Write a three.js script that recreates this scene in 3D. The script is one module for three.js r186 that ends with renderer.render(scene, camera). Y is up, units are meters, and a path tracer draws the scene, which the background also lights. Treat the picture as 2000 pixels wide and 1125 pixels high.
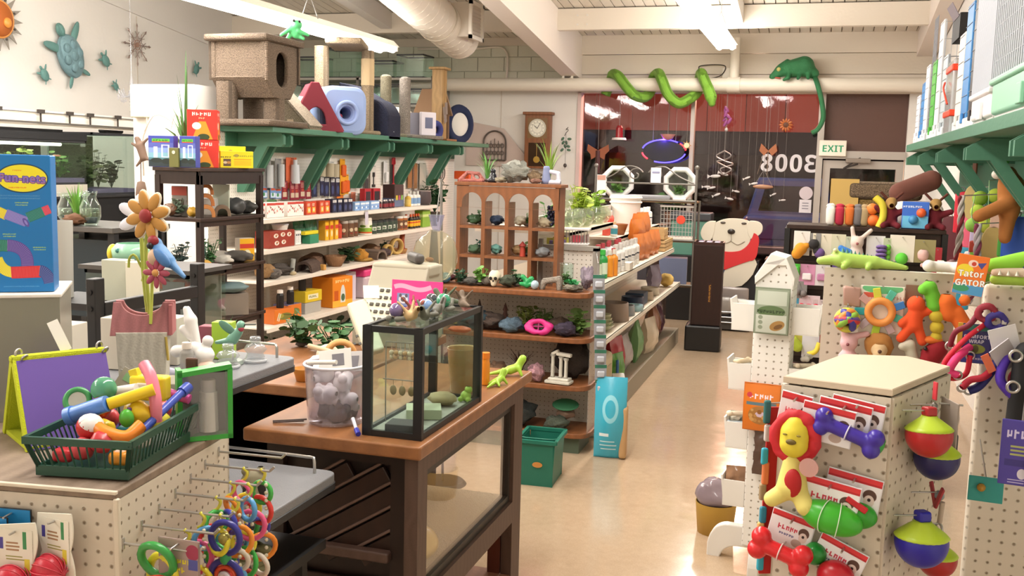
import * as THREE from 'three';
import { RoundedBoxGeometry } from 'three/addons/geometries/RoundedBoxGeometry.js';
import { mergeGeometries } from 'three/addons/utils/BufferGeometryUtils.js';
import { RectAreaLightUniformsLib } from 'three/addons/lights/RectAreaLightUniformsLib.js';
import { ImprovedNoise } from 'three/addons/math/ImprovedNoise.js';
import { FontLoader } from 'three/addons/loaders/FontLoader.js';
import { TextGeometry } from 'three/addons/geometries/TextGeometry.js';
import { MarchingCubes } from 'three/addons/objects/MarchingCubes.js';
const scene=new THREE.Scene();
const camera=new THREE.PerspectiveCamera(32.18,2000 / 1125,.05,120);
camera.position.set(0,1.85,0);
camera.rotation.set(-.1234,.2967,.02496,'YXZ');
scene.add(camera);
scene.background=new THREE.Color(0x0d0c14);
const renderer=new THREE.WebGLRenderer({antialias:true});
renderer.toneMapping=THREE.LinearToneMapping;
renderer.toneMappingExposure=1.06;
renderer.shadowMap.enabled=true;
RectAreaLightUniformsLib.init();
// ---------- helpers ----------
const{PI,sin,cos,abs,sqrt,atan2,hypot,max,min,floor}=Math;
let seed=4711;
const rnd=()=>(seed=(seed*16807)% 2147483647)/ 2147483647;
const rr=(a,b)=>a +(b - a)*rnd();
const pick=(a)=>a[floor(rnd()*a.length)];
const V=(x,y,z)=>new THREE.Vector3(x,y,z);
const noise=new ImprovedNoise();
function tex(w,h,fn,rep){ // printed matter and grain, drawn on a canvas
const c=document.createElement('canvas');c.width=w;c.height=h;
fn(c.getContext('2d'),w,h);
const t=new THREE.CanvasTexture(c);t.colorSpace=THREE.SRGBColorSpace;
if(rep)t.wrapS=t.wrapT=THREE.RepeatWrapping;
return t;
}
function data(n,fn,srgb){ // computed tile n x n
const d=new Uint8Array(n*n*4);
for(let y=0;y<n;y++)for(let x=0;x<n;x++){const c=fn(x / n,y / n);for(let k=0;k<3;k++)d[(y*n + x)*4 + k]=max(0,min(255,Array.isArray(c)?c[k]:c));d[(y*n + x)*4 + 3]=255;}
const t=new THREE.DataTexture(d,n,n);t.magFilter=THREE.LinearFilter;t.wrapS=t.wrapT=THREE.RepeatWrapping;t.needsUpdate=true;
if(srgb)t.colorSpace=THREE.SRGBColorSpace;
return t;
}
const tileNoise=(u,v,f,s)=>{const a=noise.noise(u*f,v*f,s),b=noise.noise((u - 1)*f,v*f,s),c=noise.noise(u*f,(v - 1)*f,s),d=noise.noise((u - 1)*f,(v - 1)*f,s);return(a*(1 - u)+ b*u)*(1 - v)+(c*(1 - u)+ d*u)*v;};
const cache=new Map();
function mat(color,rough=.6,o={}){
const key=color + '|' + rough + '|' + Object.keys(o).map((k)=>k +(o[k]&&o[k].uuid?o[k].uuid:o[k])).join();
if(cache.has(key))return cache.get(key);
const phys=['transmission','clearcoat','sheen','ior'].some((k)=>k in o);
const{metric,...p}=o;
const m=new(phys?THREE.MeshPhysicalMaterial:THREE.MeshStandardMaterial)({color,roughness:rough,...p});
if(metric)m.userData.metric=metric;
cache.set(key,m);return m;
}
// geometries
const E1=new THREE.Euler();
function put(g,x=0,y=0,z=0,rx=0,ry=0,rz=0){
if(rx||ry||rz)g.applyMatrix4(new THREE.Matrix4().makeRotationFromEuler(E1.set(rx,ry,rz,'YXZ')));
if(x||y||z)g.translate(x,y,z);
return g;
}
const bx=(w,h,d,...t)=>put(new THREE.BoxGeometry(w,h,d),...t); // box about its centre
const bb=(x0,x1,y0,y1,z0,z1)=>bx(x1 - x0,y1 - y0,abs(z1 - z0),(x0 + x1)/ 2,(y0 + y1)/ 2,(z0 + z1)/ 2);
const rb=(w,h,d,r,...t)=>put(new RoundedBoxGeometry(w,h,d,2,min(r,w / 2.01,h / 2.01,d / 2.01)),...t);
const cy=(r1,r2,h,seg=16,...t)=>put(new THREE.CylinderGeometry(r1,r2,h,seg),...t); // r1 on top
const sp=(r,sx=1,sy=1,sz=1,...t)=>put(new THREE.SphereGeometry(r,16,12).scale(sx,sy,sz),...t);
const ball=(r,x,y,z,n=10)=>put(new THREE.SphereGeometry(r,n,floor(n*.7)),x,y,z);
const to=(r,t,...p)=>put(new THREE.TorusGeometry(r,t,8,24),...p);
const la=(pts,seg=20,...t)=>put(new THREE.LatheGeometry(pts.map(([r,y])=>new THREE.Vector2(r,y)),seg),...t);
function rod(a,b,r,seg=8,r2=r){
const d=b.clone().sub(a),g=new THREE.CylinderGeometry(r2,r,d.length(),seg);
g.applyQuaternion(new THREE.Quaternion().setFromUnitVectors(V(0,1,0),d.normalize()));
return g.translate((a.x + b.x)/ 2,(a.y + b.y)/ 2,(a.z + b.z)/ 2);
}
const rd=(x0,y0,z0,x1,y1,z1,r,seg)=>rod(V(x0,y0,z0),V(x1,y1,z1),r,seg);
function tb(pts,r,seg=24,rad=6,closed=false){
return new THREE.TubeGeometry(new THREE.CatmullRomCurve3(pts.map((p)=>V(...p)),closed),seg,r,rad,closed);
}
function shp(pts){const s=new THREE.Shape();s.moveTo(...pts[0]);for(const p of pts.slice(1))p.length===4?s.quadraticCurveTo(...p):p.length===6?s.bezierCurveTo(...p):s.lineTo(...p);return s;}
function ex(pts,d,bev=0,holes=[],...t){ // outline in x, y; from z = -d/2 to d/2
const s=pts instanceof THREE.Path?pts:shp(pts);for(const h of holes)s.holes.push(h instanceof THREE.Path?h:shp(h));
const g=new THREE.ExtrudeGeometry(s,{depth:d - 2*bev,bevelEnabled:bev>0,bevelSize:bev,bevelThickness:bev,bevelSegments:2,curveSegments:10});
return put(g.translate(0,0,-d / 2 + bev),...t);
}
const circ=(r,cx=0,cyy=0,ry=r)=>{const s=new THREE.Shape();s.absellipse(cx,cyy,r,ry,0,PI*2);return s;};
function blob(r,amp=.2,f=2,s=rnd()*50,sx=1,sy=1,sz=1,det=3,...t){ // a lump with an uneven surface
const g=new THREE.IcosahedronGeometry(1,det),p=g.attributes.position;
for(let i=0;i<p.count;i++){const v=V(p.getX(i),p.getY(i),p.getZ(i)),k=r*(1 + amp*noise.noise(v.x*f + s,v.y*f + s,v.z*f));p.setXYZ(i,v.x*k*sx,v.y*k*sy,v.z*k*sz);}
const m=smooth(g);return put(m,...t);
}
function smooth(g){ // shared normals at equal positions
g.computeVertexNormals();const p=g.attributes.position,n=g.attributes.normal,acc=new Map();
const key=(i)=>p.getX(i).toFixed(4)+ ',' + p.getY(i).toFixed(4)+ ',' + p.getZ(i).toFixed(4);
for(let i=0;i<p.count;i++){const k=key(i),a=acc.get(k)||[0,0,0];a[0]+=n.getX(i);a[1]+=n.getY(i);a[2]+=n.getZ(i);acc.set(k,a);}
for(let i=0;i<p.count;i++){const a=acc.get(key(i)),l=hypot(...a)||1;n.setXYZ(i,a[0]/ l,a[1]/ l,a[2]/ l);}
return g;
}
function rough(g,amp,f,s=3){ // pushes a surface in and out, for carpet edges and stone
g=g.index?g.toNonIndexed():g;const p=g.attributes.position,n=g.attributes.normal;
for(let i=0;i<p.count;i++){const k=amp*noise.noise(p.getX(i)*f + s,p.getY(i)*f,p.getZ(i)*f);p.setXYZ(i,p.getX(i)+ n.getX(i)*k,p.getY(i)+ n.getY(i)*k,p.getZ(i)+ n.getZ(i)*k);}
return smooth(g);
}
function boxUV(g,s){
const p=g.attributes.position,n=g.attributes.normal,u=g.attributes.uv;
for(let i=0;i<p.count;i++){
const a=abs(n.getX(i)),b=abs(n.getY(i)),c=abs(n.getZ(i));
if(a>=b&&a>=c)u.setXY(i,p.getZ(i)*s,p.getY(i)*s);else if(b>=c)u.setXY(i,p.getX(i)*s,p.getZ(i)*s);else u.setXY(i,p.getX(i)*s,p.getY(i)*s);
}
}
function geo(gs,m){
gs=[].concat(gs).flat().map((g)=>{g=g.index?g.toNonIndexed():g;if(!g.attributes.uv)g.setAttribute('uv',new THREE.BufferAttribute(new Float32Array(g.attributes.position.count*2),2));for(const k of Object.keys(g.attributes))if(!['position','normal','uv'].includes(k))g.deleteAttribute(k);return g;});
const g=gs.length>1?mergeGeometries(gs):gs[0];
if(m&&m.userData.metric)boxUV(g,m.userData.metric);
return g;
}
const taken={};
const numbered=(n)=>(n in taken?n + '_' + String(++taken[n]).padStart(3,'0'):((taken[n]=0),n));
function part(parent,name,gs,m,label){
const o=new THREE.Mesh(gs.isBufferGeometry&&gs.userData.ready?gs:geo(gs,m),m);o.name=name;o.castShadow=o.receiveShadow=true;
if(label)o.userData.label=label;
parent.add(o);return o;
}
const ready=(g,m)=>{g=geo(g,m);g.userData.ready=true;return g;};
function thing(name,label,category,pos=[0,0,0],ry=0,group){
const o=new THREE.Group();o.name=numbered(name);o.position.set(...pos);o.rotation.y=ry;o.userData={label,category};
if(group)o.userData.group=group;
scene.add(o);return o;
}
const LIES=['rock','ornament','sponge','figurine','bark','shell','driftwood','dish','glass ornament','ring','pet bowl'];
function sit(g){g.computeBoundingBox();const y=g.boundingBox.min.y;if(abs(y)<.06)g.translate(0,.0006 - y,0);return g;}
function solo(name,label,category,gs,m,pos=[0,0,0],ry=0,group){
const o=part(scene,numbered(name),gs,m);if(LIES.includes(category))sit(o.geometry);o.position.set(...pos);o.rotation.y=ry;o.userData={label,category};
if(group)o.userData.group=group;
return o;
}
function st(name,gs,m){const o=part(scene,name,gs,m);o.userData.kind='structure';return o;}
function sg(name){const o=new THREE.Group();o.name=name;o.userData.kind='structure';scene.add(o);return o;}
function dup(o,pos,ry=o.rotation.y,label,group){
const c=o.clone();c.name=numbered(o.name.replace(/_\d{3}$/,''));c.position.set(...pos);c.rotation.y=ry;c.userData={...o.userData};
if(label)c.userData.label=label;if(group)c.userData.group=group;
scene.add(c);return c;
}
// ---------- grain and shared materials ----------
const tCarpet=data(128,(u,v)=>150 + 105*(rnd()- .5)+ 40*tileNoise(u,v,18,2));
const tFloor=data(512,(u,v)=>{const n=tileNoise(u,v,6,1)*9 + tileNoise(u,v,40,5)*8 +(rnd()- .5)*12;return[181 + n,157 + n,130 + n];},true);
const tScuff=data(256,(u,v)=>96 + 40*tileNoise(u,v,5,3)+ 34*tileNoise(u,v,21,8));
const tWood=data(256,(u,v)=>{const w=sin((u*9 + tileNoise(u,v,3,4)*1.3)*PI*2)*8 + tileNoise(u*1,v,60,2)*14 +(rnd()- .5)*6;return[200 + w,200 + w*1.05,200 + w*1.1];},true);
const tPlaster=data(256,(u,v)=>128 + 50*tileNoise(u,v,8,1)+ 60*tileNoise(u,v,36,2));
const carpet=(c)=>mat(c,1,{bumpMap:tCarpet,bumpScale:.02,map:tCarpetC,metric:4.5,sheen:.3});
const tCarpetC=data(128,(u,v)=>{const n=190 + 120*(rnd()- .5)+ 70*tileNoise(u,v,30,2);return[n,n,n];},true);
const wood=(c,r=.45)=>mat(c,r,{map:tWood,metric:1.7});
const WHITE=mat(0xe9e4da,.55),CREAM=mat(0xd9cfbd,.55),GREEN=mat(0x46775f,.5,{bumpMap:tPlaster,bumpScale:.002,metric:2}),BLACK=mat(0x141314,.45),STEEL=mat(0xb9b7b4,.3,{metalness:.9}),WIRE=mat(0x9a9894,.35,{metalness:.8});
const PAINT=mat(0xe4e0da,.65,{bumpMap:tPlaster,bumpScale:.003,metric:.8});
const GLASS=mat(0xffffff,.02,{transmission:1,thickness:0,ior:1.5});
const CLEAR=mat(0xf4f4f4,.12,{transmission:.92,thickness:0,ior:1.45});
const GLASSG=mat(0xf4fbf8,.03,{transmission:1,thickness:0,ior:1.5});
// ---------- lamps ----------
const LUM=30;
const TUBE=mat(0xffffff,.4,{emissive:0xfff8ef,emissiveIntensity:7});
function fixture(label,x,y,z0,z1,hang){
const L=abs(z1 - z0),t=thing('fluorescent_light',label,'light',[x,y,(z0 + z1)/ 2]);
part(t,'housing',[ex([[-.14,0],[.14,0],[.07,.07],[-.07,.07]],L,0,[],0,.014,0)],WHITE);
for(const s of[-1,1])part(t,'lamp_tube',cy(.036,.036,L - .06,10,s*.075,-.012,0,PI / 2),TUBE);
for(const s of[-1,1])part(t,'end_cap',bx(.24,.06,.02,0,.0,s*(L / 2 - .01)),WHITE);
for(const f of hang){const zz=f*L / 2,top=3.56 + .125*((z0 + z1)/ 2 + zz + 13.5)- y;const c=part(t,'chain',[rd(0,.3,zz,0,top,zz,.004,5),rd(-.09,.07,zz,0,.3,zz,.004,5),rd(.09,.07,zz,0,.3,zz,.004,5)],WIRE);}
const n=max(1,Math.round(L / 2.6));
for(let i=0;i<n;i++){
const a=new THREE.RectAreaLight(0xfffaf3,LUM,.24,L / n - .06);a.name='light_source';a.position.set(0,-.052,-L / 2 +(i + .5)*L / n);a.rotation.x=-PI / 2;a.castShadow=true;t.add(a);
for(const[w,x,yy,rx,ry,k]of[[.16,0,.095,PI / 2,0,.5],[.07,.165,.0,0,-PI / 2,1],[.07,-.165,.0,0,PI / 2,1]]){ // the bare tubes also shine up and to both sides
const b=new THREE.RectAreaLight(0xfffaf3,LUM*k,ry?L / n - .06:w,ry?w:L / n - .06);b.name='light_source';b.position.set(x,yy,-L / 2 +(i + .5)*L / n);b.rotation.set(rx,ry,0);b.castShadow=true;t.add(b);
}
}
return t;
}
fixture('white twin-tube fluorescent light hanging above the carpeted cat furniture',-4.6,3.06,-10.2,-5.2,[-.3,.3,.75]);
fixture('white twin-tube fluorescent light hanging above the aisle by the shop window',-1.2,3.32,-12.5,-7.5,[-.7,.2]);
fixture('white twin-tube fluorescent light over the wooden counter and endcap',-1.2,3.5,-6.3,-1.3,[-.7,.7]);
fixture('white twin-tube fluorescent light over the fish bowl bench',-4.6,3.5,-4.2,.8,[-.7,.7]);
fixture('white twin-tube fluorescent light hanging along the wall of turtles',-6.3,3.6,-7.4,-2.4,[-.7,.7]);
// ---------- room shell ----------
const XL=-7.75,XR=1.25,ZB=-13.5,ZF=1.6;
const ceilAt=(z)=>3.58 + .125*(z - ZB);
st('floor',bb(XL - .2,XR + .2,-.1,0,ZB - .2,ZF + .2),mat(0xffffff,.36,{map:tFloor,roughnessMap:tScuff,bumpMap:tPlaster,bumpScale:.0006,metric:.55}));
// left wall, with the long moulding that follows the roof slope
const wl=sg('wall_left');
part(wl,'wall_face',ex([[ZB - .2,0],[ZF + .2,0],[ZF + .2,ceilAt(ZF)+ .3],[ZB - .2,3.8]],.2,0,[],XL - .1,0,0,0,-PI / 2).scale(1,1,1),PAINT);
part(wl,'moulding',[bx(.03,.03,9,XL + .015,3.30 + .121*3.9,-7.7,-.1205)],PAINT);
part(wl,'panel_joint',bx(.006,2.3,.012,XL + .003,2.3,-10.1),mat(0xcfc6ba,.7));
st('wall_right',bb(XR,XR + .2,0,5.6,ZB - .2,ZF + .2),PAINT);
st('wall_front',bb(XL - .2,XR + .2,0,5.8,ZF,ZF + .2),PAINT);
// ceiling: boards laid up the slope with open joints, under a dark deck
const ce=sg('ceiling'),slope=Math.atan(.125),CL=(ZF - ZB + .4)/ cos(slope);
part(ce,'deck',bx(XR - XL + .5,.08,CL,(XL + XR)/ 2,ceilAt(-5.95)+ .075,-5.95,-slope),mat(0xd6cec1,.8));
const plankG=ready(bx(.113,.024,CL),PAINT),plankM=[mat(0xd9d1c4,.7),mat(0xd3cbbe,.7),mat(0xddd6ca,.7)];
for(let x=XL + .06,i=0;x<XR;x +=.125,i++){const o=part(ce,'plank',plankG,plankM[(i*7)% 3]);o.position.set(x,ceilAt(-5.95)+ .012,-5.95);o.rotation.x=-slope;}
const tr=sg('trim_1'); // purlins across, and the two beams down the slope
for(const[z,a,b]of[[-12.15,XL,-3.42],[-12.15,-3.2,XR],[-9.2,XL,-3.42],[-9.2,-3.2,XR],[-6.2,XL,-3.42],[-6.2,-3.2,XR],[-3.2,XL,-3.42],[-3.2,-3.2,XR],[-.2,XL,XR]]){
part(tr,'purlin',bb(a,b,ceilAt(z)- .26,ceilAt(z)- .008,z - .06,z + .06),mat(0xe6ddcf,.6,{bumpMap:tPlaster,bumpScale:.003,metric:1}));
}
const bm=(x0,x1,d0,d1,z0,z1,s)=>ex([[z0,ceilAt(z0)- d0],[z1,ceilAt(z1)- d1],[z1,ceilAt(z1)- .005],[z0,ceilAt(z0)- .005]],x1 - x0,0,[],(x0 + x1)/ 2,0,0,0,-PI / 2);
part(tr,'main_beam',bm(-3.42,-3.2,.58,.5,ZB,ZF),mat(0xe4d9cf,.55,{bumpMap:tPlaster,bumpScale:.003,metric:1}));
part(tr,'main_beam',bm(1.02,1.24,.3,.3,ZB,ZF),mat(0xe4d9cf,.55,{bumpMap:tPlaster,bumpScale:.003,metric:1}));
part(tr,'beam_shoe',[rb(.42,.07,.3,.01,-3.31,2.995 - .02,ZB + .15)],PAINT);
part(tr,'slim_beam',bm(-5.55,-5.4,.22,.22,-12.1,-2),PAINT);
part(tr,'slim_beam',bm(-1.06,-.98,.22,.22,-12.1,-2),PAINT);
part(tr,'bolt',[0,1,2,3].map((i)=>cy(.012,.012,.012,8,-2.95 + .12*(i % 2),3.66 - .11*floor(i / 2),-12.085,PI / 2)),PAINT);
// back wall: block courses over the white panel, timber header over the shop window
const wb=sg('wall_back');
part(wb,'wall_panel',bb(XL,-3.25,0,2.93,ZB - .2,ZB),PAINT);
part(wb,'wall_core',[bb(XL,-3.25,2.93,3.62,ZB - .2,ZB - .012)],mat(0xd0cfbe,.9));
const blockM=[mat(0xd8d7c6,.75,{bumpMap:tPlaster,bumpScale:.004,metric:3}),mat(0xd3d2c0,.75,{bumpMap:tPlaster,bumpScale:.004,metric:3})];
const blockG=ready(rb(.382,.187,.05,.006),blockM[0]);
for(let r=0;r<3;r++)for(let i=0;i<12;i++){const x=-3.35 - .39*i -(r % 2)*.195 - .19;if(x<XL + .2)continue;const o=part(wb,'wall_block',blockG,blockM[(i + r)% 2]);o.position.set(x,3.03 + r*.195,ZB - .018);}
part(wb,'panel_joint',[[-4.35],[-5.5]].map(([x])=>bx(.01,2.9,.006,x,1.45,ZB + .002)),mat(0xc9bfb3,.7));
part(wb,'header_board',bb(-3.25,XR,3.34,3.62,ZB - .2,ZB + .08),mat(0xddd2c2,.6,{bumpMap:tPlaster,bumpScale:.003,metric:1}));
part(wb,'header_board',bb(-3.25,XR,3.08,3.335,ZB - .2,ZB + .05),mat(0xd9cebd,.6,{bumpMap:tPlaster,bumpScale:.003,metric:1}));
part(wb,'header_board',bb(-3.25,XR,2.84,3.075,ZB - .2,ZB + .02),mat(0xdcd2c4,.6,{bumpMap:tPlaster,bumpScale:.003,metric:1}));
part(wb,'header_board',bb(XL,-3.43,3.475,3.66,ZB - .05,ZB + .03),mat(0xddd2c2,.6,{bumpMap:tPlaster,bumpScale:.003,metric:1}));
part(wb,'wall_panel',bb(.98,XR,0,2.84,ZB - .2,ZB),PAINT);
part(wb,'sill_wall',bb(-3.25,-.05,0,.32,ZB - .2,ZB),mat(0x6d5a50,.8));
// shop window: two panes in aluminium bars
const w1=sg('window_1'),ALU=mat(0xb6aea6,.4,{metalness:.5});
const WIN=mat(0xf3e9ea,.03,{transmission:1,thickness:0,ior:1.5,bumpMap:data(128,(u,v)=>128 + 90*tileNoise(u,v,3,9)),bumpScale:.02});
part(w1,'pane',bb(-3.2,-1.71,.32,2.84,ZB - .104,ZB - .1),WIN);
part(w1,'pane',bb(-1.66,-.09,.32,2.84,ZB - .104,ZB - .1),WIN);
part(w1,'frame',bb(-3.25,-3.2,.3,2.85,ZB - .14,ZB + .02),mat(0xdcc3bd,.6));
part(w1,'mullion',bb(-1.71,-1.66,.3,2.85,ZB - .14,ZB + .0),ALU);
part(w1,'mullion',bb(-.09,-.01,0,2.85,ZB - .14,ZB + .03),ALU);
part(w1,'sill',bb(-3.25,-.05,.3,.33,ZB - .14,ZB + .06),ALU);
// door with its closer, brown boarded light above
const d1=sg('door_1');
part(d1,'transom_panel',bb(-.01,.98,2.12,2.84,ZB - .14,ZB - .1),mat(0x5f4238,.35,{bumpMap:tPlaster,bumpScale:.004,metric:1.5}));
part(d1,'transom_bar',bb(-.01,.98,2.02,2.12,ZB - .14,ZB + .03),ALU);
part(d1,'door_frame',[bb(.0,.09,0,2.0,ZB - .11,ZB - .03),bb(.88,.97,0,2.0,ZB - .11,ZB - .03),bb(.09,.88,1.9,2.0,ZB - .11,ZB - .03),bb(.09,.88,0,.2,ZB - .11,ZB - .03)],ALU);
part(d1,'pane',bb(.09,.88,.2,1.9,ZB - .072,ZB - .068),WIN);
part(d1,'push_bar',[rd(.05,1.05,ZB + .05,.9,1.05,ZB + .05,.018),rd(.08,1.05,ZB + .05,.08,1.05,ZB - .05,.012),rd(.88,1.05,ZB + .05,.88,1.05,ZB - .05,.012)],STEEL);
const dc=part(d1,'door_closer',[rb(.3,.06,.06,.01,.42,2.0,ZB + .05)],mat(0x8e8378,.5,{metalness:.4}));
part(dc,'closer_arm',[rd(.42,1.96,ZB + .06,.25,1.9,ZB + .12,.012),rd(.25,1.9,ZB + .12,.45,2.04,ZB + .02,.01)],mat(0x3a3330,.5));
// pipes
const pc=mat(0xe2dacb,.5);
const PZ=ZB + .28;
const pp=thing('sprinkler_pipe','thick cream pipe running across the wall above the shop window','pipe');
part(pp,'pipe_run',put(new THREE.CylinderGeometry(.088,.088,6.85,20),-2.2,2.925,PZ,0,0,PI / 2),pc);
part(pp,'pipe_run',put(new THREE.CylinderGeometry(.06,.06,.62,16),-1.15,3.2,PZ),pc);
part(pp,'coupling',put(new THREE.CylinderGeometry(.1,.1,.16,20),-1.15,2.925,PZ,0,0,PI / 2),pc);
part(pp,'strap',[bx(.035,.012,.2,-3.3,3.02,ZB + .14),bx(.03,.32,.012,-3.27,3.1,ZB + .3),bx(.03,.32,.012,-3.39,3.08,ZB + .3)],pc);
solo('conduit','thin painted conduit bending down the block wall','conduit',tb([[-5.6,3.44,ZB + .05],[-4.7,3.44,ZB + .05],[-4.34,3.44,ZB + .05],[-4.27,3.36,ZB + .05],[-4.27,3.0,ZB + .05]],.016,40,8),pc);
solo('bracket_wire','dark bent wire hook fixed over the window between the two green reptiles','wire',[tb([[-1.62,2.98,ZB + .12],[-1.62,3.15,ZB + .12],[-1.62,3.17,ZB + .12],[-1.28,3.17,ZB + .12],[-1.33,3.06,ZB + .12],[-1.6,3.0,ZB + .12]],.007,60,5)],mat(0x3c342c,.6));
solo('junction_box','small painted junction box on the header over the window','box',rb(.1,.14,.06,.008,-1.27,3.09,ZB + .08),pc);
// duct
{
const A=V(-4.3,3.94,-8.0),B=V(-4.26,3.32,-11.55),t=thing('spiral_duct','large cream spiral air duct with a square side vent under the ceiling','duct');
const r=.235,Ln=A.distanceTo(B),q=new THREE.Quaternion().setFromUnitVectors(V(0,1,0),B.clone().sub(A).normalize()),mid=A.clone().add(B).multiplyScalar(.5);
const orient=(g)=>g.applyQuaternion(q).translate(mid.x,mid.y,mid.z);
part(t,'duct_tube',orient(new THREE.CylinderGeometry(r,r,Ln,36,1,true)),mat(0xe3d9cb,.45));
const hel=[];for(let i=0;i<=26*16;i++){const a=i / 16*PI*2;hel.push([cos(a)*r,-Ln / 2 + Ln*i /(26*16),sin(a)*r]);}
part(t,'seam',orient(tb(hel,.006,26*16,4)),mat(0xe3d9cb,.45));
part(t,'end_cap',orient(put(new THREE.SphereGeometry(r,28,10,0,PI*2,0,PI / 2).scale(1,.55,1),0,Ln / 2,0)),mat(0xe3d9cb,.45));
part(t,'strap',orient(to(r + .008,.008,0,Ln / 2 - .75,0,PI / 2)),mat(0xcbbfae,.5));
const vb=part(t,'vent_box',[bb(-4.25,-3.93,3.28,3.66,-11.35,-10.95)],mat(0xd6cbbd,.5));
part(vb,'vent_frame',[bb(-3.935,-3.9,3.26,3.3,-11.37,-10.93),bb(-3.935,-3.9,3.64,3.68,-11.37,-10.93),bb(-3.935,-3.9,3.26,3.68,-11.37,-11.33),bb(-3.935,-3.9,3.26,3.68,-10.97,-10.93)],mat(0xf0e8dc,.5));
part(vb,'louver',Array.from({length:9},(_,i)=>bx(.02,.003,.36,-3.93,3.32 + i*.04,-11.15,0,0,.6)),mat(0xcfc4b5,.5));
}
// outdoors, night: lot, long red fascia across it, parked pickup
st('ground',bb(-30,25,-.5,-.32,-60,ZB - .25),mat(0x2b2a2c,.9));
st('roof_canopy',bb(-7,3,3.5,3.62,-16.6,ZB - .21),mat(0x6a3a34,.8));
const fa=sg('exterior_wall');
for(let i=0;i<30;i++)part(fa,'board',bb(-14 + i*.7,-14 + i*.7 + .685,2.55,4.6,-19.1,-19),mat(i % 3?0x8a3f3a:0x7d3733,.8));
part(fa,'back_wall',bb(-20,16,-.35,2.5,-46,-45.8),mat(0x2c2226,.9));
// ---------- large fittings ----------
const tPegC=tex(64,64,(c)=>{c.fillStyle='#ffffff';c.fillRect(0,0,64,64);c.fillStyle='#9a8f80';c.beginPath();c.arc(32,32,6.5,0,7);c.fill();},true);
const tPegB=tex(64,64,(c)=>{c.fillStyle='#ffffff';c.fillRect(0,0,64,64);c.fillStyle='#000000';c.beginPath();c.arc(32,32,9,0,7);c.fill();},true);tPegB.colorSpace=THREE.NoColorSpace;
const peg=(c,m=33)=>mat(c,.6,{map:tPegC,bumpMap:tPegB,bumpScale:.003,metric:m});
const PEGC=peg(0xd3c9b9),PEGW=peg(0xe6e0d6);
const COUNTER=mat(0xb4784a,.38,{map:tWood,metric:1.3}),DARKWOOD=mat(0x33201a,.42,{map:tWood,metric:2}),DARKWOOD2=mat(0x40271d,.42,{map:tWood,metric:2}),OAK=mat(0xa8683c,.5,{map:tWood,metric:2}),GREYWOOD=mat(0x6d5347,.55,{map:tWood,metric:3});
const TANKRIM=mat(0x17181a,.4);
// partition with the green ledge, pegboard and four white shelves
const pa=sg('wall_partition');
part(pa,'wall_core',bb(-4.82,-4.7,0,2.06,-12.6,-6.95),PAINT);
part(pa,'column',bb(-5.42,-4.83,0,2.42,-7.4,-7.0),PAINT);
part(pa,'pegboard',bb(-4.7,-4.69,.1,2.05,-12.55,-6.95),PEGW);
{
const t=thing('ledge_shelf','green painted ledge on paired brackets carrying the cat furniture','shelf');
part(t,'shelf_board',rb(.62,.045,5.45,.005,-4.53,2.08,-9.88),GREEN);
part(t,'back_panel',bb(-4.69,-4.68,1.9,2.055,-12.55,-7.2),GREEN);
for(const z of[-7.45,-8.5,-9.55,-10.62,-11.65])for(const s of[-.06,.06]){
part(t,'bracket',[ex([[-4.69,2.055],[-4.27,2.055],[-4.25,2.03],[-4.25,1.965],[-4.27,1.945],[-4.69,1.945]],.035,0,[],0,0,z + s),ex([[-4.5,1.945],[-4.4,1.945],[-4.63,1.56],[-4.69,1.56],[-4.69,1.62]],.035,0,[],0,0,z + s)],GREEN);
}
const s1=thing('gondola_shelving','white metal shelf unit with four shelves under the green ledge','shelving');
for(const[y,z1,f]of[[1.36,-10.85,-4.25],[1.11,-10.9,-4.25],[.855,-10.1,-4.22],[.485,-10.2,-4.18]]){
part(s1,'shelf_board',[bb(-4.69,f - .01,y - .012,y,z1,-7.0),rb(.016,.036,-7.0 - z1,.004,f - .008,y - .018,(z1 - 7.0)/ 2)],mat(0xe8dfd2,.5));
}
part(s1,'base_plinth',bb(-4.69,-4.12,0,.16,-10.9,-7.0),mat(0x8a8074,.6));
for(const z of[-8.97,-7.83])part(s1,'upright',bb(-4.7,-4.66,.1,1.95,z - .03,z),WHITE);
}
// dark open-sided stand in front of the column
{
const t=thing('etagere','dark brown wooden open shelf stand with five tiers','shelving');
const x0=-4.36,x1=-4.0,z0=-6.64,z1=-5.84;
for(const x of[x0 + .02,x1 - .02])for(const z of[z0 + .02,z1 - .02])part(t,'post',bx(.04,1.72,.04,x,.86,z),DARKWOOD);
for(const y of[1.76,1.42,1.07,.69,.2])part(t,'shelf_board',[rb(x1 - x0 + .02,.025,z1 - z0 + .02,.004,(x0 + x1)/ 2,y,(z0 + z1)/ 2),bb(x1 - .03,x1 - .01,y - .05,y,z0,z1)],DARKWOOD2);
part(t,'top_rail',[bb(x0,x1,1.66,1.75,z1 - .03,z1 - .005),bb(x1 - .03,x1 - .005,1.66,1.75,z0,z1)],DARKWOOD);
}
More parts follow.
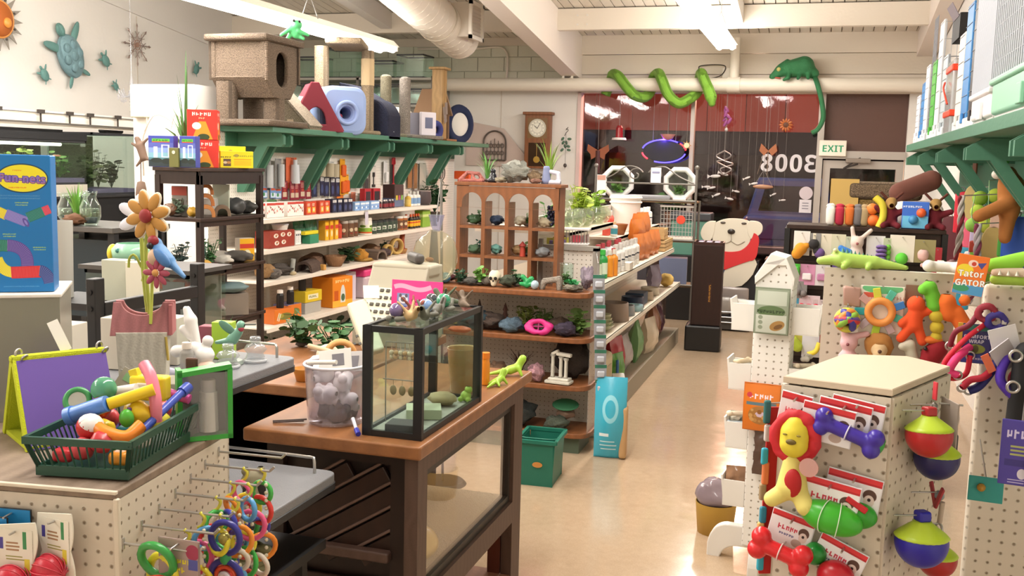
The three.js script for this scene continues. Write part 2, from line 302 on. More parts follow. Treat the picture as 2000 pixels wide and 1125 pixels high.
// pale counter: wood top on a dark carved chest, showcase to the aisle
{
const t=thing('display_counter','orange-brown topped counter on a dark slatted chest with glazed side case','counter');
part(t,'counter_top',rb(.63,.045,1.26,.008,-1.455,.948,-3.43),COUNTER);
part(t,'chest',[bb(-1.72,-1.205,0,.924,-2.94,-2.9),bb(-1.72,-1.62,0,.924,-4.0,-2.94)],DARKWOOD);
const fr=part(t,'front_panel',[bb(-1.66,-1.27,.88,.925,-2.9,-2.87),bb(-1.27,-1.202,0,.925,-2.9,-2.87),bb(-1.72,-1.66,0,.925,-2.9,-2.87),bb(-1.66,-1.27,.0,.42,-2.9,-2.887)],DARKWOOD);
part(fr,'ledge',rb(.4,.035,.04,.008,-1.465,.575,-2.86),mat(0x6e5348,.45,{map:tWood,metric:2}));
for(let i=0;i<5;i++){ // slanting slats, cut to the panel
const k=.62,x=-1.92 + i*.13,a=max(-1.66,x),b=min(-1.27,x + .3 / k),ya=.58 +(a - x)*k,yb=.58 +(b - x)*k;if(b - a<.03)continue;
const L=hypot(b - a,yb - ya),t2=Math.atan(k),sl=part(fr,'slat',rb(L,.058,.018,.005,(a + b)/ 2 + .02,(ya + yb)/ 2 - .034,-2.886,0,0,t2),DARKWOOD2);
part(sl,'slat_edge',rb(L,.01,.012,.004,(a + b)/ 2,(ya + yb)/ 2,-2.876,0,0,t2),mat(0x6a5248,.45));
}
part(fr,'lower_panel',rb(.34,.36,.015,.006,-1.465,.3,-2.878),DARKWOOD2);
// frame and glass of the side case
part(t,'case_frame',[bb(-1.2,-1.155,0,.87,-2.9,-2.82),bb(-1.2,-1.155,0,.87,-3.98,-3.86),bb(-1.2,-1.155,.87,.925,-3.98,-2.82),bb(-1.2,-1.155,.36,.45,-3.86,-2.9)],GREYWOOD);
part(t,'case_liner',[bb(-1.205,-1.17,.45,.48,-3.84,-2.9),bb(-1.205,-1.17,.84,.87,-3.84,-2.9),bb(-1.205,-1.17,.45,.87,-3.86,-3.84)],mat(0x2c2620,.5));
part(t,'case_glass',bb(-1.182,-1.178,.46,.87,-3.86,-2.9),GLASS);
part(t,'case_floor',bb(-1.62,-1.2,.42,.445,-3.95,-2.92),mat(0xb9a98c,.9,{bumpMap:tCarpet,bumpScale:.01,metric:4}));
part(t,'case_back',bb(-1.62,-1.6,.44,.87,-3.95,-2.92),mat(0xa7926f,.8));
part(t,'leg',[bb(-1.26,-1.205,0,.4,-3.97,-3.86)],mat(0x5a2a1c,.5));
part(t,'low_shelf',bb(-1.6,-1.16,.1,.13,-3.9,-2.95),mat(0xc98f70,.5,{map:tWood,metric:1.5}));
// return of the counter behind
const t2=thing('return_counter','orange-brown counter top beyond the grey tray, carrying the cash register','counter');
part(t2,'counter_top',rb(.72,.045,1.36,.008,-2.16,.948,-4.08),COUNTER);
part(t2,'cabinet',[bb(-2.48,-1.84,0,.925,-4.74,-4.68),bb(-2.48,-2.42,0,.925,-4.68,-3.45),bb(-1.9,-1.84,0,.925,-4.68,-3.45),bb(-2.4,-1.9,.45,.48,-4.68,-3.45)],DARKWOOD);
}
// glass tank showcase on the counter
const gTank=(t,x0,x1,y0,y1,z0,z1,rim,r=.016,top=true)=>{
const H=.02;for(const y of top?[y0,y1 - H]:[y0])part(t,'rim',[bb(x0,x1,y,y + H,z0,z0 + r),bb(x0,x1,y,y + H,z1 - r,z1),bb(x0,x0 + r,y,y + H,z0,z1),bb(x1 - r,x1,y,y + H,z0,z1)],rim);
const g=.003;part(t,'front_glass',bb(x0 + .004,x1 - .004,y0 + .01,y1 - .004,z1 - .006,z1 - .006 + g),GLASSG);part(t,'back_glass',bb(x0 + .004,x1 - .004,y0 + .01,y1 - .004,z0 + .004,z0 + .004 + g),GLASSG);
part(t,'side_glass',bb(x0 + .004,x0 + .004 + g,y0 + .01,y1 - .004,z0 + .006,z1 - .008),GLASSG);part(t,'side_glass',bb(x1 - .007,x1 - .004,y0 + .01,y1 - .004,z0 + .006,z1 - .008),GLASSG);
};
{
const t=thing('glass_showcase','black framed glass tank showcase of jewellery on the pale counter','showcase');
const x0=-1.37,x1=-1.165,y0=.971,y1=1.33,z0=-3.45,z1=-2.865;
gTank(t,x0,x1,y0,y1,z0,z1,TANKRIM,.014);
for(const[x,z]of[[x0 + .015,z1 - .008],[x1 - .013,z1 - .008],[x1 - .013,z0 + .008],[x0 + .015,z0 + .008]])part(t,'corner_post',bb(x - .015,x + .015,y0,y1,z - .009,z + .009),TANKRIM);
part(t,'top_glass',bb(x0 + .02,x1 - .02,y1 - .008,y1 - .004,z0 + .02,z1 - .02),GLASSG);
part(t,'floor_mat',bb(x0 + .01,x1 - .01,y0 + .003,y0 + .01,z0 + .01,z1 - .01),mat(0xa9a79e,.9));
}
// black rack with the two grey trays
{
const t=thing('tray_rack','black square-tube rack with two grey trays and wire rails','rack');
for(const z of[-2.74,-3.31]){const p=part(t,'post',rb(.036,1.44,.05,.004,-2.285,.72,z),BLACK);for(const k of[0,1])part(p,'bolt',cy(.009,.009,.006,10,-2.285,1.395 - k*.055,z + .027,PI / 2),mat(0x2c2a2a,.3,{metalness:.6}));}
part(t,'cross_bar',rb(.025,.045,.52,.004,-2.275,1.335,-3.02),BLACK);
const TRAY=mat(0x7b7c80,.5,{bumpMap:tPlaster,bumpScale:.0015,metric:6});
const tray=(x0,x1,z0,z1,y)=>{const r=.05,s=shp([[x0,z1],[x1 - .01,z1],[x1,z1 + .01],[x1,z0 - r],[x1,z0,x1 - r,z0 - .0],[x0,z0]].map((p)=>p.map((v,i)=>(i % 2?-v:v))));return s;};
const mk=(x0,x1,z0,z1,y)=>{
const s=new THREE.Shape();const r=.04;s.moveTo(x0,-z1);s.lineTo(x1 - r,-z1);s.quadraticCurveTo(x1,-z1,x1,-z1 + r);s.lineTo(x1,-z0 - r);s.quadraticCurveTo(x1,-z0,x1 - r,-z0);s.lineTo(x0,-z0);s.closePath();
const tr=part(t,'tray',put(new THREE.ExtrudeGeometry(s,{depth:.022,bevelEnabled:true,bevelSize:.004,bevelThickness:.004,bevelSegments:2}),0,y - .026,0,-PI / 2),TRAY);
part(tr,'tray_rim',put(new THREE.ExtrudeGeometry(s,{depth:.02,bevelEnabled:true,bevelSize:.007,bevelThickness:.003,bevelSegments:1}),0,y - .048,0,-PI / 2),mat(0x2b2b2d,.5));
part(tr,'wire_rail',[tb([[x0 + .3,y + .045,z0 + .03],[x1 - .09,y + .045,z0 + .03],[x1 - .06,y + .045,z0 + .035],[x1 - .055,y + .03,z0 + .04],[x1 - .055,y - .005,z0 + .04]],.005,40,8)],STEEL);
};
mk(-2.62,-1.75,-3.12,-2.3,1.15);mk(-2.2,-1.37,-2.69,-2.26,.9);
}
// pegboard counter with the toy basket
const LC=.134,lcp=(u,v)=>[-1.37 + u*cos(LC)+ v*sin(LC),-1.69 - u*sin(LC)+ v*cos(LC)]; // u to the right along its front, v toward the viewer
{
const t=thing('pegboard_counter','cream pegboard counter with brown-grey worn top carrying the toy basket','counter',[-1.37,0,-1.69],LC);
part(t,'counter_top',rb(.95,.02,.53,.004,-.475,1.14,-.265),mat(0xb09a86,.6,{bumpMap:tScuff,bumpScale:.001,metric:2,map:tWood}));
part(t,'front_pegboard',bb(-.95,-.005,.02,1.13,-.012,0),PEGC);
part(t,'side_pegboard',bb(-.012,0,.02,1.13,-.53,-.005),PEGC);
part(t,'edge_trim',[rb(.012,1.13,.012,.003,0,.57,0),rb(.952,.008,.01,.002,-.475,1.147,0)],CREAM);
part(t,'back_panel',bb(-.95,0,.02,1.13,-.53,-.52),CREAM);
}
// endcap of curved oak shelves with the arched hutch on top
{
const t=thing('endcap_shelving','cream pegboard endcap with four rounded brown shelves of tank ornaments','shelving');
part(t,'back_board',bb(-2.55,-1.36,.05,1.03,-6.44,-6.42),PEGC);
part(t,'base_cabinet',bb(-2.5,-1.4,0,.11,-6.44,-6.14),mat(0x4d5a48,.6));
for(const[y,z1]of[[1.06,-6.02],[.77,-6.04],[.46,-6.06],[.14,-6.1]]){
const s=new THREE.Shape();s.moveTo(-2.55,6.44);s.lineTo(-1.34,6.44);s.lineTo(-1.34,-z1 + .12);s.quadraticCurveTo(-1.34,-z1,-1.46,-z1);s.lineTo(-2.55,-z1);s.closePath();
part(t,'shelf_board',put(new THREE.ExtrudeGeometry(s,{depth:.022,bevelEnabled:true,bevelSize:.006,bevelThickness:.006,bevelSegments:2}),0,y - .028,0,-PI / 2),OAK);
}
part(t,'side_glass',[bb(-1.352,-1.348,.12,1.03,-6.44,-6.14)],CLEAR);
const h=thing('arched_hutch','brown wooden open hutch with four arches and twelve pigeonholes','hutch');
const x0=-2.31,x1=-1.61,z0=-6.42,z1=-6.25,yb=1.06,yt=1.715,n=4,cw=(x1 - x0 - .05)/ n;
part(h,'top_board',rb(x1 - x0 + .03,.022,z1 - z0 + .02,.004,(x0 + x1)/ 2,yt,(z0 + z1)/ 2),OAK);
for(const x of[x0,x1 - .025])part(h,'side_panel',bb(x,x + .025,yb,yt - .01,z0,z1),OAK);
const holes=[];for(let i=0;i<n;i++){const a=x0 + .025 + i*cw + .012,b=a + cw - .024,m=(a + b)/ 2,r=(b - a)/ 2,s=new THREE.Shape();s.moveTo(a,1.55);s.lineTo(b,1.55);s.lineTo(b,1.59);s.absarc(m,1.59,r,0,PI,false);s.closePath();holes.push(s);}
part(h,'arch_rail',ex([[x0,1.56],[x1,1.56],[x1,1.7],[x0,1.7]],.018,0,holes.map((s)=>{const q=new THREE.Shape();const p=s.getPoints(14).map((v)=>v.y<=1.561?new THREE.Vector2(v.x,1.5605):v);q.setFromPoints(p);return q;}),0,0,z1 - .006),OAK);
for(let i=1;i<n;i++)part(h,'divider',bb(x0 + .0125 + i*cw,x0 + .0375 + i*cw,yb,1.6,z0 + .02,z1),OAK);
for(const y of[1.44,1.245])part(h,'shelf_board',bb(x0 + .02,x1 - .02,y - .018,y,z0,z1 - .002),OAK);
}
// aisle gondola
{
const t=thing('aisle_gondola','long white pegboard gondola of bottles and bowls beside the aisle','shelving');
const SH=mat(0xd8cbb8,.5);
part(t,'spine',bb(-1.86,-1.82,.05,1.5,-10.5,-6.5),PEGW);
part(t,'end_panel',bb(-1.8,-1.4,.9,1.3,-6.5,-6.48),PEGW);
part(t,'end_frame',[bb(-1.42,-1.385,.1,1.31,-6.52,-6.46),bb(-1.8,-1.385,1.29,1.32,-6.52,-6.46),bb(-1.79,-1.765,1.0,1.36,-6.47,-6.44)],mat(0x9a948b,.5));
for(const[y,f,z0,z1]of[[1.40,-1.6,-8.0,-6.55],[1.27,-1.58,-10.3,-8.1],[1.065,-1.36,-9.9,-6.55],[.675,-1.35,-10.4,-6.55]])part(t,'shelf_board',[bb(-1.82,f,y - .02,y,z0,z1),bb(f - .012,f,y - .04,y + .002,z0,z1)],SH);
part(t,'base_deck',bb(-1.82,-1.37,0,.16,-10.6,-6.55),mat(0x9c9482,.6));
part(t,'price_rail',[bb(-1.362,-1.357,1.028,1.058,-9.9,-6.55),bb(-1.352,-1.347,.638,.668,-10.4,-6.55)],mat(0xefe8da,.4));
// the far side, seen through the hutch
for(const y of[1.4,1.05])part(t,'shelf_board',bb(-2.3,-1.86,y - .02,y,-10.3,-6.6),SH);
}
// right ledge
const RX=.75;
{
const t=thing('ledge_shelf','green painted ledge on paired brackets carrying the pet cages','shelf');
part(t,'shelf_board',rb(.5,.065,8.6,.004,RX + .25,2.09,-6.0),GREEN);
part(t,'back_panel',bb(XR - .015,XR - .003,1.44,2.055,-10.3,-1.7),GREEN);
for(const z of[-10.15,-8.95,-7.55,-6.1,-4.65,-3.2])for(const s of[-.05,.05])part(t,'bracket',[ex([[XR,2.055],[RX + .09,2.055],[RX + .0,2.0],[RX + .0,1.935],[XR,1.935]],.035,0,[],0,0,z + s),ex([[RX + .12,1.935],[RX + .2,1.935],[XR,1.52],[XR,1.44]],.035,0,[],0,0,z + s)],GREEN);
const w=thing('hanging_board','long pegboard panel on the wall under the ledge of cages','pegboard');
part(w,'board',bb(XR - .02,XR - .005,.3,1.43,-10.2,-2.0),PEGC);
}
// dark toy fixture at the back
{
const t=thing('toy_fixture','dark brown slatted fixture hung with small pet toys on cards','shelving');
const x0=-.16,x1=.66,z=-6.05;
part(t,'back_board',bb(x0,x1,.1,1.52,z - .04,z - .02),DARKWOOD2);
for(let i=0;i<7;i++)part(t,'slat',rb(x1 - x0,.17,.02,.004,(x0 + x1)/ 2,.25 + i*.2,z - .01),DARKWOOD2);
part(t,'top_board',rb(x1 - x0 + .04,.025,.3,.004,(x0 + x1)/ 2,1.53,z - .13),DARKWOOD2);
for(const x of[x0 - .015,x1 + .015])part(t,'side_panel',bb(x - .015,x + .015,0,1.52,z - .3,z + .03),BLACK);
part(t,'base_plinth',bb(x0,x1,0,.1,z - .3,z),BLACK);
}
// free standing white treat tower
const TT=[-.17,-4.72];
{
const W=mat(0xe9e6e0,.42),PW=peg(0xece9e3,30);
const t=thing('treat_tower','white plastic pegboard treat tower with side bins and arched feet','display stand',[TT[0],0,TT[1]],-.1);
part(t,'column',ex([[-.078,.1],[.078,.1],[.078,1.36],[.045,1.43],[-.045,1.43],[-.078,1.36]],.15,.006),PW);
part(t,'cap',[ex([[-.085,1.34],[-.05,1.43],[.05,1.43],[.085,1.34],[.085,1.37],[.045,1.46],[-.02,1.475],[-.085,1.37]],.17,.004)],W);
for(const[y,s]of[[1.12,-1],[1.12,1],[.84,-1],[.84,1],[.56,-1],[.56,1],[.28,-1],[.28,1]]){
const a=s*.085,w=s<0?.1:.12;
part(t,'bin',[bx(w,.01,.14,a + s*w / 2,y,0),bx(.008,.14,.14,a + s*w,y + .07,0,0,0,-s*.12),bx(w,.12,.006,a + s*w / 2,y + .06,.068),bx(w,.12,.006,a + s*w / 2,y + .06,-.068)],W);
}
for(const r of[0,PI / 2,PI,-PI / 2])part(t,'foot',ex([[.05,.16],[.17,.16],[.235,.15,.25,.06],[.25,0],[.2,0],[.18,.07,.1,.07],[.05,.07]],.05,.006,[],0,0,0,0,r),W);
}
// upright pegboard panel and the near six-sided stand
const P1=[.22,-3.25];
{
const t=thing('pegboard_display','beige pegboard panel hung with plush dog toys and rings','pegboard',[.215,0,-3.25],-.03);
part(t,'board',bb(-.19,.19,.2,1.555,-.01,.01),PEGC);
part(t,'return_board',bb(.17,.19,.2,1.555,-.5,-.01),PEGC);
part(t,'base_foot',bb(-.2,.2,0,.2,-.25,.1),CREAM);
const u=thing('pegboard_stand','beige pegboard stand hung with leads and harnesses','pegboard',[.6,0,-2.9],-.02);
part(u,'board',[rb(.34,1.37,.03,.012,0,.88,0)],PEGC);
part(u,'base_foot',bb(-.2,.2,0,.2,-.2,.1),CREAM);
}
const NH=1.385; // height of the near stand
const NP=[[-.055,-2.33],[.173,-2.28],[.325,-2.62],[.235,-2.72],[.08,-2.68]];
{
const t=thing('hexagonal_stand','cream many-sided pegboard stand hung with bright rubber dog toys','display stand');
part(t,'top_board',put(new THREE.ExtrudeGeometry(shp(NP.map(([x,z])=>[x,-z])),{depth:.012,bevelEnabled:true,bevelSize:.002,bevelThickness:.002,bevelSegments:1}),0,NH - .014,0,-PI / 2),mat(0xcdbda6,.6,{bumpMap:tScuff,bumpScale:.001,metric:3}));
NP.forEach(([x,z],i)=>{const[x2,z2]=NP[(i + 1)% NP.length],L=hypot(x2 - x,z2 - z);part(t,'side_pegboard',bx(L,NH - .06,.012,(x + x2)/ 2,(NH - .02)/ 2 + .02,(z + z2)/ 2,0,atan2(z - z2,x2 - x)),PEGC);});
}
// ---------- figures: tapered bones joined smoothly and meshed ----------
function figure(bones,res=40,k=.25,scale=1){
const lo=[1e9,1e9,1e9],hi=[-1e9,-1e9,-1e9];
for(const b of bones)for(const q of[b.slice(0,4),b.slice(4,8)])for(let i=0;i<3;i++){lo[i]=min(lo[i],q[i]- q[3]);hi[i]=max(hi[i],q[i]+ q[3]);}
const S=max(hi[0]- lo[0],hi[1]- lo[1],hi[2]- lo[2])*1.12 / 2,c=lo.map((v,i)=>(v + hi[i])/ 2);
const mc=new MarchingCubes(res,undefined,false,false,60000);mc.isolation=0;const f=mc.field,n=mc.size,half=n / 2;
const kk=k*S*.35;let i=0;
for(let z=0;z<n;z++)for(let y=0;y<n;y++)for(let x=0;x<n;x++,i++){
const px=(x - half)/ half*S + c[0],py=(y - half)/ half*S + c[1],pz=(z - half)/ half*S + c[2];let d=1e9;
for(const b of bones){
const ax=b[0],ay=b[1],az=b[2],dx=b[4]- ax,dy=b[5]- ay,dz=b[6]- az,L=dx*dx + dy*dy + dz*dz;
const t=L?max(0,min(1,((px - ax)*dx +(py - ay)*dy +(pz - az)*dz)/ L)):0;
const e=hypot(px - ax - dx*t,py - ay - dy*t,pz - az - dz*t)-(b[3]+(b[7]- b[3])*t);
const h=max(kk - abs(d - e),0)/ kk;d=min(d,e)- h*h*kk*.25;
}
f[i]=-d;
}
mc.update();
const N=mc.count,g=new THREE.BufferGeometry(),P=mc.positionArray.slice(0,N*3),Q=mc.normalArray.slice(0,N*3);
for(let j=0;j<N*3;j +=3)for(let q=0;q<3;q++)P[j + q]=(P[j + q]*S + c[q])*scale;
g.setAttribute('position',new THREE.BufferAttribute(P,3));g.setAttribute('normal',new THREE.BufferAttribute(Q,3));g.setAttribute('uv',new THREE.BufferAttribute(new Float32Array(N*2),2));
return g;
}
const B=(x,y,z,r,x2=x,y2=y,z2=z,r2=r)=>[x,y,z,r,x2,y2,z2,r2];
// ---------- cat furniture on the ledge ----------
const C_TAUPE=carpet(0xa48f7b),C_TAN=carpet(0xd0b795),C_GREY=carpet(0xb3a79b),C_OLIVE=carpet(0xa39a7f),C_NAVY=carpet(0x2e3350),C_MAROON=mat(0x83323f,.95,{sheen:.5}),C_BLUE=mat(0x93a8d6,.95,{sheen:.6}),C_BEIGE=carpet(0xbba88f);
const LY=2.104;
{
let t=thing('cat_tree','taupe carpet cat tree with boxy house on three posts','cat tree',[-4.5,LY,-7.36]);
part(t,'base',rough(rb(.6,.05,.62,.02,.02,.025,.0),.004,60),C_TAUPE);
for(const[x,z,h]of[[-.14,.2,.32],[-.12,-.16,.32],[.17,.0,.22]])part(t,'post',cy(.085,.085,h,18,x,h / 2 + .03,z),C_TAUPE);
const oct=[[-.25,.42],[-.25,.14],[-.13,.0],[.13,.0],[.25,.14],[.25,.42]],hole=new THREE.Shape();hole.moveTo(-.1,.17);hole.lineTo(-.1,.27);hole.absarc(0,.27,.1,PI,0,true);hole.lineTo(.1,.17);hole.absarc(0,.17,.1,0,-PI,true);
const hz=part(t,'house',[ex(oct,.04,.012,[hole],.23,.31,0,0,PI / 2),ex(oct,.04,.012,[],-.23,.31,0,0,PI / 2),bx(.46,.03,.28,0,.325,0),bx(.46,.3,.03,0,.585,.235),bx(.46,.3,.03,0,.585,-.235),bx(.46,.03,.2,0,.385,.185,-.86),bx(.46,.03,.2,0,.385,-.185,.86)],C_TAUPE);
part(hz,'piping',[[.255,.25],[.255,-.25],[-.255,.25]].map(([x,z])=>cy(.016,.016,.3,8,x,.58,z)),C_TAUPE);
hz.position.y=-.07;
part(t,'roof',rough(rb(.58,.055,.62,.024,.0,.69,0),.005,50),C_TAUPE);
t=thing('scratching_ramp','beige carpet wedge ramp between the taupe cat tree and maroon tent','cat ramp',[-4.5,LY,-7.95]);
part(t,'ramp_side',ex([[-.22,0],[.24,0],[-.14,.38],[-.22,.38]],.22,.01),C_BEIGE);
part(t,'ramp_face',bx(.5,.02,.23,.06,.205,0,0,0,-.785),carpet(0xcdbca6));
part(t,'price_tag',bx(.06,.05,.003,.05,.06,.113),mat(0xb59c82,.7));
t=thing('cat_tent','maroon triangular fabric cat tent with arched opening','cat bed',[-4.47,LY,-8.26],-.85);
const tri=shp([[-.24,0],[.24,0],[.02,.42],[-.04,.42]]),th=new THREE.Shape();th.moveTo(-.1,.05);th.lineTo(.1,.05);th.quadraticCurveTo(.1,.2,0,.22);th.quadraticCurveTo(-.1,.2,-.1,.05);
part(t,'tent_front',ex(tri,.03,.01,[th],.16,0,0,0,PI / 2 - .0),C_MAROON);
part(t,'tent_shell',[bx(.34,.025,.48,0,.21,.128,1.06 - .0),bx(.34,.025,.48,0,.21,-.128,-1.06),bx(.34,.02,.46,0,.012,0)],C_MAROON);
part(t,'care_card',rb(.13,.1,.003,.001,.06,.26,.135,-.5,.12,-.1),mat(0xe6c9bd,.6));
part(t,'card_picture',[bx(.05,.03,.002,.06,.255,.1385,-.5,.12,-.1)],mat(0x6c5a54,.7));
t=thing('cat_cube','pale blue rounded fleece cat cube with round opening','cat bed',[-4.4,LY,-8.64],-.75);
const sq=new THREE.Shape(),R=.09,a=.185;sq.moveTo(-a + R,-a);sq.lineTo(a - R,-a);sq.quadraticCurveTo(a,-a,a,-a + R);sq.lineTo(a,a - R);sq.quadraticCurveTo(a,a,a - R,a);sq.lineTo(-a + R,a);sq.quadraticCurveTo(-a,a,-a,a - R);sq.lineTo(-a,-a + R);sq.quadraticCurveTo(-a,-a,-a + R,-a);
part(t,'shell',ex(sq,.36,.04,[circ(.095,.02,-.02)],0,.2,0,0,PI / 2),C_BLUE);
part(t,'lining',[cy(.094,.094,.02,24,-.1,.18,-.02,0,0,PI / 2)],mat(0x2c3766,1));
part(t,'opening_roll',to(.1,.018,.185,.18,-.02,0,PI / 2),C_BLUE);
part(t,'pompom',ball(.025,.1,.15,.02),mat(0xa84658,1));
part(t,'tag',bx(.004,.1,.11,.03,.33,.16,0,-.9,0),mat(0xd9b56e,.7));
t=thing('cat_tree','tan carpet cat tree with two posts under an oval perch','cat tree',[-4.52,LY,-9.12],0);
part(t,'base',rough(rb(.46,.04,.5,.018,.03,.02,.06),.003,60),C_TAN);
part(t,'post',cy(.07,.07,.8,18,-.17,.43,.26),C_TAN);part(t,'post',cy(.062,.062,.8,18,.12,.43,-.16),C_TAN);
part(t,'post_wrap',cy(.066,.066,.26,18,.12,.62,-.16),mat(0xcfb58d,.9,{bumpMap:tCarpet,bumpScale:.006,metric:9}));
part(t,'perch',put(rough(rb(.36,.07,.66,.03),.004,40),.0,.87,.05,0,.35),C_TAN);
t=thing('cat_cradle','dark navy carpet cradle leaning behind the tan cat tree','cat bed',[-4.5,LY,-9.55]);
part(t,'shell',ex([[-.25,0],[.25,0],[.25,.2],[.2,.33,.1,.34],[0,.4,-.12,.47],[-.25,.5]],.34,.03),C_NAVY);
part(t,'price_card',bx(.004,.1,.16,.262,.09,-.05,0,.1,.2),mat(0xe8e0e4,.6));
t=thing('scratching_post','olive beige carpet scratching post on a square base','scratching post',[-4.5,LY,-9.94],0);
part(t,'base',rb(.34,.04,.26,.015,.03,.02,0),C_OLIVE);part(t,'post',[cy(.06,.06,.6,18,0,.33,0),put(new THREE.SphereGeometry(.06,18,8,0,7,0,PI / 2).scale(1,.5,1),0,.63,0)],C_OLIVE);
const u=thing('scratching_post','pale grey carpet scratching post in front of the white bed','scratching post',[-4.4,LY,-10.22],0);
part(u,'base',rb(.3,.04,.26,.015,.0,.02,0),C_GREY);part(u,'post',[cy(.062,.062,.6,18,0,.33,0),put(new THREE.SphereGeometry(.062,18,8,0,7,0,PI / 2).scale(1,.5,1),0,.63,0)],C_GREY);
t=thing('pet_bed','white padded pet bed standing on edge behind the grey roll','pet bed',[-4.66,LY,-10.6]);
part(t,'bolster',rough(rb(.3,.3,.44,.1,0,.2,0),.02,7),mat(0xe6dccb,.95));part(t,'cushion',rb(.2,.22,.3,.05,.08,.16,.02),mat(0x2e2926,.9));
t=thing('pet_pad','grey rolled fleece pad in a printed sleeve','pet bed',[-4.38,LY + .04,-10.62],-.6);
part(t,'pad_roll',cy(.12,.12,.26,22,-.03,.12,.03,0,0,.0).rotateX(0),mat(0x73707a,.9));part(t,'sleeve',[rb(.05,.26,.2,.01,.12,.13,-.02)],mat(0xcfc9d2,.45));part(t,'sleeve_picture',bx(.002,.12,.1,.146,.14,-.02),mat(0x5b5f7d,.5));part(t,'base',rb(.36,.04,.4,.012,0,-.02,0),C_GREY);
t=thing('scratching_post','square pale pine scratching post with a flat cap','scratching post',[-4.42,LY,-11.3]);
const PINE=mat(0xd9ae72,.5,{map:tWood,metric:2});
part(t,'post',[bx(.13,.82,.15,0,.43,0)],PINE);part(t,'post_groove',bx(.004,.8,.008,.066,.43,.0),mat(0xa97f4c,.6));part(t,'cap',rb(.2,.028,.22,.006,0,.85,0),PINE);part(t,'base',rb(.3,.025,.34,.006,.02,.0125,0),mat(0xb87b4a,.5,{map:tWood,metric:2}));
t=thing('cat_house','brown cardboard pitched cat house behind the pine post','cat house',[-4.62,LY,-11.62]);
part(t,'roof_panel',bx(.3,.02,.4,0,.48,.14,.85),mat(0xa8876a,.8));part(t,'roof_panel',bx(.3,.02,.4,0,.48,-.14,-.85),mat(0xa8876a,.8));part(t,'body',[bx(.26,.34,.02,0,.17,.2),bx(.26,.34,.02,0,.17,-.2),bx(.02,.34,.42,-.12,.17,0)],mat(0x937258,.85));
t=thing('pet_bed','navy pet bed with a white fleece middle propped upright','pet bed',[-4.46,LY + .2,-12.1],-.6);
part(t,'rim',put(new THREE.TorusGeometry(.17,.05,10,28).scale(1,1.15,1),0,.03,0,0,PI / 2),mat(0x27304f,.95));part(t,'cushion',put(new THREE.SphereGeometry(.15,18,10).scale(.3,1.15,1),0,.03,0),mat(0xe5e0d8,1));
t=thing('pet_bed','small purple pet bed rolled beside the pine post base','pet bed',[-4.32,LY,-10.95]);
part(t,'roll',to(.075,.04,0,.115,0,0,PI / 2 - .3),mat(0x3d3f78,.95));
t=thing('tag_bundle','bunch of grey hang tags tied to the pine post','tag',[-4.33,LY + .25,-11.2]);
for(let i=0;i<3;i++)part(t,'tag',bx(.004,.14,.08,.02 + i*.006,.03 + i*.05,rr(-.03,.03),rr(-.4,.4)),mat(0x8d7d74,.7));
}
const GREENPL=mat(0x57c07a,.45);
{ // frog climbing the perch
const t=thing('toy_frog','bright green rubber frog clinging beside the carpet cat house','toy frog',[-4.28,LY + .82,-7.6],.4);
part(t,'body',figure([B(0,0,0,.05,.02,-.04,0,.04),B(.03,.03,.02,.04),B(-.03,-.01,.03,.02,-.1,-.06,.05,.012),B(.04,-.02,.03,.02,.12,-.05,.02,.012),B(.02,-.05,0,.02,.08,-.08,.02,.014),B(-.03,-.05,0,.02,-.08,-.13,.02,.012)],32),GREENPL);
part(t,'eye',ball(.012,.05,.055,.045,8),BLACK);part(t,'eye',ball(.012,.005,.06,.05,8),BLACK);
}
// ---------- ornaments on the long wall ----------
const TEAL=mat(0x6f9d98,.45,{metalness:.35,bumpMap:tPlaster,bumpScale:.01,metric:6}),TEAL2=mat(0x7fa3ad,.4,{metalness:.3,bumpMap:tPlaster,bumpScale:.012,metric:5});
function turtle(s,y,z,rot,label,big){
const t=thing('wall_turtle',label,'wall ornament',[XL + .05,y,z],PI / 2,big?undefined:'small metal wall turtles');
const g=new THREE.Group();const q=(name,geom,m)=>{const o=part(t,name,geom.rotateZ(rot),m);return o;};
q('shell',new THREE.SphereGeometry(s,20,12).scale(.62,.82,.22),big?TEAL2:TEAL);
q('head',new THREE.SphereGeometry(s*.22,12,8).scale(.8,1.2,.6).translate(0,s*1.0,0),TEAL);
for(const[x,yy,a,l]of[[-.62,.62,.9,.5],[.62,.62,-.9,.5],[-.42,-.8,2.4,.28],[.42,-.8,-2.4,.28]])q('flipper',new THREE.SphereGeometry(s*l,12,8).scale(.32,1,.12).rotateZ(a).translate(x*s,yy*s,0),TEAL);
if(big)for(let i=0;i<7;i++)q('shell_plate',new THREE.SphereGeometry(s*.2,8,6).scale(1,1,.4).translate(i?cos(i*PI / 3)*s*.33:0,i?sin(i*PI / 3)*s*.42:0,s*(i?.15:.18)),TEAL2);
}
turtle(.29,2.87,-8.95,.5,'large blue-green metal turtle with plated shell on the white wall',true);
turtle(.09,2.88,-9.5,.75,'small metal turtle on the wall above the crystal chandelier');
turtle(.085,2.64,-8.57,.65,'small metal turtle on the wall below the large turtle head');
turtle(.062,2.61,-9.66,.7,'smallest metal turtle on the wall next to the crystal chandelier');
turtle(.085,2.95,-11.2,-.5,'blue metal turtle on the wall behind the grassy potted plant');
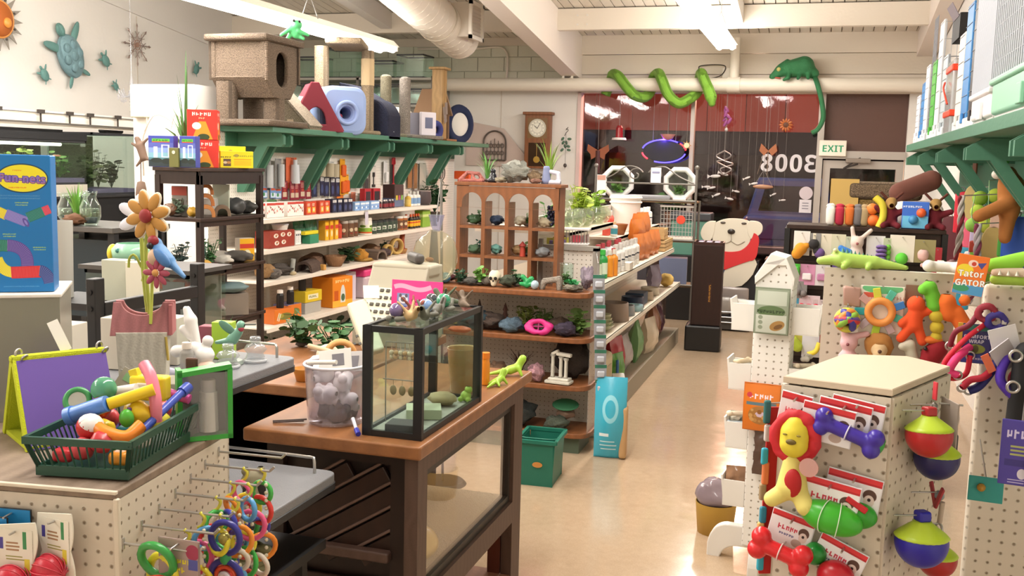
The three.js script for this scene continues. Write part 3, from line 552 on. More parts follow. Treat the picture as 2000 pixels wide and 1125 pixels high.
{ // sun face at the edge
const t=thing('sun_plaque','silver rayed sun plaque with an orange face on the wall','wall ornament',[XL + .06,3.12,-7.98],PI / 2);
for(let i=0;i<16;i++){const a=i / 16*PI*2;part(t,'ray',ex([[.17,-.03],[.3,.0],[.17,.03]],.012,.003).rotateZ(a),mat(0x9a938a,.45,{metalness:.4}));if(i % 2)part(t,'gem',ball(.012,cos(a)*.2,sin(a)*.2,.012,8),mat(0x4a4540,.3));}
part(t,'face',new THREE.SphereGeometry(.175,20,14).scale(1,1,.25),mat(0xb8652c,.45,{metalness:.3}));part(t,'face_ring',to(.175,.014,0,0,.0),mat(0xd08a45,.4));part(t,'cheek',new THREE.SphereGeometry(.05,10,8).scale(1,1,.5).translate(.06,-.03,.045),mat(0xdc8f3e,.4));
}
{ // snowflake
const t=thing('snowflake_ornament','pinkish metal snowflake hanging high on the white wall','wall ornament',[XL + .04,3.12,-10.06],PI / 2);const m=mat(0x9d8b84,.4,{metalness:.5});
for(let i=0;i<8;i++){const a=i / 8*PI*2;part(t,'arm',[rd(.04,0,0,.21,0,0,.005),rd(.1,0,0,.15,.035,0,.004),rd(.1,0,0,.15,-.035,0,.004),rd(.07,.03,0,.12,0,0,.004),rd(.07,-.03,0,.12,0,0,.004),put(new THREE.OctahedronGeometry(.022).scale(1.6,.8,.5),.215,0,0)].map((g)=>g.rotateZ(a + PI / 2)),m);}
part(t,'hub',[cy(.03,.03,.014,16,0,0,0,PI / 2),to(.055,.005)],mat(0xb08d7d,.4,{metalness:.4}));
}
{ // crystal chandelier
const t=thing('crystal_chandelier','small clear crystal chandelier hanging before the wall','chandelier',[-6.4,2.42,-8.25]);const m=mat(0xe9eaee,.05,{transmission:.85,thickness:0,ior:1.6});
part(t,'stem',[la([[.001,-.12],[.02,-.1],[.006,-.05],[.03,0],[.03,.03],[.008,.06],[.02,.1],[.004,.2],[.003,.9]],12)],m);
for(let i=0;i<8;i++){const a=i*PI / 4,c=cos(a),s=sin(a);part(t,'arm',tb([[0,.02,0],[c*.05,-.02,s*.05],[c*.1,.0,s*.1],[c*.12,.05,s*.12]],.007,12,6),m);part(t,'crystal',[put(new THREE.OctahedronGeometry(.024).scale(.7,1.3,.7),c*.12,-.02,s*.12),put(new THREE.OctahedronGeometry(.018),c*.09,-.06,s*.09)],m);}
part(t,'drop',[put(new THREE.OctahedronGeometry(.035).scale(1,.8,1),0,-.16,0),rd(0,-.16,0,0,-.1,0,.004)],m);
}
{ // grey box with its cable and the wind chime on the column
const t=thing('thermostat_box','pale grey-green junction box at the corner of the white column','box',[-5.33,2.28,-6.97]);
part(t,'cover',rb(.14,.26,.07,.01,0,0,0),mat(0xc5c4ae,.55));part(t,'cable',tb([[.06,-.12,0],[.07,-.2,.01],[.03,-.3,.01],[.03,-.6,.01]],.006,30,6),mat(0xb5aa9a,.6));
const c=thing('lizard_chime','rusty iron wind chime of lizard, bell and diamond on a chain','wind chime',[-5.28,1.88,-6.9]);const m=mat(0x6b5547,.8);
part(c,'chain',rd(0,.1,0,0,-.62,0,.004),m);
part(c,'lizard',figure([B(0,.04,0,.035,.03,-.05,0,.03),B(0,.04,0,.03,-.03,.1,0,.02),B(.01,.05,0,.014,.07,.1,0,.01),B(-.02,.03,0,.014,-.08,.06,0,.01),B(.03,-.05,0,.014,.1,-.07,0,.01),B(.02,-.06,0,.016,-.04,-.12,0,.008)],30),m);
part(c,'bell',la([[.002,-.24],[.03,-.25],[.04,-.3],[.045,-.36],[.04,-.36]],16),m);part(c,'clapper',ex([[0,-.55],[.03,-.48],[0,-.41],[-.03,-.48]],.006,.001),m);
}
// ---------- printed matter ----------
const font=(c,px,w='bold',f='sans-serif')=>{c.font=`${w} ${px}px ${f}`;c.textAlign='center';c.textBaseline='middle';};
const txt=(c,s,x,y,px,col,o={})=>{c.save();c.translate(x,y);if(o.rot)c.rotate(o.rot);font(c,px,o.w,o.f);if(o.line){c.lineWidth=o.lw||px / 5;c.strokeStyle=o.line;c.lineJoin='round';c.strokeText(s,0,0);}c.fillStyle=col;c.fillText(s,0,0);c.restore();};
const fill=(c,col,x,y,w,h)=>{c.fillStyle=col;c.fillRect(x,y,w,h);};
const oval=(c,col,x,y,rx,ry=rx,rot=0)=>{c.fillStyle=col;c.beginPath();c.ellipse(x,y,rx,ry,rot,0,7);c.fill();};
const lines=(c,col,x,y,w,n,step,h=2)=>{c.fillStyle=col;for(let i=0;i<n;i++)c.fillRect(x + rr(0,w*.1),y + i*step,w*rr(.7,.95),h);};
const scr=(c,x,y,w,px,col)=>{c.fillStyle=col;const n=max(3,floor(w /(px*.6))),d=w / n;for(let i=0;i<n;i++){const u=x - w / 2 + i*d,a=px*rr(.5,.7);c.fillRect(u,y - a / 2,d*.28,a);c.fillRect(u,y + rr(-.3,.15)*px,d*.7,px*.16);if(rnd()>.4)c.fillRect(u + d*.5,y - a / 2,d*.22,a*rr(.5,1));}}; // unreadable small print
const pm=(t,rough=.45)=>mat(0xffffff,rough,{map:t});
const P={
funnets:tex(512,1280,(c,w,h)=>{
fill(c,'#1273b8',0,0,w,h);oval(c,'#1c3f5c',268,212,226,138);oval(c,'#e8dd2c',268,212,215,126);
c.save();c.translate(264,215);c.rotate(.04);txt(c,'Fun-nets',0,0,98,'#f08a2a',{line:'#54409a',lw:16,w:'bold'});txt(c,'Fun-nets',0,-4,98,'#7d6cc0');c.restore();scr(c,225,140,79,22,'#d9922b');scr(c,225,300,156,20,'#d9622b');
for(const[y,n]of[[375,1],[400,1]])scr(c,220,y,400,19,'#5a8fc0');
const seg=(pts,col,lw)=>{c.lineCap='butt';c.lineWidth=lw;c.strokeStyle=col;c.beginPath();c.moveTo(...pts[0]);pts.length===3?c.quadraticCurveTo(...pts[1],...pts[2]):c.lineTo(...pts[1]);c.stroke();c.setLineDash([4,8]);c.strokeStyle='rgba(255,255,255,.28)';c.lineWidth=lw*.9;c.stroke();c.setLineDash([]);};
seg([[0,500],[120,560]],'#e0cf2a',92);seg([[110,545],[290,620]],'#7a72c4',96);seg([[300,580],[440,520]],'#16736a',96);seg([[440,520],[500,495]],'#d23a55',84);oval(c,'#5b4fa0',285,625,22,46,-.5);oval(c,'#8b83cf',285,625,10,26,-.5);
seg([[0,860],[60,830],[130,850]],'#157260',110);seg([[115,840],[300,850],[285,1040]],'#5a469c',112);seg([[20,960],[50,1080],[150,1095]],'#e3d32e',100);seg([[140,1098],[400,1090]],'#d4242c',112);seg([[390,1080],[460,1090],[480,1200]],'#36478f',108);
for(const[x,y]of[[255,440],[140,735],[400,860]]){scr(c,x,y,118,18,'#b9d24a');scr(c,x,y + 22,108,18,'#b9d24a');}
scr(c,230,1230,316,17,'#5e9fd4');
}),
pink:tex(256,150,(c,w,h)=>{fill(c,'#ea3f8e',0,0,w,h);c.strokeStyle='#f3a9c8';c.lineWidth=22;c.beginPath();c.moveTo(12,34);c.bezierCurveTo(80,5,110,70,200,26);c.stroke();fill(c,'#7d8fc0',28,62,62,70);oval(c,'#d9d9e6',60,92,24,20);oval(c,'#5d5560',60,92,13,12);oval(c,'#5d5560',45,74,7,9);oval(c,'#5d5560',75,74,7,9);fill(c,'#2c3da0',28,124,62,14);txt(c,'Cat: E',142,95,30,'#7a1540');lines(c,'#b31f66',218,45,30,4,12,3);}),
filter:tex(128,256,(c,w,h)=>{fill(c,'#3b46a4',0,0,w,h);const g=['#5560b2','#7f9bd2','#7fb2c6','#4f7f88'];g.forEach((k,i)=>fill(c,k,0,56 + i*42,w,44));fill(c,'#57b53a',18,22,92,30);fill(c,'#c8402c',18,46,92,7);scr(c,64,36,79,22,'#2b5a1f');fill(c,'#dfe8f2',26,90,20,92);c.strokeStyle='#cdd8f0';c.lineWidth=8;c.strokeRect(70,76,34,100);fill(c,'#26343a',0,200,w,56);oval(c,'#1d2a26',40,205,30,20);oval(c,'#1d2a26',96,212,30,24);}),
heater:tex(128,128,(c,w,h)=>{fill(c,'#e2382a',0,0,w,h);c.fillStyle='#f09a2c';c.beginPath();c.moveTo(20,h);c.lineTo(50,50);c.lineTo(80,50);c.lineTo(110,h);c.fill();scr(c,64,18,86,24,'#fbe9df');scr(c,64,36,28,12,'#f7cf9f');oval(c,'#efe8df',40,70,20,16);oval(c,'#3b4a26',70,118,26,14);}),
yellow:tex(128,96,(c,w,h)=>{fill(c,'#efe01e',0,0,w,h);oval(c,'#b9a34c',62,24,10);scr(c,92,26,85,13,'#8a8a2a');fill(c,'#e8a21a',52,44,70,6);fill(c,'#f1c61e',52,54,70,30);fill(c,'#6c5540',10,44,30,44);oval(c,'#d9c9a8',18,66,8);oval(c,'#c9924c',32,66,8);scr(c,22,34,43,12,'#222');}),
puppy:tex(128,96,(c,w,h)=>{fill(c,'#f0e9e4',0,0,w,h);fill(c,'#c8433a',0,0,w,16);for(let i=0;i<14;i++)oval(c,pick(['#b5483f','#8d4a3a','#d98b7f']),rr(6,122),rr(22,90),rr(3,9));}),
pupred:tex(128,80,(c,w,h)=>{fill(c,'#9c3b2c',0,0,w,h);for(const[x,y]of[[30,22],[66,18],[100,20],[34,58],[70,56]]){oval(c,'#f3e7d8',x,y,12,11);oval(c,'#c77e55',x + 2,y - 3,6,4);oval(c,'#5d2f22',x,y + 3,3);}}),
redcan:tex(96,96,(c,w,h)=>{fill(c,'#d2482a',0,0,w,h);fill(c,'#efb13c',20,40,60,44);oval(c,'#f0d9b0',50,62,18,14);lines(c,'#f3e3c8',14,12,60,3,8,4);}),
navy:tex(96,128,(c,w,h)=>{fill(c,'#26263f',0,0,w,h);fill(c,'#e6e2dc',8,6,80,26);lines(c,'#55536a',14,12,60,3,7,2);oval(c,'#44507a',48,84,26,30);}),
redcard:tex(96,128,(c,w,h)=>{fill(c,'#8f2334',0,0,w,h);fill(c,'#d9c4a8',14,78,66,34);lines(c,'#e7b6a4',14,14,66,4,10,4);oval(c,'#b8482e',48,66,20,12);}),
blucard:tex(96,96,(c,w,h)=>{fill(c,'#6f95c8',0,0,w,h);fill(c,'#d9e4f2',6,50,84,40);fill(c,'#cf5a3c',8,8,80,20);oval(c,'#3f8f5a',40,64,16);}),
skyblue:tex(96,64,(c,w,h)=>{fill(c,'#8fb1dd',0,0,w,h);fill(c,'#eaf1f8',0,6,w,14);oval(c,'#eaf1f8',30,44,18,8);oval(c,'#5f86c4',66,44,16,9);}),
orange:tex(128,128,(c,w,h)=>{fill(c,'#e8891f',0,0,w,h);fill(c,'#f4b63f',0,100,w,28);scr(c,64,16,92,22,'#f8dca0');c.fillStyle='#d9dcdc';c.beginPath();c.moveTo(50,110);c.quadraticCurveTo(45,60,60,34);c.lineTo(70,34);c.quadraticCurveTo(86,60,80,110);c.fill();oval(c,'#4f6c4f',66,88,12,16);fill(c,'#c85a1a',10,56,26,44);}),
lizard:tex(128,64,(c,w,h)=>{fill(c,'#e07a26',0,0,w,h);oval(c,'#7d7a34',68,34,44,16);oval(c,'#a89b3f',40,30,20,10);c.strokeStyle='#f2ead8';c.lineWidth=5;c.beginPath();c.moveTo(16,50);c.lineTo(30,14);c.moveTo(26,54);c.lineTo(40,18);c.stroke();}),
yelbox:tex(128,64,(c,w,h)=>{fill(c,'#dcbf2a',0,0,w,h);fill(c,'#ece6c4',20,18,80,30);scr(c,60,33,60,20,'#5f6a3a');}),
jarg:tex(128,64,(c,w,h)=>{fill(c,'#f2efdf',0,0,w,h);fill(c,'#8fb63a',0,30,w,34);fill(c,'#d2622b',0,54,w,10);for(let i=0;i<4;i++){oval(c,'#5f7f2c',16 + i*32,20,10,8);oval(c,'#6f9a32',16 + i*32,42,8,6);}}),
jard:tex(128,64,(c,w,h)=>{fill(c,'#3d4a3c',0,0,w,h);for(let i=0;i<4;i++){fill(c,'#dcdccf',6 + i*32,16,20,30);oval(c,'#56764f',16 + i*32,34,7);}}),
jarb:tex(128,64,(c,w,h)=>{fill(c,'#6d4b33',0,0,w,h);for(let i=0;i<4;i++){oval(c,'#d9c3a0',16 + i*32,28,9,12);oval(c,'#8a2f22',16 + i*32,50,8,5);}}),
yelbot:tex(64,128,(c,w,h)=>{fill(c,'#f0b41e',0,0,w,h);fill(c,'#d3402a',0,30,w,26);oval(c,'#e8e0c2',32,86,16,22);}),
whitelab:tex(128,96,(c,w,h)=>{fill(c,'#f1efec',0,0,w,h);for(let i=0;i<3;i++){fill(c,'#2f3844',12 + i*42,20,26,14);lines(c,'#8c8f96',12 + i*42,42,26,5,9,3);}}),
gator:tex(160,224,(c,w,h)=>{fill(c,'#ef7a2a',0,0,w,h);fill(c,'#4f9bd0',0,168,w,60);oval(c,'#f4dc3a',46,86,44,34);oval(c,'#3f9a6b',40,190,46,20);c.fillStyle='#4a4f9c';c.beginPath();c.moveTo(100,40);c.lineTo(150,30);c.lineTo(130,70);c.fill();oval(c,'#f3d9cf',82,44,26,20);oval(c,'#c9412f',86,46,12);c.save();c.translate(80,104);c.rotate(-.08);txt(c,'Tator',0,0,52,'#ffffff',{line:'#7a4a2a',lw:3});txt(c,'GATOR',0,52,48,'#ffffff',{line:'#4a6a7a',lw:3});c.restore();}),
comfort:tex(128,192,(c,w,h)=>{fill(c,'#35356f',0,0,w,h);fill(c,'#2f7f6c',0,0,w,30);txt(c,'COMFORT',64,60,25,'#e6e6ee');txt(c,'WRAP',64,84,25,'#e6e6ee');oval(c,'#8f9b3e',62,122,44,24);oval(c,'#5a5a2c',62,122,14,20);fill(c,'#3b4fa2',0,150,w,42);scr(c,64,172,75,18,'#dfe2f2');}),
dogcard:tex(160,112,(c,w,h)=>{fill(c,'#eeeef2',0,0,w,h);fill(c,'#d8343a',0,0,w,20);fill(c,'#b9232c',0,14,w,6);scr(c,70,52,78,26,'#c7324a');scr(c,70,74,58,14,'#4a4f86');oval(c,'#5a3f36',130,50,20,18);oval(c,'#e2d3cc',130,66,16,18);oval(c,'#2a201e',130,62,5);oval(c,'#b9a79e',112,92,20,14);}),
ringcard:tex(160,192,(c,w,h)=>{fill(c,'#efe8dc',0,0,w,h);c.fillStyle='#6cc58a';c.beginPath();c.ellipse(80,8,76,22,0,0,7);c.fill();scr(c,104,46,132,20,'#c98f7a');fill(c,'#d95d48',10,26,40,20);}),
greentreat:tex(128,192,(c,w,h)=>{fill(c,'#8f9a86',0,0,w,h);fill(c,'#b9c0b2',8,8,112,60);oval(c,'#59704a',64,96,52,26);scr(c,64,96,108,20,'#31402a');fill(c,'#c6ccc0',6,110,116,78);oval(c,'#a9834f',88,156,30,20,-.5);oval(c,'#7a5a38',92,160,18,9,-.5);for(let i=0;i<3;i++)oval(c,'#8f9a86',24,122 + i*22,9);}),
orangetreat:tex(128,176,(c,w,h)=>{fill(c,'#d9772a',0,0,w,h);scr(c,66,44,90,30,'#efdcea');fill(c,'#5f7680',10,66,108,12);oval(c,'#a5743f',64,116,46,36);oval(c,'#cdb6c9',62,112,18,11);oval(c,'#c2404a',20,40,10);for(let i=0;i<12;i++)oval(c,pick(['#8b5a2c','#b98a50','#c99b60']),rr(26,100),rr(92,146),rr(4,9));}),
exit:tex(256,160,(c,w,h)=>{fill(c,'#efe9da',0,0,w,h);txt(c,'EXIT',128,84,104,'#2f9a6c',{w:'bold'});}),
hygiene:tex(128,192,(c,w,h)=>{fill(c,'#3fa9c4',0,0,w,h);oval(c,'#8fd0df',64,70,34,34);oval(c,'#3fa9c4',64,70,22,22);fill(c,'#dfe9ec',20,130,40,8);lines(c,'#bfe0e8',20,150,80,3,10,3);}),
purplecard:tex(128,192,(c,w,h)=>{fill(c,'#4a3f9a',0,0,w,h);scr(c,64,40,96,40,'#cfc9ea');lines(c,'#a9b06a',30,74,66,3,12,6);fill(c,'#3a3280',14,116,100,20);oval(c,'#d9d5e2',76,158,16);lines(c,'#bfb8dd',26,176,80,2,8,3);}),
bluetoy:tex(128,144,(c,w,h)=>{fill(c,'#3d6fd0',0,0,w,h);fill(c,'#6fbfe6',0,76,w,68);scr(c,50,24,97,18,'#e9eef8');}),
clockface:tex(256,256,(c,w,h)=>{oval(c,'#c9c6b4',128,128,126);oval(c,'#e9e6d8',128,128,108);c.strokeStyle='#6d6a5a';c.lineWidth=3;c.beginPath();c.arc(128,128,74,0,7);c.stroke();['12','1','2','3','4','5','6','7','8','9','10','11'].forEach((s,i)=>{const a=i / 12*PI*2;txt(c,s,128 + sin(a)*92,128 - cos(a)*92,24,'#4f4a3c',{f:'serif'});});}),
bluecard:tex(96,160,(c,w,h)=>{fill(c,'#17181c',0,0,w,h);fill(c,'#1f86c6',0,0,w,46);lines(c,'#35607c',16,70,60,6,12,4);scr(c,48,92,39,22,'#4f86a2');}),
foot:tex(128,160,(c,w,h)=>{fill(c,'#e9e6d8',0,0,w,h);fill(c,'#3f8f5a',92,6,14,60);fill(c,'#4c459c',2,30,16,40);lines(c,'#a5805f',26,44,60,3,12,6);lines(c,'#9a9a52',20,92,84,2,10,4);fill(c,'#e0d24a',96,100,20,50);}),
ferretcard:tex(128,176,(c,w,h)=>{fill(c,'#a08c86',0,0,w,h);scr(c,60,60,100,24,'#ded22c');scr(c,66,84,43,24,'#ded22c');oval(c,'#9c3050',110,30,22);fill(c,'#4a4f9a',96,50,30,30);lines(c,'#b4473c',16,110,40,2,14,6);lines(c,'#7d6a62',70,130,46,3,12,3);}),
};
// ---------- product builders (base at y = 0, front toward +z) ----------
function carton(name,label,w,h,d,body,print,pos,ry,group,o={}){
const t=thing(name,label,o.cat||'box',pos,ry,group);
part(t,'carton',rb(w,h,d,.003,0,h / 2,0),mat(body,.5));
if(print)part(t,'front_print',bx(w - .006,h - .006,.0012,0,h / 2,d / 2 + .0005),pm(print));
if(print&&o.side)part(t,'side_print',bx(.0012,h - .006,d - .006,w / 2 + .0005,h / 2,0),pm(print));
return t;
}
function bottle(label,r,h,body,cap,lab,pos,group,o={}){
const t=thing(o.name||'bottle',label,o.cat||'bottle',pos,o.ry||0,group),nk=o.neck||.4,n=o.seg||14;
part(t,'body',la([[.001,0],[r*.94,0],[r,r*.1],[r,h*.66],[r*.9,h*.73],[r*nk,h*.8],[r*nk,h*.86],[.001,h*.86]],n),o.bm||mat(body,.4));
part(t,'cap',cy(r*(nk + .06),r*(nk + .1),h*.18,n,0,h*.91,0),mat(cap,.4));
if(lab !==null)part(t,'label_band',new THREE.CylinderGeometry(r*1.012,r*1.012,h*.4,n,1,true).translate(0,h*.35,0),lab&&lab.isTexture?pm(lab):mat(lab,.5));
return t;
}
function jar(label,r,h,body,lid,lab,pos,group,name='jar'){
const t=thing(name,label,'jar',pos,rr(0,6),group);
part(t,'body',la([[.001,0],[r*.95,0],[r,.006],[r,h*.8],[r*.9,h*.86],[.001,h*.86]],16),mat(body,.35));
part(t,'lid',cy(r*.95,r*.98,h*.15,16,0,h*.925,0),mat(lid,.4));
if(lab)part(t,'label_band',new THREE.CylinderGeometry(r*1.012,r*1.012,h*.6,16,1,true).translate(0,h*.4,0),pm(lab));
return t;
}
function hangcard(label,w,h,col,print,item,pos,ry,group,o={}){ // card on a peg, product in front
const t=thing(o.name||'carded_toy',label,o.cat||'pet toy',pos,ry,group);
part(t,'card',rb(w,h,.004,.0015,0,-h / 2,0),mat(col,.5));
if(print)part(t,'card_print',bx(w - .004,h - .004,.001,0,-h / 2,.0026),pm(print));
if(item)part(t,'toy',item[0],item[1]);
if(o.peg !==false)part(t,'peg_hook',rd(0,-.012,.03,0,-.008,o.reach||-.026,.0025,6),STEEL);
return t;
}
function pouch(label,w,h,d,col,print,pos,ry,group,o={}){ // flat bottomed film bag
const t=thing(o.name||'treat_pouch',label,o.cat||'treat bag',pos,ry,group),g=new THREE.BoxGeometry(w,h,d,8,10,2),p=g.attributes.position;
for(let i=0;i<p.count;i++){const y=p.getY(i)/ h + .5,x=p.getX(i)/ w*2,k=max(.06,sin(PI*min(1,max(0,y*.9 + .08)))*(1 - .55*x*x));p.setZ(i,p.getZ(i)*k + noise.noise(p.getX(i)*40,y*5,col % 9)*.004 +(print?0:noise.noise(p.getX(i)*26,p.getY(i)*26,col % 7)*.03*k));if(!print)p.setX(i,p.getX(i)*(1 + .16*noise.noise(p.getY(i)*18,col % 5,2)));}
g.computeVertexNormals();const m=o.mat||mat(col,.25);
part(t,'bag',put(g,0,h / 2,0),m);
if(print){const q=new THREE.PlaneGeometry(w*.96,h*.96,6,8),a=q.attributes.position;for(let i=0;i<a.count;i++){const y=a.getY(i)/ h + .5,x=a.getX(i)/ w*2,k=max(.06,sin(PI*min(1,max(0,y*.9 + .08)))*(1 - .55*x*x));a.setZ(i,d / 2*k + .005);}q.computeVertexNormals();part(t,'front_print',put(q,0,h / 2,0),pm(print,.25));}
part(t,'seal',bx(w,.012,.004,0,h - .004,0),m);
return t;
}
// leaves: curved blades about a stem point
function blades(n,h,spread,w=.01,droop=.5,s=1){
const out=[];
for(let i=0;i<n;i++){
const a=i*2.4 + s,L=h*rr(.6,1),sp=spread*rr(.3,1),pos=[],idx=[],uv=[];
for(let k=0;k<=5;k++){const t=k / 5,rad=sp*t*t + .006,y=L*(t - droop*t*t*t*.5*(sp /(spread||1))),ww=w*(1 - t*t*.95)/ 2;pos.push(cos(a)*rad - sin(a)*ww,y,sin(a)*rad + cos(a)*ww,cos(a)*rad + sin(a)*ww,y,sin(a)*rad - cos(a)*ww);uv.push(0,t,1,t);if(k<5){const q=k*2;idx.push(q,q + 1,q + 2,q + 1,q + 3,q + 2,q,q + 2,q + 1,q + 1,q + 2,q + 3);}}
const g=new THREE.BufferGeometry();g.setAttribute('position',new THREE.Float32BufferAttribute(pos,3));g.setAttribute('uv',new THREE.Float32BufferAttribute(uv,2));g.setIndex(idx.filter((_,j)=>floor(j / 6)% 2===0));g.computeVertexNormals();out.push(g);
}
return out;
}
function bushy(n,h,spread,leaf=.03,s=1){ // stems with oval leaves
const out=[];
for(let i=0;i<n;i++){
const a=i*2.4 + s,L=h*rr(.5,1),sp=spread*rr(.2,1),c=V(cos(a)*sp,L,sin(a)*sp);out.push(rod(V(0,0,0),c,.0025,4));
for(let k=0;k<5;k++){const t=.35 + k*.16,g=new THREE.CircleGeometry(leaf*rr(.6,1),7).scale(1,.55,1);put(g,leaf*.5,0,0);put(g,0,0,0,rr(-1.8,-.4),rr(0,6.3),rr(-.5,.5));g.translate(c.x*t + rr(-1,1)*leaf*.5,c.y*t,c.z*t + rr(-1,1)*leaf*.5);out.push(g);}
}
return out;
}
const LEAF=(c)=>mat(c,.55,{side:THREE.DoubleSide});
function plant(name,label,kind,n,h,sp,col,pos,o={}){
const t=thing(name,label,'plant',pos,rr(0,6),o.group);
part(t,'foliage',kind==='grass'?blades(n,h,sp,o.w||.01,o.droop??.5,rr(0,6)):bushy(n,h,sp,o.leaf||.03,rr(0,6)),LEAF(col));
if(o.base !==null)part(t,o.pot?'pot':'base',o.pot||sit(blob(.03,.2,3,5,1,.4,1,2)),mat(o.potc||0x5a5048,.8));
return t;
}
// ---------- goods on the white shelves under the ledge ----------
{
const X0=-4.36,F=PI / 2,y1=1.361,y2=1.111,y3=.856,y4=.486;
const row=(t0,zs,x,y)=>zs.map((z,i)=>(i?dup(t0,[x + rr(-.01,.01),y,z],t0.rotation.y + rr(-.08,.08)):t0));
// top shelf
row(carton('seed_box','white carton with small red and brown pictures on the top white shelf',.11,.125,.09,0xeae2dc,P.puppy,[X0,y1,-7.15],F + .2,'white seed cartons',{side:true}),[-7.15,-7.29,-7.42,-7.62,-7.75],X0,y1);
row(carton('food_box','orange-red food box with a yellow panel on the top white shelf',.1,.115,.09,0xc9472c,P.redcan,[X0,y1,-7.92],F,'orange food boxes',{side:true}),[-7.9,-8.02,-8.15,-8.28],X0,y1);
row(carton('food_box','dark navy box with a pale panel on the top white shelf',.09,.125,.08,0x26263f,P.navy,[X0,y1,-8.42],F,'navy boxes',{side:true}),[-8.41,-8.52,-8.63,-8.74],X0,y1);
row(carton('powder_box','pale blue box with cloud shapes on the top white shelf',.11,.085,.08,0x8fb1dd,P.skyblue,[X0,y1,-8.9],F,'pale blue boxes',{side:true}),[-8.88,-9.0,-9.12,-9.24,-9.36],X0,y1);
row(bottle('small dark dropper bottle with a white cap on the top white shelf',.022,.09,0x3a2a2e,0xe6e0dc,0x8f3038,[X0,y1,-9.5],'dark dropper bottles'),[-9.47,-9.54,-9.61,-9.68,-9.75],X0 + .03,y1);
row(carton('red_frame_box','red cardboard box with dark window standing behind the dropper bottles',.15,.2,.06,0xb52a34,null,[-4.52,y1,-9.5],F,'red window boxes'),[-9.45,-9.7],-4.52,y1).forEach((t)=>part(t,'window_film',bx(.11,.12,.002,0,.11,.031),mat(0x4a3f42,.3)));
{const t=thing('reptile_kit','tall dark boxed kit with coloured base on the top white shelf','box',[X0 - .06,y1,-9.98],F);part(t,'carton',rb(.24,.24,.14,.004,0,.12,0),mat(0x44302f,.5));part(t,'lower_band',bx(.242,.09,.142,0,.05,0),mat(0x5f6e8c,.5));for(let i=0;i<3;i++)part(t,'lid_tab',bx(.05,.05,.003,-.07 + i*.07,.1,.073),mat([0xc9b33a,0xa94a64,0x7fae5a][i],.5));}
row(bottle('white bottle with a blue label on the top white shelf',.035,.16,0xe9e7e2,0xd8d6d0,0x7fa2c9,[X0,y1,-10.3],'white and blue bottles'),[-10.25,-10.37,-10.49],X0 + .02,y1);
bottle('yellow bottle among the white and blue bottles',.035,.14,0xd9b14a,0xece5d2,0xe3c56c,[X0 + .04,y1,-10.15]);
{const t=thing('goldfish_tank','small smoky plastic fish tank at the end of the top white shelf','fish tank',[X0 - .02,y1,-10.68]);part(t,'tank_wall',la([[.001,0],[.1,0],[.12,.05],[.11,.16],[.105,.16],[.113,.05],[.001,.005]],18),mat(0x6a5d5f,.25,{transmission:.4,thickness:0}));part(t,'rim',to(.108,.006,0,.16,0,PI / 2),mat(0x9a8d8a,.4));}
plant('plastic_plant','large dark green leafy plant past the end of the shelves','bush',26,.4,.22,0x2d5431,[-4.42,1.25,-11.2],{leaf:.06,pot:[cy(.07,.05,.12,14,0,-.05,0),cy(.03,.1,1.15,14,0,-.68,0)]});
// second shelf
{const t=carton('treat_carton','long red-brown carton with pictures of white puppies',.4,.14,.14,0x9c3b2c,P.pupred,[X0,y2,-7.42],F,undefined,{side:true});const u=thing('white_tub','shallow white tub lying on the red-brown puppy carton','tub',[X0,y2 + .141,-7.5]);part(u,'tub_body',cy(.07,.06,.04,18,0,.02,0),WHITE);part(u,'tub_lid',cy(.074,.074,.012,18,0,.046,0),mat(0xc9c9d2,.4));}
carton('small_carton','plain white carton between the red puppy carton and green pouches',.1,.12,.1,0xdcd8d2,P.whitelab,[X0,y2,-7.72],F);
row(pouch('dark green film pouch on the second white shelf',.13,.19,.05,0x2f6b4c,null,[X0 - .04,y2,-7.86],F,'green film pouches'),[-7.86,-7.95,-8.05,-8.14],X0 - .04,y2);
carton('yellow_stick_box','flat yellow stick box lying before the green pouches',.24,.03,.05,0xe5d52a,null,[X0 + .06,y2 + .08,-7.9],F);carton('green_box','teal green box under the flat yellow stick box',.16,.078,.08,0x3c8f6c,null,[X0 + .06,y2,-7.92],F);
row(carton('seed_pack','tall yellow and orange seed pack on the second white shelf',.07,.18,.07,0xe2a32a,P.yelbot,[X0,y2,-8.28],F,'yellow seed packs',{side:true}),[-8.26,-8.36,-8.46],X0,y2);
bottle('plain red bottle beside the yellow seed packs',.036,.18,0xb93a22,0xa8331f,0xc4472a,[X0,y2,-8.57]);
row(jar('brown picture jar with a pale lid on the second white shelf',.045,.16,0x6d4b33,0xb5aca0,P.jarb,[X0,y2,-8.68],'brown picture jars'),[-8.68,-8.79,-8.9],X0,y2);
jar('wide white jar with green and orange label on the second white shelf',.068,.17,0xf0ebdc,0xd9d2c2,P.jarg,[X0 + .01,y2,-9.14]);
row(jar('dark green jar with pale label windows on the second white shelf',.052,.13,0x3d4a3c,0x2c302e,P.jard,[X0,y2,-9.32],'dark green jars'),[-9.33,-9.46,-9.59,-9.72,-9.85],X0,y2);
row(jar('orange-brown jar with a white lid on the second white shelf',.05,.15,0xb06a35,0xe8e3da,P.jarb,[X0,y2,-9.99],'white lidded jars'),[-9.98,-10.1],X0,y2);
row(bottle('slim black and yellow bottle with an orange cap',.026,.16,0x38332a,0xdc5a24,P.yelbot,[X0,y2,-10.2],'orange capped bottles'),[-10.2,-10.27,-10.34,-10.42,-10.49],X0 + .02,y2);
row(carton('moss_box','lime green carton at the end of the second white shelf',.12,.19,.1,0x86b03c,null,[X0,y2,-10.62],F,'lime green cartons'),[-10.6,-10.74],X0,y2).forEach((t)=>part(t,'pale_stripe',bx(.122,.03,.102,0,.13,0),mat(0xc7d98a,.5)));
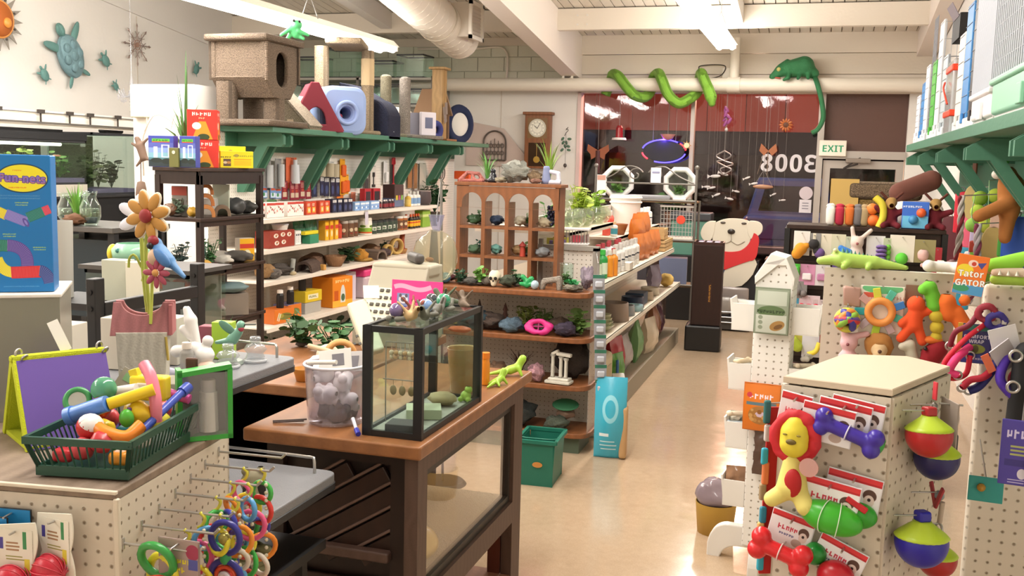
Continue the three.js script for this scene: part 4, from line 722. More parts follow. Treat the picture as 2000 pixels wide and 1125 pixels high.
{const t=thing('shelf_talker','clear plastic price flag clipped to the white shelf edge','price flag',[-4.235,1.27,-8.93],F);part(t,'flag',[rb(.07,.13,.004,.001,0,.02,0)],mat(0xd5cfdc,.2));part(t,'clip',bx(.04,.02,.02,0,.09,-.005),CLEAR);}
// third shelf: wood and stone
const ROCK=(c)=>mat(c,.9,{bumpMap:tPlaster,bumpScale:.02,metric:5});
const stone=(label,r,c,x,y,z,sx=1,sy=.7,sz=1,group)=>solo('ornament_rock',label,'rock',blob(r,.35,2.2,rnd()*90,sx,sy,sz,3,0,r*sy*.85,0),ROCK(c),[x,y,z],rr(0,6),group);
stone('round tan resin rock on the third white shelf',.085,0xa37f56,X0,y3,-7.25);stone('grey speckled rock in front of the tan resin rock',.06,0x77706a,X0 + .06,y3,-7.3,1.2);stone('flat dark grey stone slab on the third white shelf',.1,0x5c5550,X0 - .06,y3,-7.55,1.3,.5);
const halflog=(label,r,L,c,x,y,z,ry)=>{const t=thing('half_log',label,'half log',[x,y,z],ry);part(t,'bark',rough(ex(shp([[-r,0],[-r,r*1.2,0,r*1.2],[r,r*1.2,r,0],[r*.8,0],[r*.8,r*.95,0,r*.95],[-r*.8,r*.95,-r*.8,0]]),L,.003),.004,50),ROCK(c));return t;};
halflog('dark bark half log in the middle of the third white shelf',.08,.3,0x54433a,X0 + .02,y3,-7.95,.2);halflog('large brown bark half log behind the resin bowl',.1,.34,0x6b4f3c,X0 - .12,y3,-8.28,.3);
{const t=thing('water_bottle','small white bottle with grey cap among the brown logs','bottle',[X0 + .05,y3,-7.62]);part(t,'body',cy(.02,.022,.14,12,0,.07,0,0,0,-.15),mat(0xaeb2ae,.35));part(t,'base',blob(.035,.2,3,7,1,.6,1,2,.0,.015,0),mat(0xc4b28e,.8));}
{const t=thing('resin_bowl','brown resin bowl shaped like cut wood','bowl',[X0 + .03,y3,-8.45]);part(t,'bowl_body',rough(la([[.001,.01],[.06,0],[.09,.05],[.11,.1],[.1,.1],[.075,.05],[.001,.03]],18),.012,16),ROCK(0x9a7250));}
solo('cork_disc','small square cork block on the shelf edge','cork',rb(.06,.05,.05,.006,0,.025,0),mat(0xc9974f,.9),[X0 + .08,y3,-8.1]);
plant('plastic_plant','dark green bushy plant in the middle of the third white shelf','bush',22,.17,.1,0x31512e,[X0,y3,-8.75],{leaf:.04});
{const t=thing('castle_ornament','yellow-ochre resin arch ornament on the third white shelf','ornament',[X0 + .03,y3,-9.0]);part(t,'arch',blob(.075,.35,3,12,1,.9,.9,3,0,.06,0),ROCK(0xc58a35));part(t,'base',blob(.09,.3,3,22,1.2,.25,1,2,.01,.015,-.03),ROCK(0xb98f46));}
halflog('pale grey-brown half log toward the end of the third white shelf',.08,.3,0x7d6a5c,X0,y3,-9.3,1.3);stone('low dark purple stone next to the pale half log',.07,0x5a4848,X0 + .04,y3,-9.55,1.2,.6);stone('long brown driftwood lump against the pegboard',.1,0x8c6b50,X0 - .12,y3,-9.55,1.2,.6);
for(const[z,r]of[[-9.62,.05],[-9.85,.075]]){const t=thing('cork_ring',r>.06?'large tan hollow log ring standing on edge':'small tan hollow log ring standing on edge','half log',[X0 + .04,y3,z],PI / 2 - .4);part(t,'ring',put(new THREE.TorusGeometry(r,.016,8,20).scale(1,1,2.2),0,r + .014,0),mat(0xc9a660,.8));}
solo('terracotta_dish','flat terracotta coloured dish near the end of the third white shelf','dish',la([[.001,0],[.08,0],[.1,.05],[.09,.05],[.07,.015],[.001,.012]],18),mat(0xb98a55,.8),[X0,y3,-10.0]);
{const t=thing('dragon_figure','upright reddish resin lizard at the end of the third white shelf','ornament',[-4.34,y3,-10.03]);part(t,'body',figure([B(0,.03,0,.045,0,.12,0,.03),B(0,.12,0,.03,.02,.22,.01,.026),B(.02,.23,.02,.03),B(0,.04,.02,.03,.03,.01,.07,.02),B(0,.04,-.02,.03,.01,.015,-.1,.012)],30),ROCK(0xa6553c));}
plant('plastic_plant','teal green short plant behind the reddish resin lizard','bush',12,.15,.08,0x3c6b58,[X0 - .12,y3,-9.9],{leaf:.035});
// lowest shelf
carton('lamp_box','low orange box with lizard picture holding a dark bottle',.26,.12,.16,0xd9722a,P.lizard,[-4.3,y4,-7.34],F - .15,undefined,{side:true});
bottle('black bottle with white cap on the orange lizard box',.032,.15,0x1d1a1a,0xf4f0ea,null,[-4.28,y4 + .121,-7.36],undefined,{neck:.7});
carton('lamp_box','low grey-violet box beside the orange lizard box',.2,.12,.15,0x6f6a8c,P.lizard,[-4.36,y4,-7.62],F - .1);
bottle('black bottle with white cap on the grey-violet box',.032,.15,0x1d1a1a,0xf4f0ea,null,[-4.32,y4 + .121,-7.6],undefined,{neck:.7});
carton('calcium_box','yellow box with pale panel stacked on a grey carton',.26,.1,.16,0xdcbf2a,P.yelbox,[-4.36,y4 + .1,-7.95],F - .1,undefined,{side:true});carton('grey_carton','flat grey carton under the yellow box',.25,.099,.15,0xb0aca4,null,[-4.36,y4,-7.95],F - .1);
bottle('black bottle with white cap on the yellow box',.034,.15,0x1d1a1a,0xf4f0ea,null,[-4.36,y4 + .201,-7.88],undefined,{neck:.7});
carton('sand_carton','large orange carton with a pale bottle picture on the lowest white shelf',.3,.28,.24,0xe8891f,P.orange,[-4.34,y4,-8.42],F - .2,undefined,{side:true});
row(carton('white_pack','pale lilac and white pack behind the large orange carton',.12,.28,.1,0xcfc6d6,null,[-4.36,y4,-8.7],F,'pale packs'),[-8.69,-8.82],-4.38,y4);
{const t=thing('pink_jug','white jug with a hot pink top band on the lowest white shelf','jug',[-4.36,y4,-9.1],F);part(t,'jug_body',rb(.26,.22,.18,.03,0,.11,0),mat(0xc9b9c2,.5));part(t,'lid',rb(.27,.07,.19,.02,0,.25,0),mat(0xdd3f80,.45));}
{const t=thing('red_tub','dark red tub with bright red lid on the lowest white shelf','tub',[-4.54,y4,-9.55]);part(t,'tub_body',cy(.11,.1,.27,18,0,.135,0),mat(0x5a2226,.5));part(t,'lid',cy(.12,.12,.04,20,0,.29,0),mat(0xb8232c,.45));}
for(const[z,c,s]of[[-7.4,0x33502f,'dusky'],[-8.0,0x3a6a3a,'mid'],[-8.6,0x2f4d33,'deep'],[-9.1,0x58a12f,'bright']])plant('plastic_plant',s + ' green leafy plant on the plinth below the white shelves','bush',16,.18,.14,c,[-4.3,.162,z],{leaf:.05});
// hanging goods on the pegboard
const hp=(l,w,h,c,p,item,z,y,g,o)=>hangcard(l,w,h,c,p,item,[-4.66,y,z],F,g,{cat:'carded item',name:'carded_item',...o});
const hrow=(t0,zs,y)=>zs.forEach((z,i)=>i&&dup(t0,[t0.position.x + rr(0,.03),y + rr(-.01,.01),z],F + rr(-.1,.1)));
hrow(hp('grey blister card of clear tubing high on the pegboard',.12,.27,0x8d8b88,null,[cy(.03,.03,.2,10,0,-.15,.03),mat(0xc2c4c6,.2)],-7.8,1.84,'grey blister cards'),[-7.8,-7.95],1.84);
hp('orange and white card holding a white spray bottle',.19,.28,0xdd6d46,null,[[cy(.04,.045,.17,14,0,-.15,.04),cy(.02,.02,.05,10,0,-.045,.04)],mat(0xd2d6dc,.35)],-8.22,1.86,undefined,{});
hrow(hp('small blue and red card low on the pegboard by the dark stand',.1,.1,0x6f95c8,P.blucard,null,-7.75,1.6,'blue and red cards'),[-7.75,-7.86,-7.97],1.6);hrow(hp('small green and yellow jar card at the shelf back',.09,.1,0x4f8a55,null,[cy(.03,.03,.05,10,0,-.05,.02),mat(0xc9b93c,.5)],-7.7,1.49,'green jar cards'),[-7.7,-7.8,-7.9],1.49);
hrow(hp('dark red card with tan picture in the low pegboard row',.1,.17,0x8f2334,P.redcard,null,-8.1,1.65,'dark red cards'),[-8.1,-8.2,-8.3,-8.4,-8.5],1.65);
hrow(hp('navy card with white header in the low pegboard row',.1,.19,0x26263f,P.navy,null,-8.66,1.68,'navy cards'),[-8.66,-8.78,-8.9,-9.02,-9.14],1.68);
hrow(hp('clear hanging jar of brown treats on the pegboard',.09,.05,0xcac6be,null,[[cy(.045,.045,.13,14,0,-.09,.04)],mat(0xb9ac92,.2)],-8.72,1.84,'clear hanging jars'),[-8.72,-8.86,-9.0],1.84);
hrow(hp('yellow and orange hanging pouch on the pegboard',.11,.2,0xeaa421,null,[rb(.08,.12,.03,.012,0,-.12,.015),mat(0xe2641f,.4)],-9.25,1.86,'yellow hanging pouches'),[-9.25,-9.3,-9.22],1.7);
hp('orange hanging pouch below the yellow ones',.14,.13,0xe07a2a,null,null,-9.2,1.52);hp('pale salmon pouch beside the white blank card',.1,.12,0xd7876a,null,null,-9.5,1.52);
hp('white card with a black lock picture on the pegboard',.14,.27,0xd9d2c8,null,[[rb(.04,.05,.02,.005,0,-.1,.006),rb(.012,.1,.012,.004,0,-.16,.006),rb(.07,.03,.015,.004,0,-.22,.006)],mat(0x2a2624,.5)],-9.98,1.8);hp('plain white blank card low on the pegboard',.18,.13,0xe7dfd6,null,null,-9.75,1.52);hp('dark charcoal brush on a card',.08,.24,0x3d3a3a,null,null,-9.82,1.66);hp('white hanging scoop on the pegboard',.1,.26,0xdcd9d6,null,[rb(.06,.12,.03,.02,0,-.18,.02),mat(0xe8e6e4,.3)],-10.3,1.85);
hp('red and black hanging lead on the pegboard',.07,.34,0x3a3335,null,[[rb(.08,.08,.02,.02,0,-.03,.01),rb(.02,.3,.014,.005,0,-.16,.01),rb(.06,.05,.02,.01,0,-.3,.01)],mat(0xb0202c,.5)],-10.5,1.88);
hrow(hp('brown wooden ladder hanging on the pegboard',.12,.3,0x9c6a3c,null,null,-11.0,1.84,'brown wooden ladders'),[-11.0,-11.15],1.84);hp('clear bag of pale bedding hanging on the pegboard',.2,.32,0xb7b3a6,null,null,-11.4,1.84);hp('bundle of grey wire coils under the ledge end',.03,.05,0x6a645e,null,[[0,1,2].flatMap((i)=>[to(.07 + i*.01,.008,0,-.1,.02 + i*.02)]),mat(0x5f5a55,.5)],-11.9,1.82);
{const t=thing('orange_stand','bright orange plastic stand beyond the ledge end','stand',[-4.3,0,-11.75]);part(t,'stand_post',rb(.06,1.7,.05,.01,0,.85,0),mat(0xd9541f,.5));part(t,'stand_top',rb(.2,.1,.08,.01,.03,1.7,0),mat(0xd9541f,.5));}
}
// ---------- on and in the dark stand ----------
{
const ty=1.773;
for(const[x,w,l]of[[-4.3,.19,'wide'],[-4.09,.12,'narrow']]){const t=carton('filter_pack',l + ' blue filter pack with a white tube picture on the dark stand',w,.21,.06,0x4650a8,P.filter,[x,ty,-5.86],.1);}
{const t=thing('filter_pack','small olive insert card between the two blue filter packs','box',[-4.18,ty,-5.815],.1);part(t,'carton',rb(.07,.13,.02,.003,0,.065,0),mat(0x6a6a35,.5));part(t,'pale_dot',cy(.012,.012,.003,12,0,.1,.011,PI / 2),mat(0xd9d5c0,.5));}
for(const k of[0,1])carton('flake_box',k?'red and orange food box, upper one of two stacked on the dark stand':'red and orange food box, lower one of two stacked on the dark stand',.2,k?.205:.19,.18,0xd9402c,P.heater,[-4.13,ty + k*.191,-6.08],.55 - k*.06,undefined,{side:true});
carton('song_food_box','yellow box with a bird food picture on the corner of the dark stand',.24,.12,.12,0xe9d81f,P.yellow,[-4.05,ty,-6.33],.9,undefined,{side:true});carton('song_food_box','yellow box standing behind the other yellow box on the dark stand',.22,.155,.09,0xe9d81f,P.yellow,[-4.15,ty,-6.42],.9);
{const t=thing('potted_grass','tall grassy potted plant with arching blades on the dark stand','plant',[-4.36,ty,-6.2]);part(t,'foliage',blades(24,.55,.3,.03,.8,1),LEAF(0x5c8546));part(t,'tall_blade',blades(4,.86,.07,.03,.1,2),LEAF(0x4f7a40));part(t,'thin_stem',[0,1,2,3,4].map((i)=>{const a=i*1.3,c=cos(a),s=sin(a);return tb([[0,.1,0],[c*.08,.3,s*.08],[c*.2,.36,s*.2],[c*.28,.28 - i*.02,s*.28]],.002,12,4);}),mat(0x8a7f6a,.8));part(t,'pot',rb(.17,.1,.13,.015,0,.06,0),mat(0x5d4638,.8));}
// tier 1
const s1=1.433,hl=(label,r,x,y,z,c)=>{const t=thing('clay_cave',label,'reptile cave',[x,y,z],.6);part(t,'tube',ex(shp([[-r,0],[-r,r*1.33,0,r*1.33],[r,r*1.33,r,0],[r*.72,0],[r*.72,r,0,r],[-r*.72,r,-r*.72,0]]),.12,.004),mat(c,.85));};
hl('terracotta half-pipe cave at the bottom of the clay pile',.06,-4.1,s1,-6.05,0xb97a45);hl('terracotta half-pipe cave in the middle of the clay pile',.058,-4.13,s1 + .078,-6.09,0xb06f3e);hl('terracotta half-pipe cave on top of the clay pile',.05,-4.14,s1 + .155,-6.11,0xa96a3c);
hl('grey-brown round cave beside the clay pile',.055,-4.08,s1,-6.22,0x7d6a58);
solo('ornament_rock','glossy dark grey rock on the upper tier of the dark stand','rock',blob(.07,.3,2,9,1.1,.9,1,3,0,.05,0),mat(0x4b4d4e,.35),[-4.08,s1,-6.4]);solo('ornament_rock','dark bent pipe-shaped rock next to the glossy grey one','rock',blob(.055,.4,2,19,1.4,.8,1,3,0,.04,0),mat(0x3c3c3a,.6),[-4.08,s1,-6.55]);
carton('guide_book','red-topped book with a dark lizard standing at the back of the dark stand',.12,.21,.015,0x8f8880,null,[-4.26,s1,-5.98],.05).children[0].name='cover';{const t=scene.children[scene.children.length - 1];part(t,'red_band',bx(.118,.06,.002,0,.175,.0085),mat(0xb04a3c,.5));part(t,'lizard_picture',bx(.07,.05,.002,0,.09,.0085),mat(0x5a4438,.5));}
{const t=carton('guide_book','pale green book standing behind the clay pile',.13,.22,.015,0xaeb5a4,null,[-4.14,s1,-6.3],.05);}
carton('white_block','small plain white box behind the terracotta pile',.1,.12,.06,0xcfcac2,null,[-4.2,s1,-6.25],.3);
plant('plastic_plant','grey-green low plant on the upper tier of the dark stand','bush',12,.12,.07,0x5b6e58,[-4.24,s1,-5.92],{leaf:.03});solo('ornament_rock','brown shiny resin stump by the stand post','rock',blob(.05,.3,2,29,1,.9,1,3,0,.035,0),mat(0x7d5a44,.4),[-4.28,s1,-5.9]);solo('ornament_rock','mustard yellow small ornament by the stand post','rock',blob(.035,.3,2,39,1,1,1,2,0,.03,0),mat(0xb98e2e,.5),[-4.12,s1,-5.92]);
// tier 2
const s2=1.083;
plant('plastic_plant','green plant with small white flowers on the middle tier','bush',18,.2,.09,0x41703f,[-4.1,s2,-6.08],{leaf:.025});plant('plastic_plant','teal spiky plant at the corner of the middle tier','grass',14,.22,.06,0x4a6a62,[-4.08,s2,-5.97],{w:.02});
solo('ornament_rock','white coral-like rock on the middle tier of the dark stand','rock',blob(.055,.5,4,49,1.2,.6,1,3,0,.03,0),mat(0xc9c4ba,.8),[-4.06,s2,-6.2]);solo('ornament_rock','dark flat stone on the middle tier of the dark stand','rock',blob(.08,.4,3,59,1.4,.5,1,3,0,.03,0),mat(0x57524e,.8),[-4.08,s2,-6.42]);solo('ornament_rock','yellow-tan round gourd on the middle tier of the dark stand','rock',blob(.04,.15,2,69,1.3,.7,1,3,0,.028,0),mat(0xc59a4a,.6),[-4.05,s2,-5.95]);carton('food_carton','white and orange carton at the far end of the middle tier',.12,.17,.08,0xd2c4b4,P.yelbot,[-4.1,s2,-6.54],1);
solo('ornament_rock','wide grey stone ledge at the back of the middle tier','rock',blob(.09,.3,3,79,1.2,.4,1,3,0,.03,0),mat(0x8a8378,.85),[-4.25,s2,-6.45]);plant('plastic_plant','blue-grey fern at the back of the middle tier','bush',12,.17,.07,0x4d605a,[-4.24,s2,-5.95],{leaf:.03});
// tier 3
const s3=.703;
{const t=thing('angel_figure','grey stone bird figure on the lower tier of the dark stand','figurine',[-4.06,s3,-6.08]);part(t,'body',figure([B(0,.04,0,.05,0,.13,0,.035),B(0,.19,.01,.032),B(0,.12,0,.03,.06,.08,-.02,.015),B(0,.12,0,.03,-.06,.09,-.02,.015)],28),mat(0x8f978c,.8));}
{const t=thing('lantern_figure','off-white pagoda lantern figure on the lower tier','figurine',[-4.1,s3,-5.94]);part(t,'base',cy(.04,.05,.03,4,0,.015,0),mat(0xbdb5a5,.8));part(t,'body',cy(.03,.04,.08,8,0,.07,0),mat(0xc9c2b2,.8));part(t,'roof',cy(.012,.06,.05,4,0,.135,0),mat(0xaaa293,.8));part(t,'finial',ball(.012,0,.17,0,8),mat(0xaaa293,.8));}
solo('slate_dish','blue-grey slate bird dish on a plastic pack','dish',blob(.13,.2,2,8,1.1,.3,1,3,0,.2,0),mat(0x6f8688,.7),[-4.12,s3,-6.35]);carton('clear_pack','clear plastic pack of brown bark under the slate dish',.28,.16,.2,0x8b7f73,null,[-4.14,s3,-6.35],.8);
const s4=.213;for(const[z,c,n]of[[-6.0,0x6b625a,'brown-grey'],[-6.25,0x55504c,'charcoal'],[-6.45,0x7a6f63,'tan-grey']])solo('ornament_rock',n + ' lava rock on the bottom tier of the dark stand','rock',blob(.1,.4,2.5,z*9,1,.8,1,3,0,.07,0),mat(c,.9),[-4.1,s4,z]);
}
// ---------- aquarium corner along the turtle wall ----------
{
const WAT=mat(0x9aa67c,.05,{transmission:.75,thickness:0,ior:1.33}),ST=mat(0x17181b,.5);
const rk=thing('aquarium_rail','white wire rail with black clips above the aquariums','rail',[-6.85,2.12,-7.5]);
part(rk,'rail_bar',[bx(.03,.016,2.9,0,0,0),bx(.01,.008,2.9,0,.09,0)],mat(0x55504a,.6));part(rk,'back_strip',bx(.01,.14,2.9,-.03,.04,0),mat(0xefe9dc,.6));
for(const z of[-.05,-.42,-.7,-1.1,.45,.9])part(rk,'clip',[bx(.03,.035,.07,.01,.1,z),bx(.012,.09,.012,.005,.05,z)],mat(0x3a332e,.6));
for(const z of[1.4,-1.42])part(rk,'leg',bx(.03,2.12,.03,.06,-1.06,z),ST);part(rk,'leg_arm',[bx(.09,.02,.03,.03,0,1.4),bx(.09,.02,.03,.03,0,-1.42)],ST);
const tk=(label,z0,z1,y0,y1,col,pls,hood)=>{
const t=thing('aquarium',label,'aquarium'),x0=-7.45,x1=-6.9;
gTank(t,x0,x1,y0,y1,z0,z1,mat(0x2b2c2f,.5));part(t,'backdrop',bb(x0 + .012,x0 + .02,y0 + .02,y1 - .03,z0 + .02,z1 - .02),mat(col,.8,{map:tCarpetC,metric:1.5}));part(t,'gravel',bb(x0 + .02,x1 - .015,y0 + .01,y0 + .06,z0 + .02,z1 - .02),mat(0x6f6284,.9,{bumpMap:tCarpet,bumpScale:.02,metric:4}));
for(const[z,c,h]of pls)part(t,'water_plant',bushy(14,h,.12,.045,z).map((g)=>g.translate(-7.1,y0 + .06,z)),LEAF(c));
if(hood){part(t,'lamp_tube',cy(.015,.015,z1 - z0 - .3,10,(x0 + x1)/ 2 + .1,y1 - .04,(z0 + z1)/ 2,PI / 2),mat(0xffffff,.4,{emissive:0xfff2e0,emissiveIntensity:3}));const l=new THREE.RectAreaLight(0xfff0dc,5,.1,z1 - z0 - .3);l.name='light_source';l.position.set((x0 + x1)/ 2 + .1,y1 - .06,(z0 + z1)/ 2);l.rotation.x=-PI / 2;l.castShadow=true;t.add(l);}
if(hood)part(t,'hood',[bb(x0,x1 + .01,y1,y1 + .07,z0,z1),bb(x0 + .1,x1 - .1,y1 + .07,y1 + .1,z0 + .2,z1 - .2)],ST);
return t;
};
tk('long planted aquarium with red and green plants under a black hood',-8.2,-6.0,1.55,1.97,0x5a6350,[[-7.0,0xa03a40,.26],[-7.3,0x7a9a45,.28],[-7.6,0x8aa04a,.3],[-7.85,0x9c5f3c,.22],[-6.6,0x55703c,.25],[-8.05,0x5f8a46,.26]],true);
tk('tall algae-green aquarium by the white column with pale glass edge',-8.95,-8.28,1.44,2.06,0x6d7050,[[-8.6,0x4a5334,.4],[-8.8,0x3d4630,.3],[-8.45,0x525a36,.34]],false);
solo('clip_lamp','small black clip-on hood at the end of the rail','lamp',rb(.1,.07,.28,.02,0,.035,0),ST,[-6.97,2.061,-8.65]);
const sd=thing('aquarium_stand','long black cabinet carrying the planted aquariums','stand');part(sd,'cabinet',bb(-7.5,-6.86,0,1.42,-9.0,-5.9),ST);part(sd,'worktop',bb(-7.5,-6.84,1.42,1.44,-9.0,-5.9),mat(0x2a2a2c,.4));part(sd,'tank_riser',bb(-7.45,-6.9,1.44,1.55,-8.2,-6.0),mat(0xb9b2a4,.6));
// bench of bowls in front
const b=thing('bowl_bench','black topped bench with fish bowls before the aquariums','bench');part(b,'bench_top',rb(.6,.03,.5,.004,-3.93,1.44,-4.75),mat(0x55524f,.35));for(const[x,z]of[[-4.2,-4.95],[-3.66,-4.95],[-4.2,-4.54],[-3.66,-4.54]])part(b,'leg',bb(x - .02,x + .02,0,1.425,z - .02,z + .02),ST);part(b,'back_panel',bb(-4.22,-3.64,.4,1.42,-4.98,-4.96),ST);part(b,'dark_tank',bb(-4.16,-3.7,.95,1.38,-4.9,-4.56),mat(0x1f2c33,.12));
const gb=(label,x,z,r,h,neck)=>{const t=thing('fish_bowl',label,'fish bowl',[x,1.456,z]);part(t,'glass',la([[.001,.002],[r*.7,.002],[r,h*.25],[r,h*.55],[r*neck,h*.78],[r*neck,h*.86],[r*neck*1.25,h],[r*neck*1.15,h],[r*neck*.92,h*.85],[r*.95,h*.53],[r*.95,h*.26],[r*.66,.012],[.001,.012]],20),GLASSG);part(t,'water',la([[.001,.014],[r*.65,.014],[r*.93,h*.26],[r*.93,h*.5],[.001,h*.5]],18),mat(0xd5d6c2,.05,{transmission:.9,thickness:0,ior:1.33}));part(t,'gravel',cy(r*.72,r*.6,.03,16,0,.03,0),mat(0x3d4a78,.8));return t;};
gb('round glass jar with blue gravel on the black bench',-3.84,-4.58,.055,.19,.6);gb('wide glass bowl of tan gravel on the black bench',-4.05,-4.7,.09,.17,.8);
plant('grass_ornament','bright green aquarium grass plant on the black bench','grass',34,.25,.08,0x6ba240,[-3.95,1.456,-4.6],{w:.014,droop:.2,potc:0x8a6a4a});
solo('driftwood','small brown driftwood knot at the foot of the grass plant','driftwood',blob(.05,.5,3,4,1.3,.6,1,3,0,.03,0),mat(0x6b4a34,.9),[-3.9,1.456,-4.53]);
// glass tank with goldfish
const gt=thing('display_tank','glass tank with black lid and an orange fish picture behind the flowers','fish tank');gTank(gt,-3.38,-2.8,.93,1.3,-4.3,-3.98,ST);part(gt,'lid',bb(-3.4,-2.78,1.3,1.32,-4.32,-3.96),mat(0x4a4744,.4));part(gt,'back_sheet',bb(-3.36,-2.82,.95,1.28,-4.285,-4.28),mat(0x9a938a,.7));part(gt,'fish',figure([B(0,0,0,.05,.05,0,0,.035),B(-.04,0,0,.02,-.1,.02,0,.03)],24).translate(-3.0,1.2,-4.2),mat(0xd0582c,.5));part(gt,'zebra_print',bb(-2.95,-2.83,.95,1.26,-4.0,-3.995),mat(0x77757c,.5,{map:tCarpetC,metric:12}));
part(gt,'stand',bb(-3.36,-2.82,0,.93,-4.28,-4.0),ST);
const fv=thing('fish_vase','teal and yellow fish-shaped glazed pot on the tank lid','pot',[-3.2,1.321,-4.1]);part(fv,'pot_body',la([[.001,0],[.05,0],[.09,.03],[.095,.07],[.07,.1],[.06,.1],[.085,.068],[.001,.01]],20),mat(0x8fc0a4,.25));part(fv,'fin',sp(.045,.5,1,.8,-.085,.05,.03),mat(0xe0c83a,.3));part(fv,'fin',sp(.03,.4,1,.8,.088,.06,.02),mat(0xd9cf5a,.3));part(fv,'eye',ball(.012,-.01,.07,.09,8),mat(0x3f7f78,.2));
solo('tall_cylinder','tall pale grey cylinder vase behind the blue printed box','vase',la([[.001,0],[.045,0],[.05,.32],[.043,.32],[.04,.01],[.001,.01]],18),mat(0xaaa79f,.5),[-3.02,1.25,-3.42]);
const vs=thing('vase_shelf','low dark shelf standing behind the tray rack','shelf');part(vs,'shelf_board',bb(-3.1,-2.5,1.22,1.248,-3.6,-3.3),ST);for(const x of[-3.08,-2.52])part(vs,'leg',bb(x - .02,x + .02,0,1.22,-3.5,-3.4),ST);
for(const[x,z,c,l]of[[-2.62,-3.42,0xd6d2c0,'off-white carton on the low dark shelf'],[-2.76,-3.45,0xb5b8a6,'grey-green carton on the low dark shelf']])carton('supply_carton',l,.11,.17,.07,c,null,[x,1.249,z],.1);
// rows of empty tanks on the high rack by the back wall
const SR=mat(0x44464a,.5),hr=thing('tank_rack','tall grey rack stacked with empty glass tanks by the block wall','rack');for(const y of[1.4,2.05,2.62,2.98])part(hr,'shelf_board',bb(-7.35,-5.1,y - .03,y,-13.35,-12.75),mat(0xb5b2aa,.6));for(const[x,z]of[[-7.36,-12.77],[-5.09,-12.77],[-7.36,-13.33],[-5.09,-13.33],[-6.2,-12.77]])part(hr,'upright',bb(x - .02,x + .02,0,3.0,z - .02,z + .02),mat(0x77746e,.6));
const tanks=[[-7.3,-6.75,2.621,.29],[-6.7,-6.1,2.621,.27],[-6.05,-5.6,2.621,.28],[-5.55,-5.15,2.621,.22],[-7.3,-6.8,2.981,.3],[-6.75,-6.25,2.981,.42],[-6.15,-5.7,2.981,.24],[-5.65,-5.25,2.981,.32]];
const tl=['wide empty glass tank under the rack top at the wall corner','empty glass tank second from the wall corner under the rack top','empty glass tank in the middle under the rack top','low empty glass tank at the open end under the rack top','empty glass tank on top of the rack in the wall corner','tallest empty glass tank on top of the rack','shallow empty glass tank on top of the rack','empty glass tank on top of the rack by the block wall end'];
tanks.forEach(([a,c,y,h],i)=>{const t=thing('empty_tank',tl[i],'fish tank');gTank(t,a,c,y,y + h,-13.2,-12.82,SR);part(t,'bottom_glass',bb(a + .01,c - .01,y + .004,y + .008,-13.24,-12.83),GLASSG);});
}
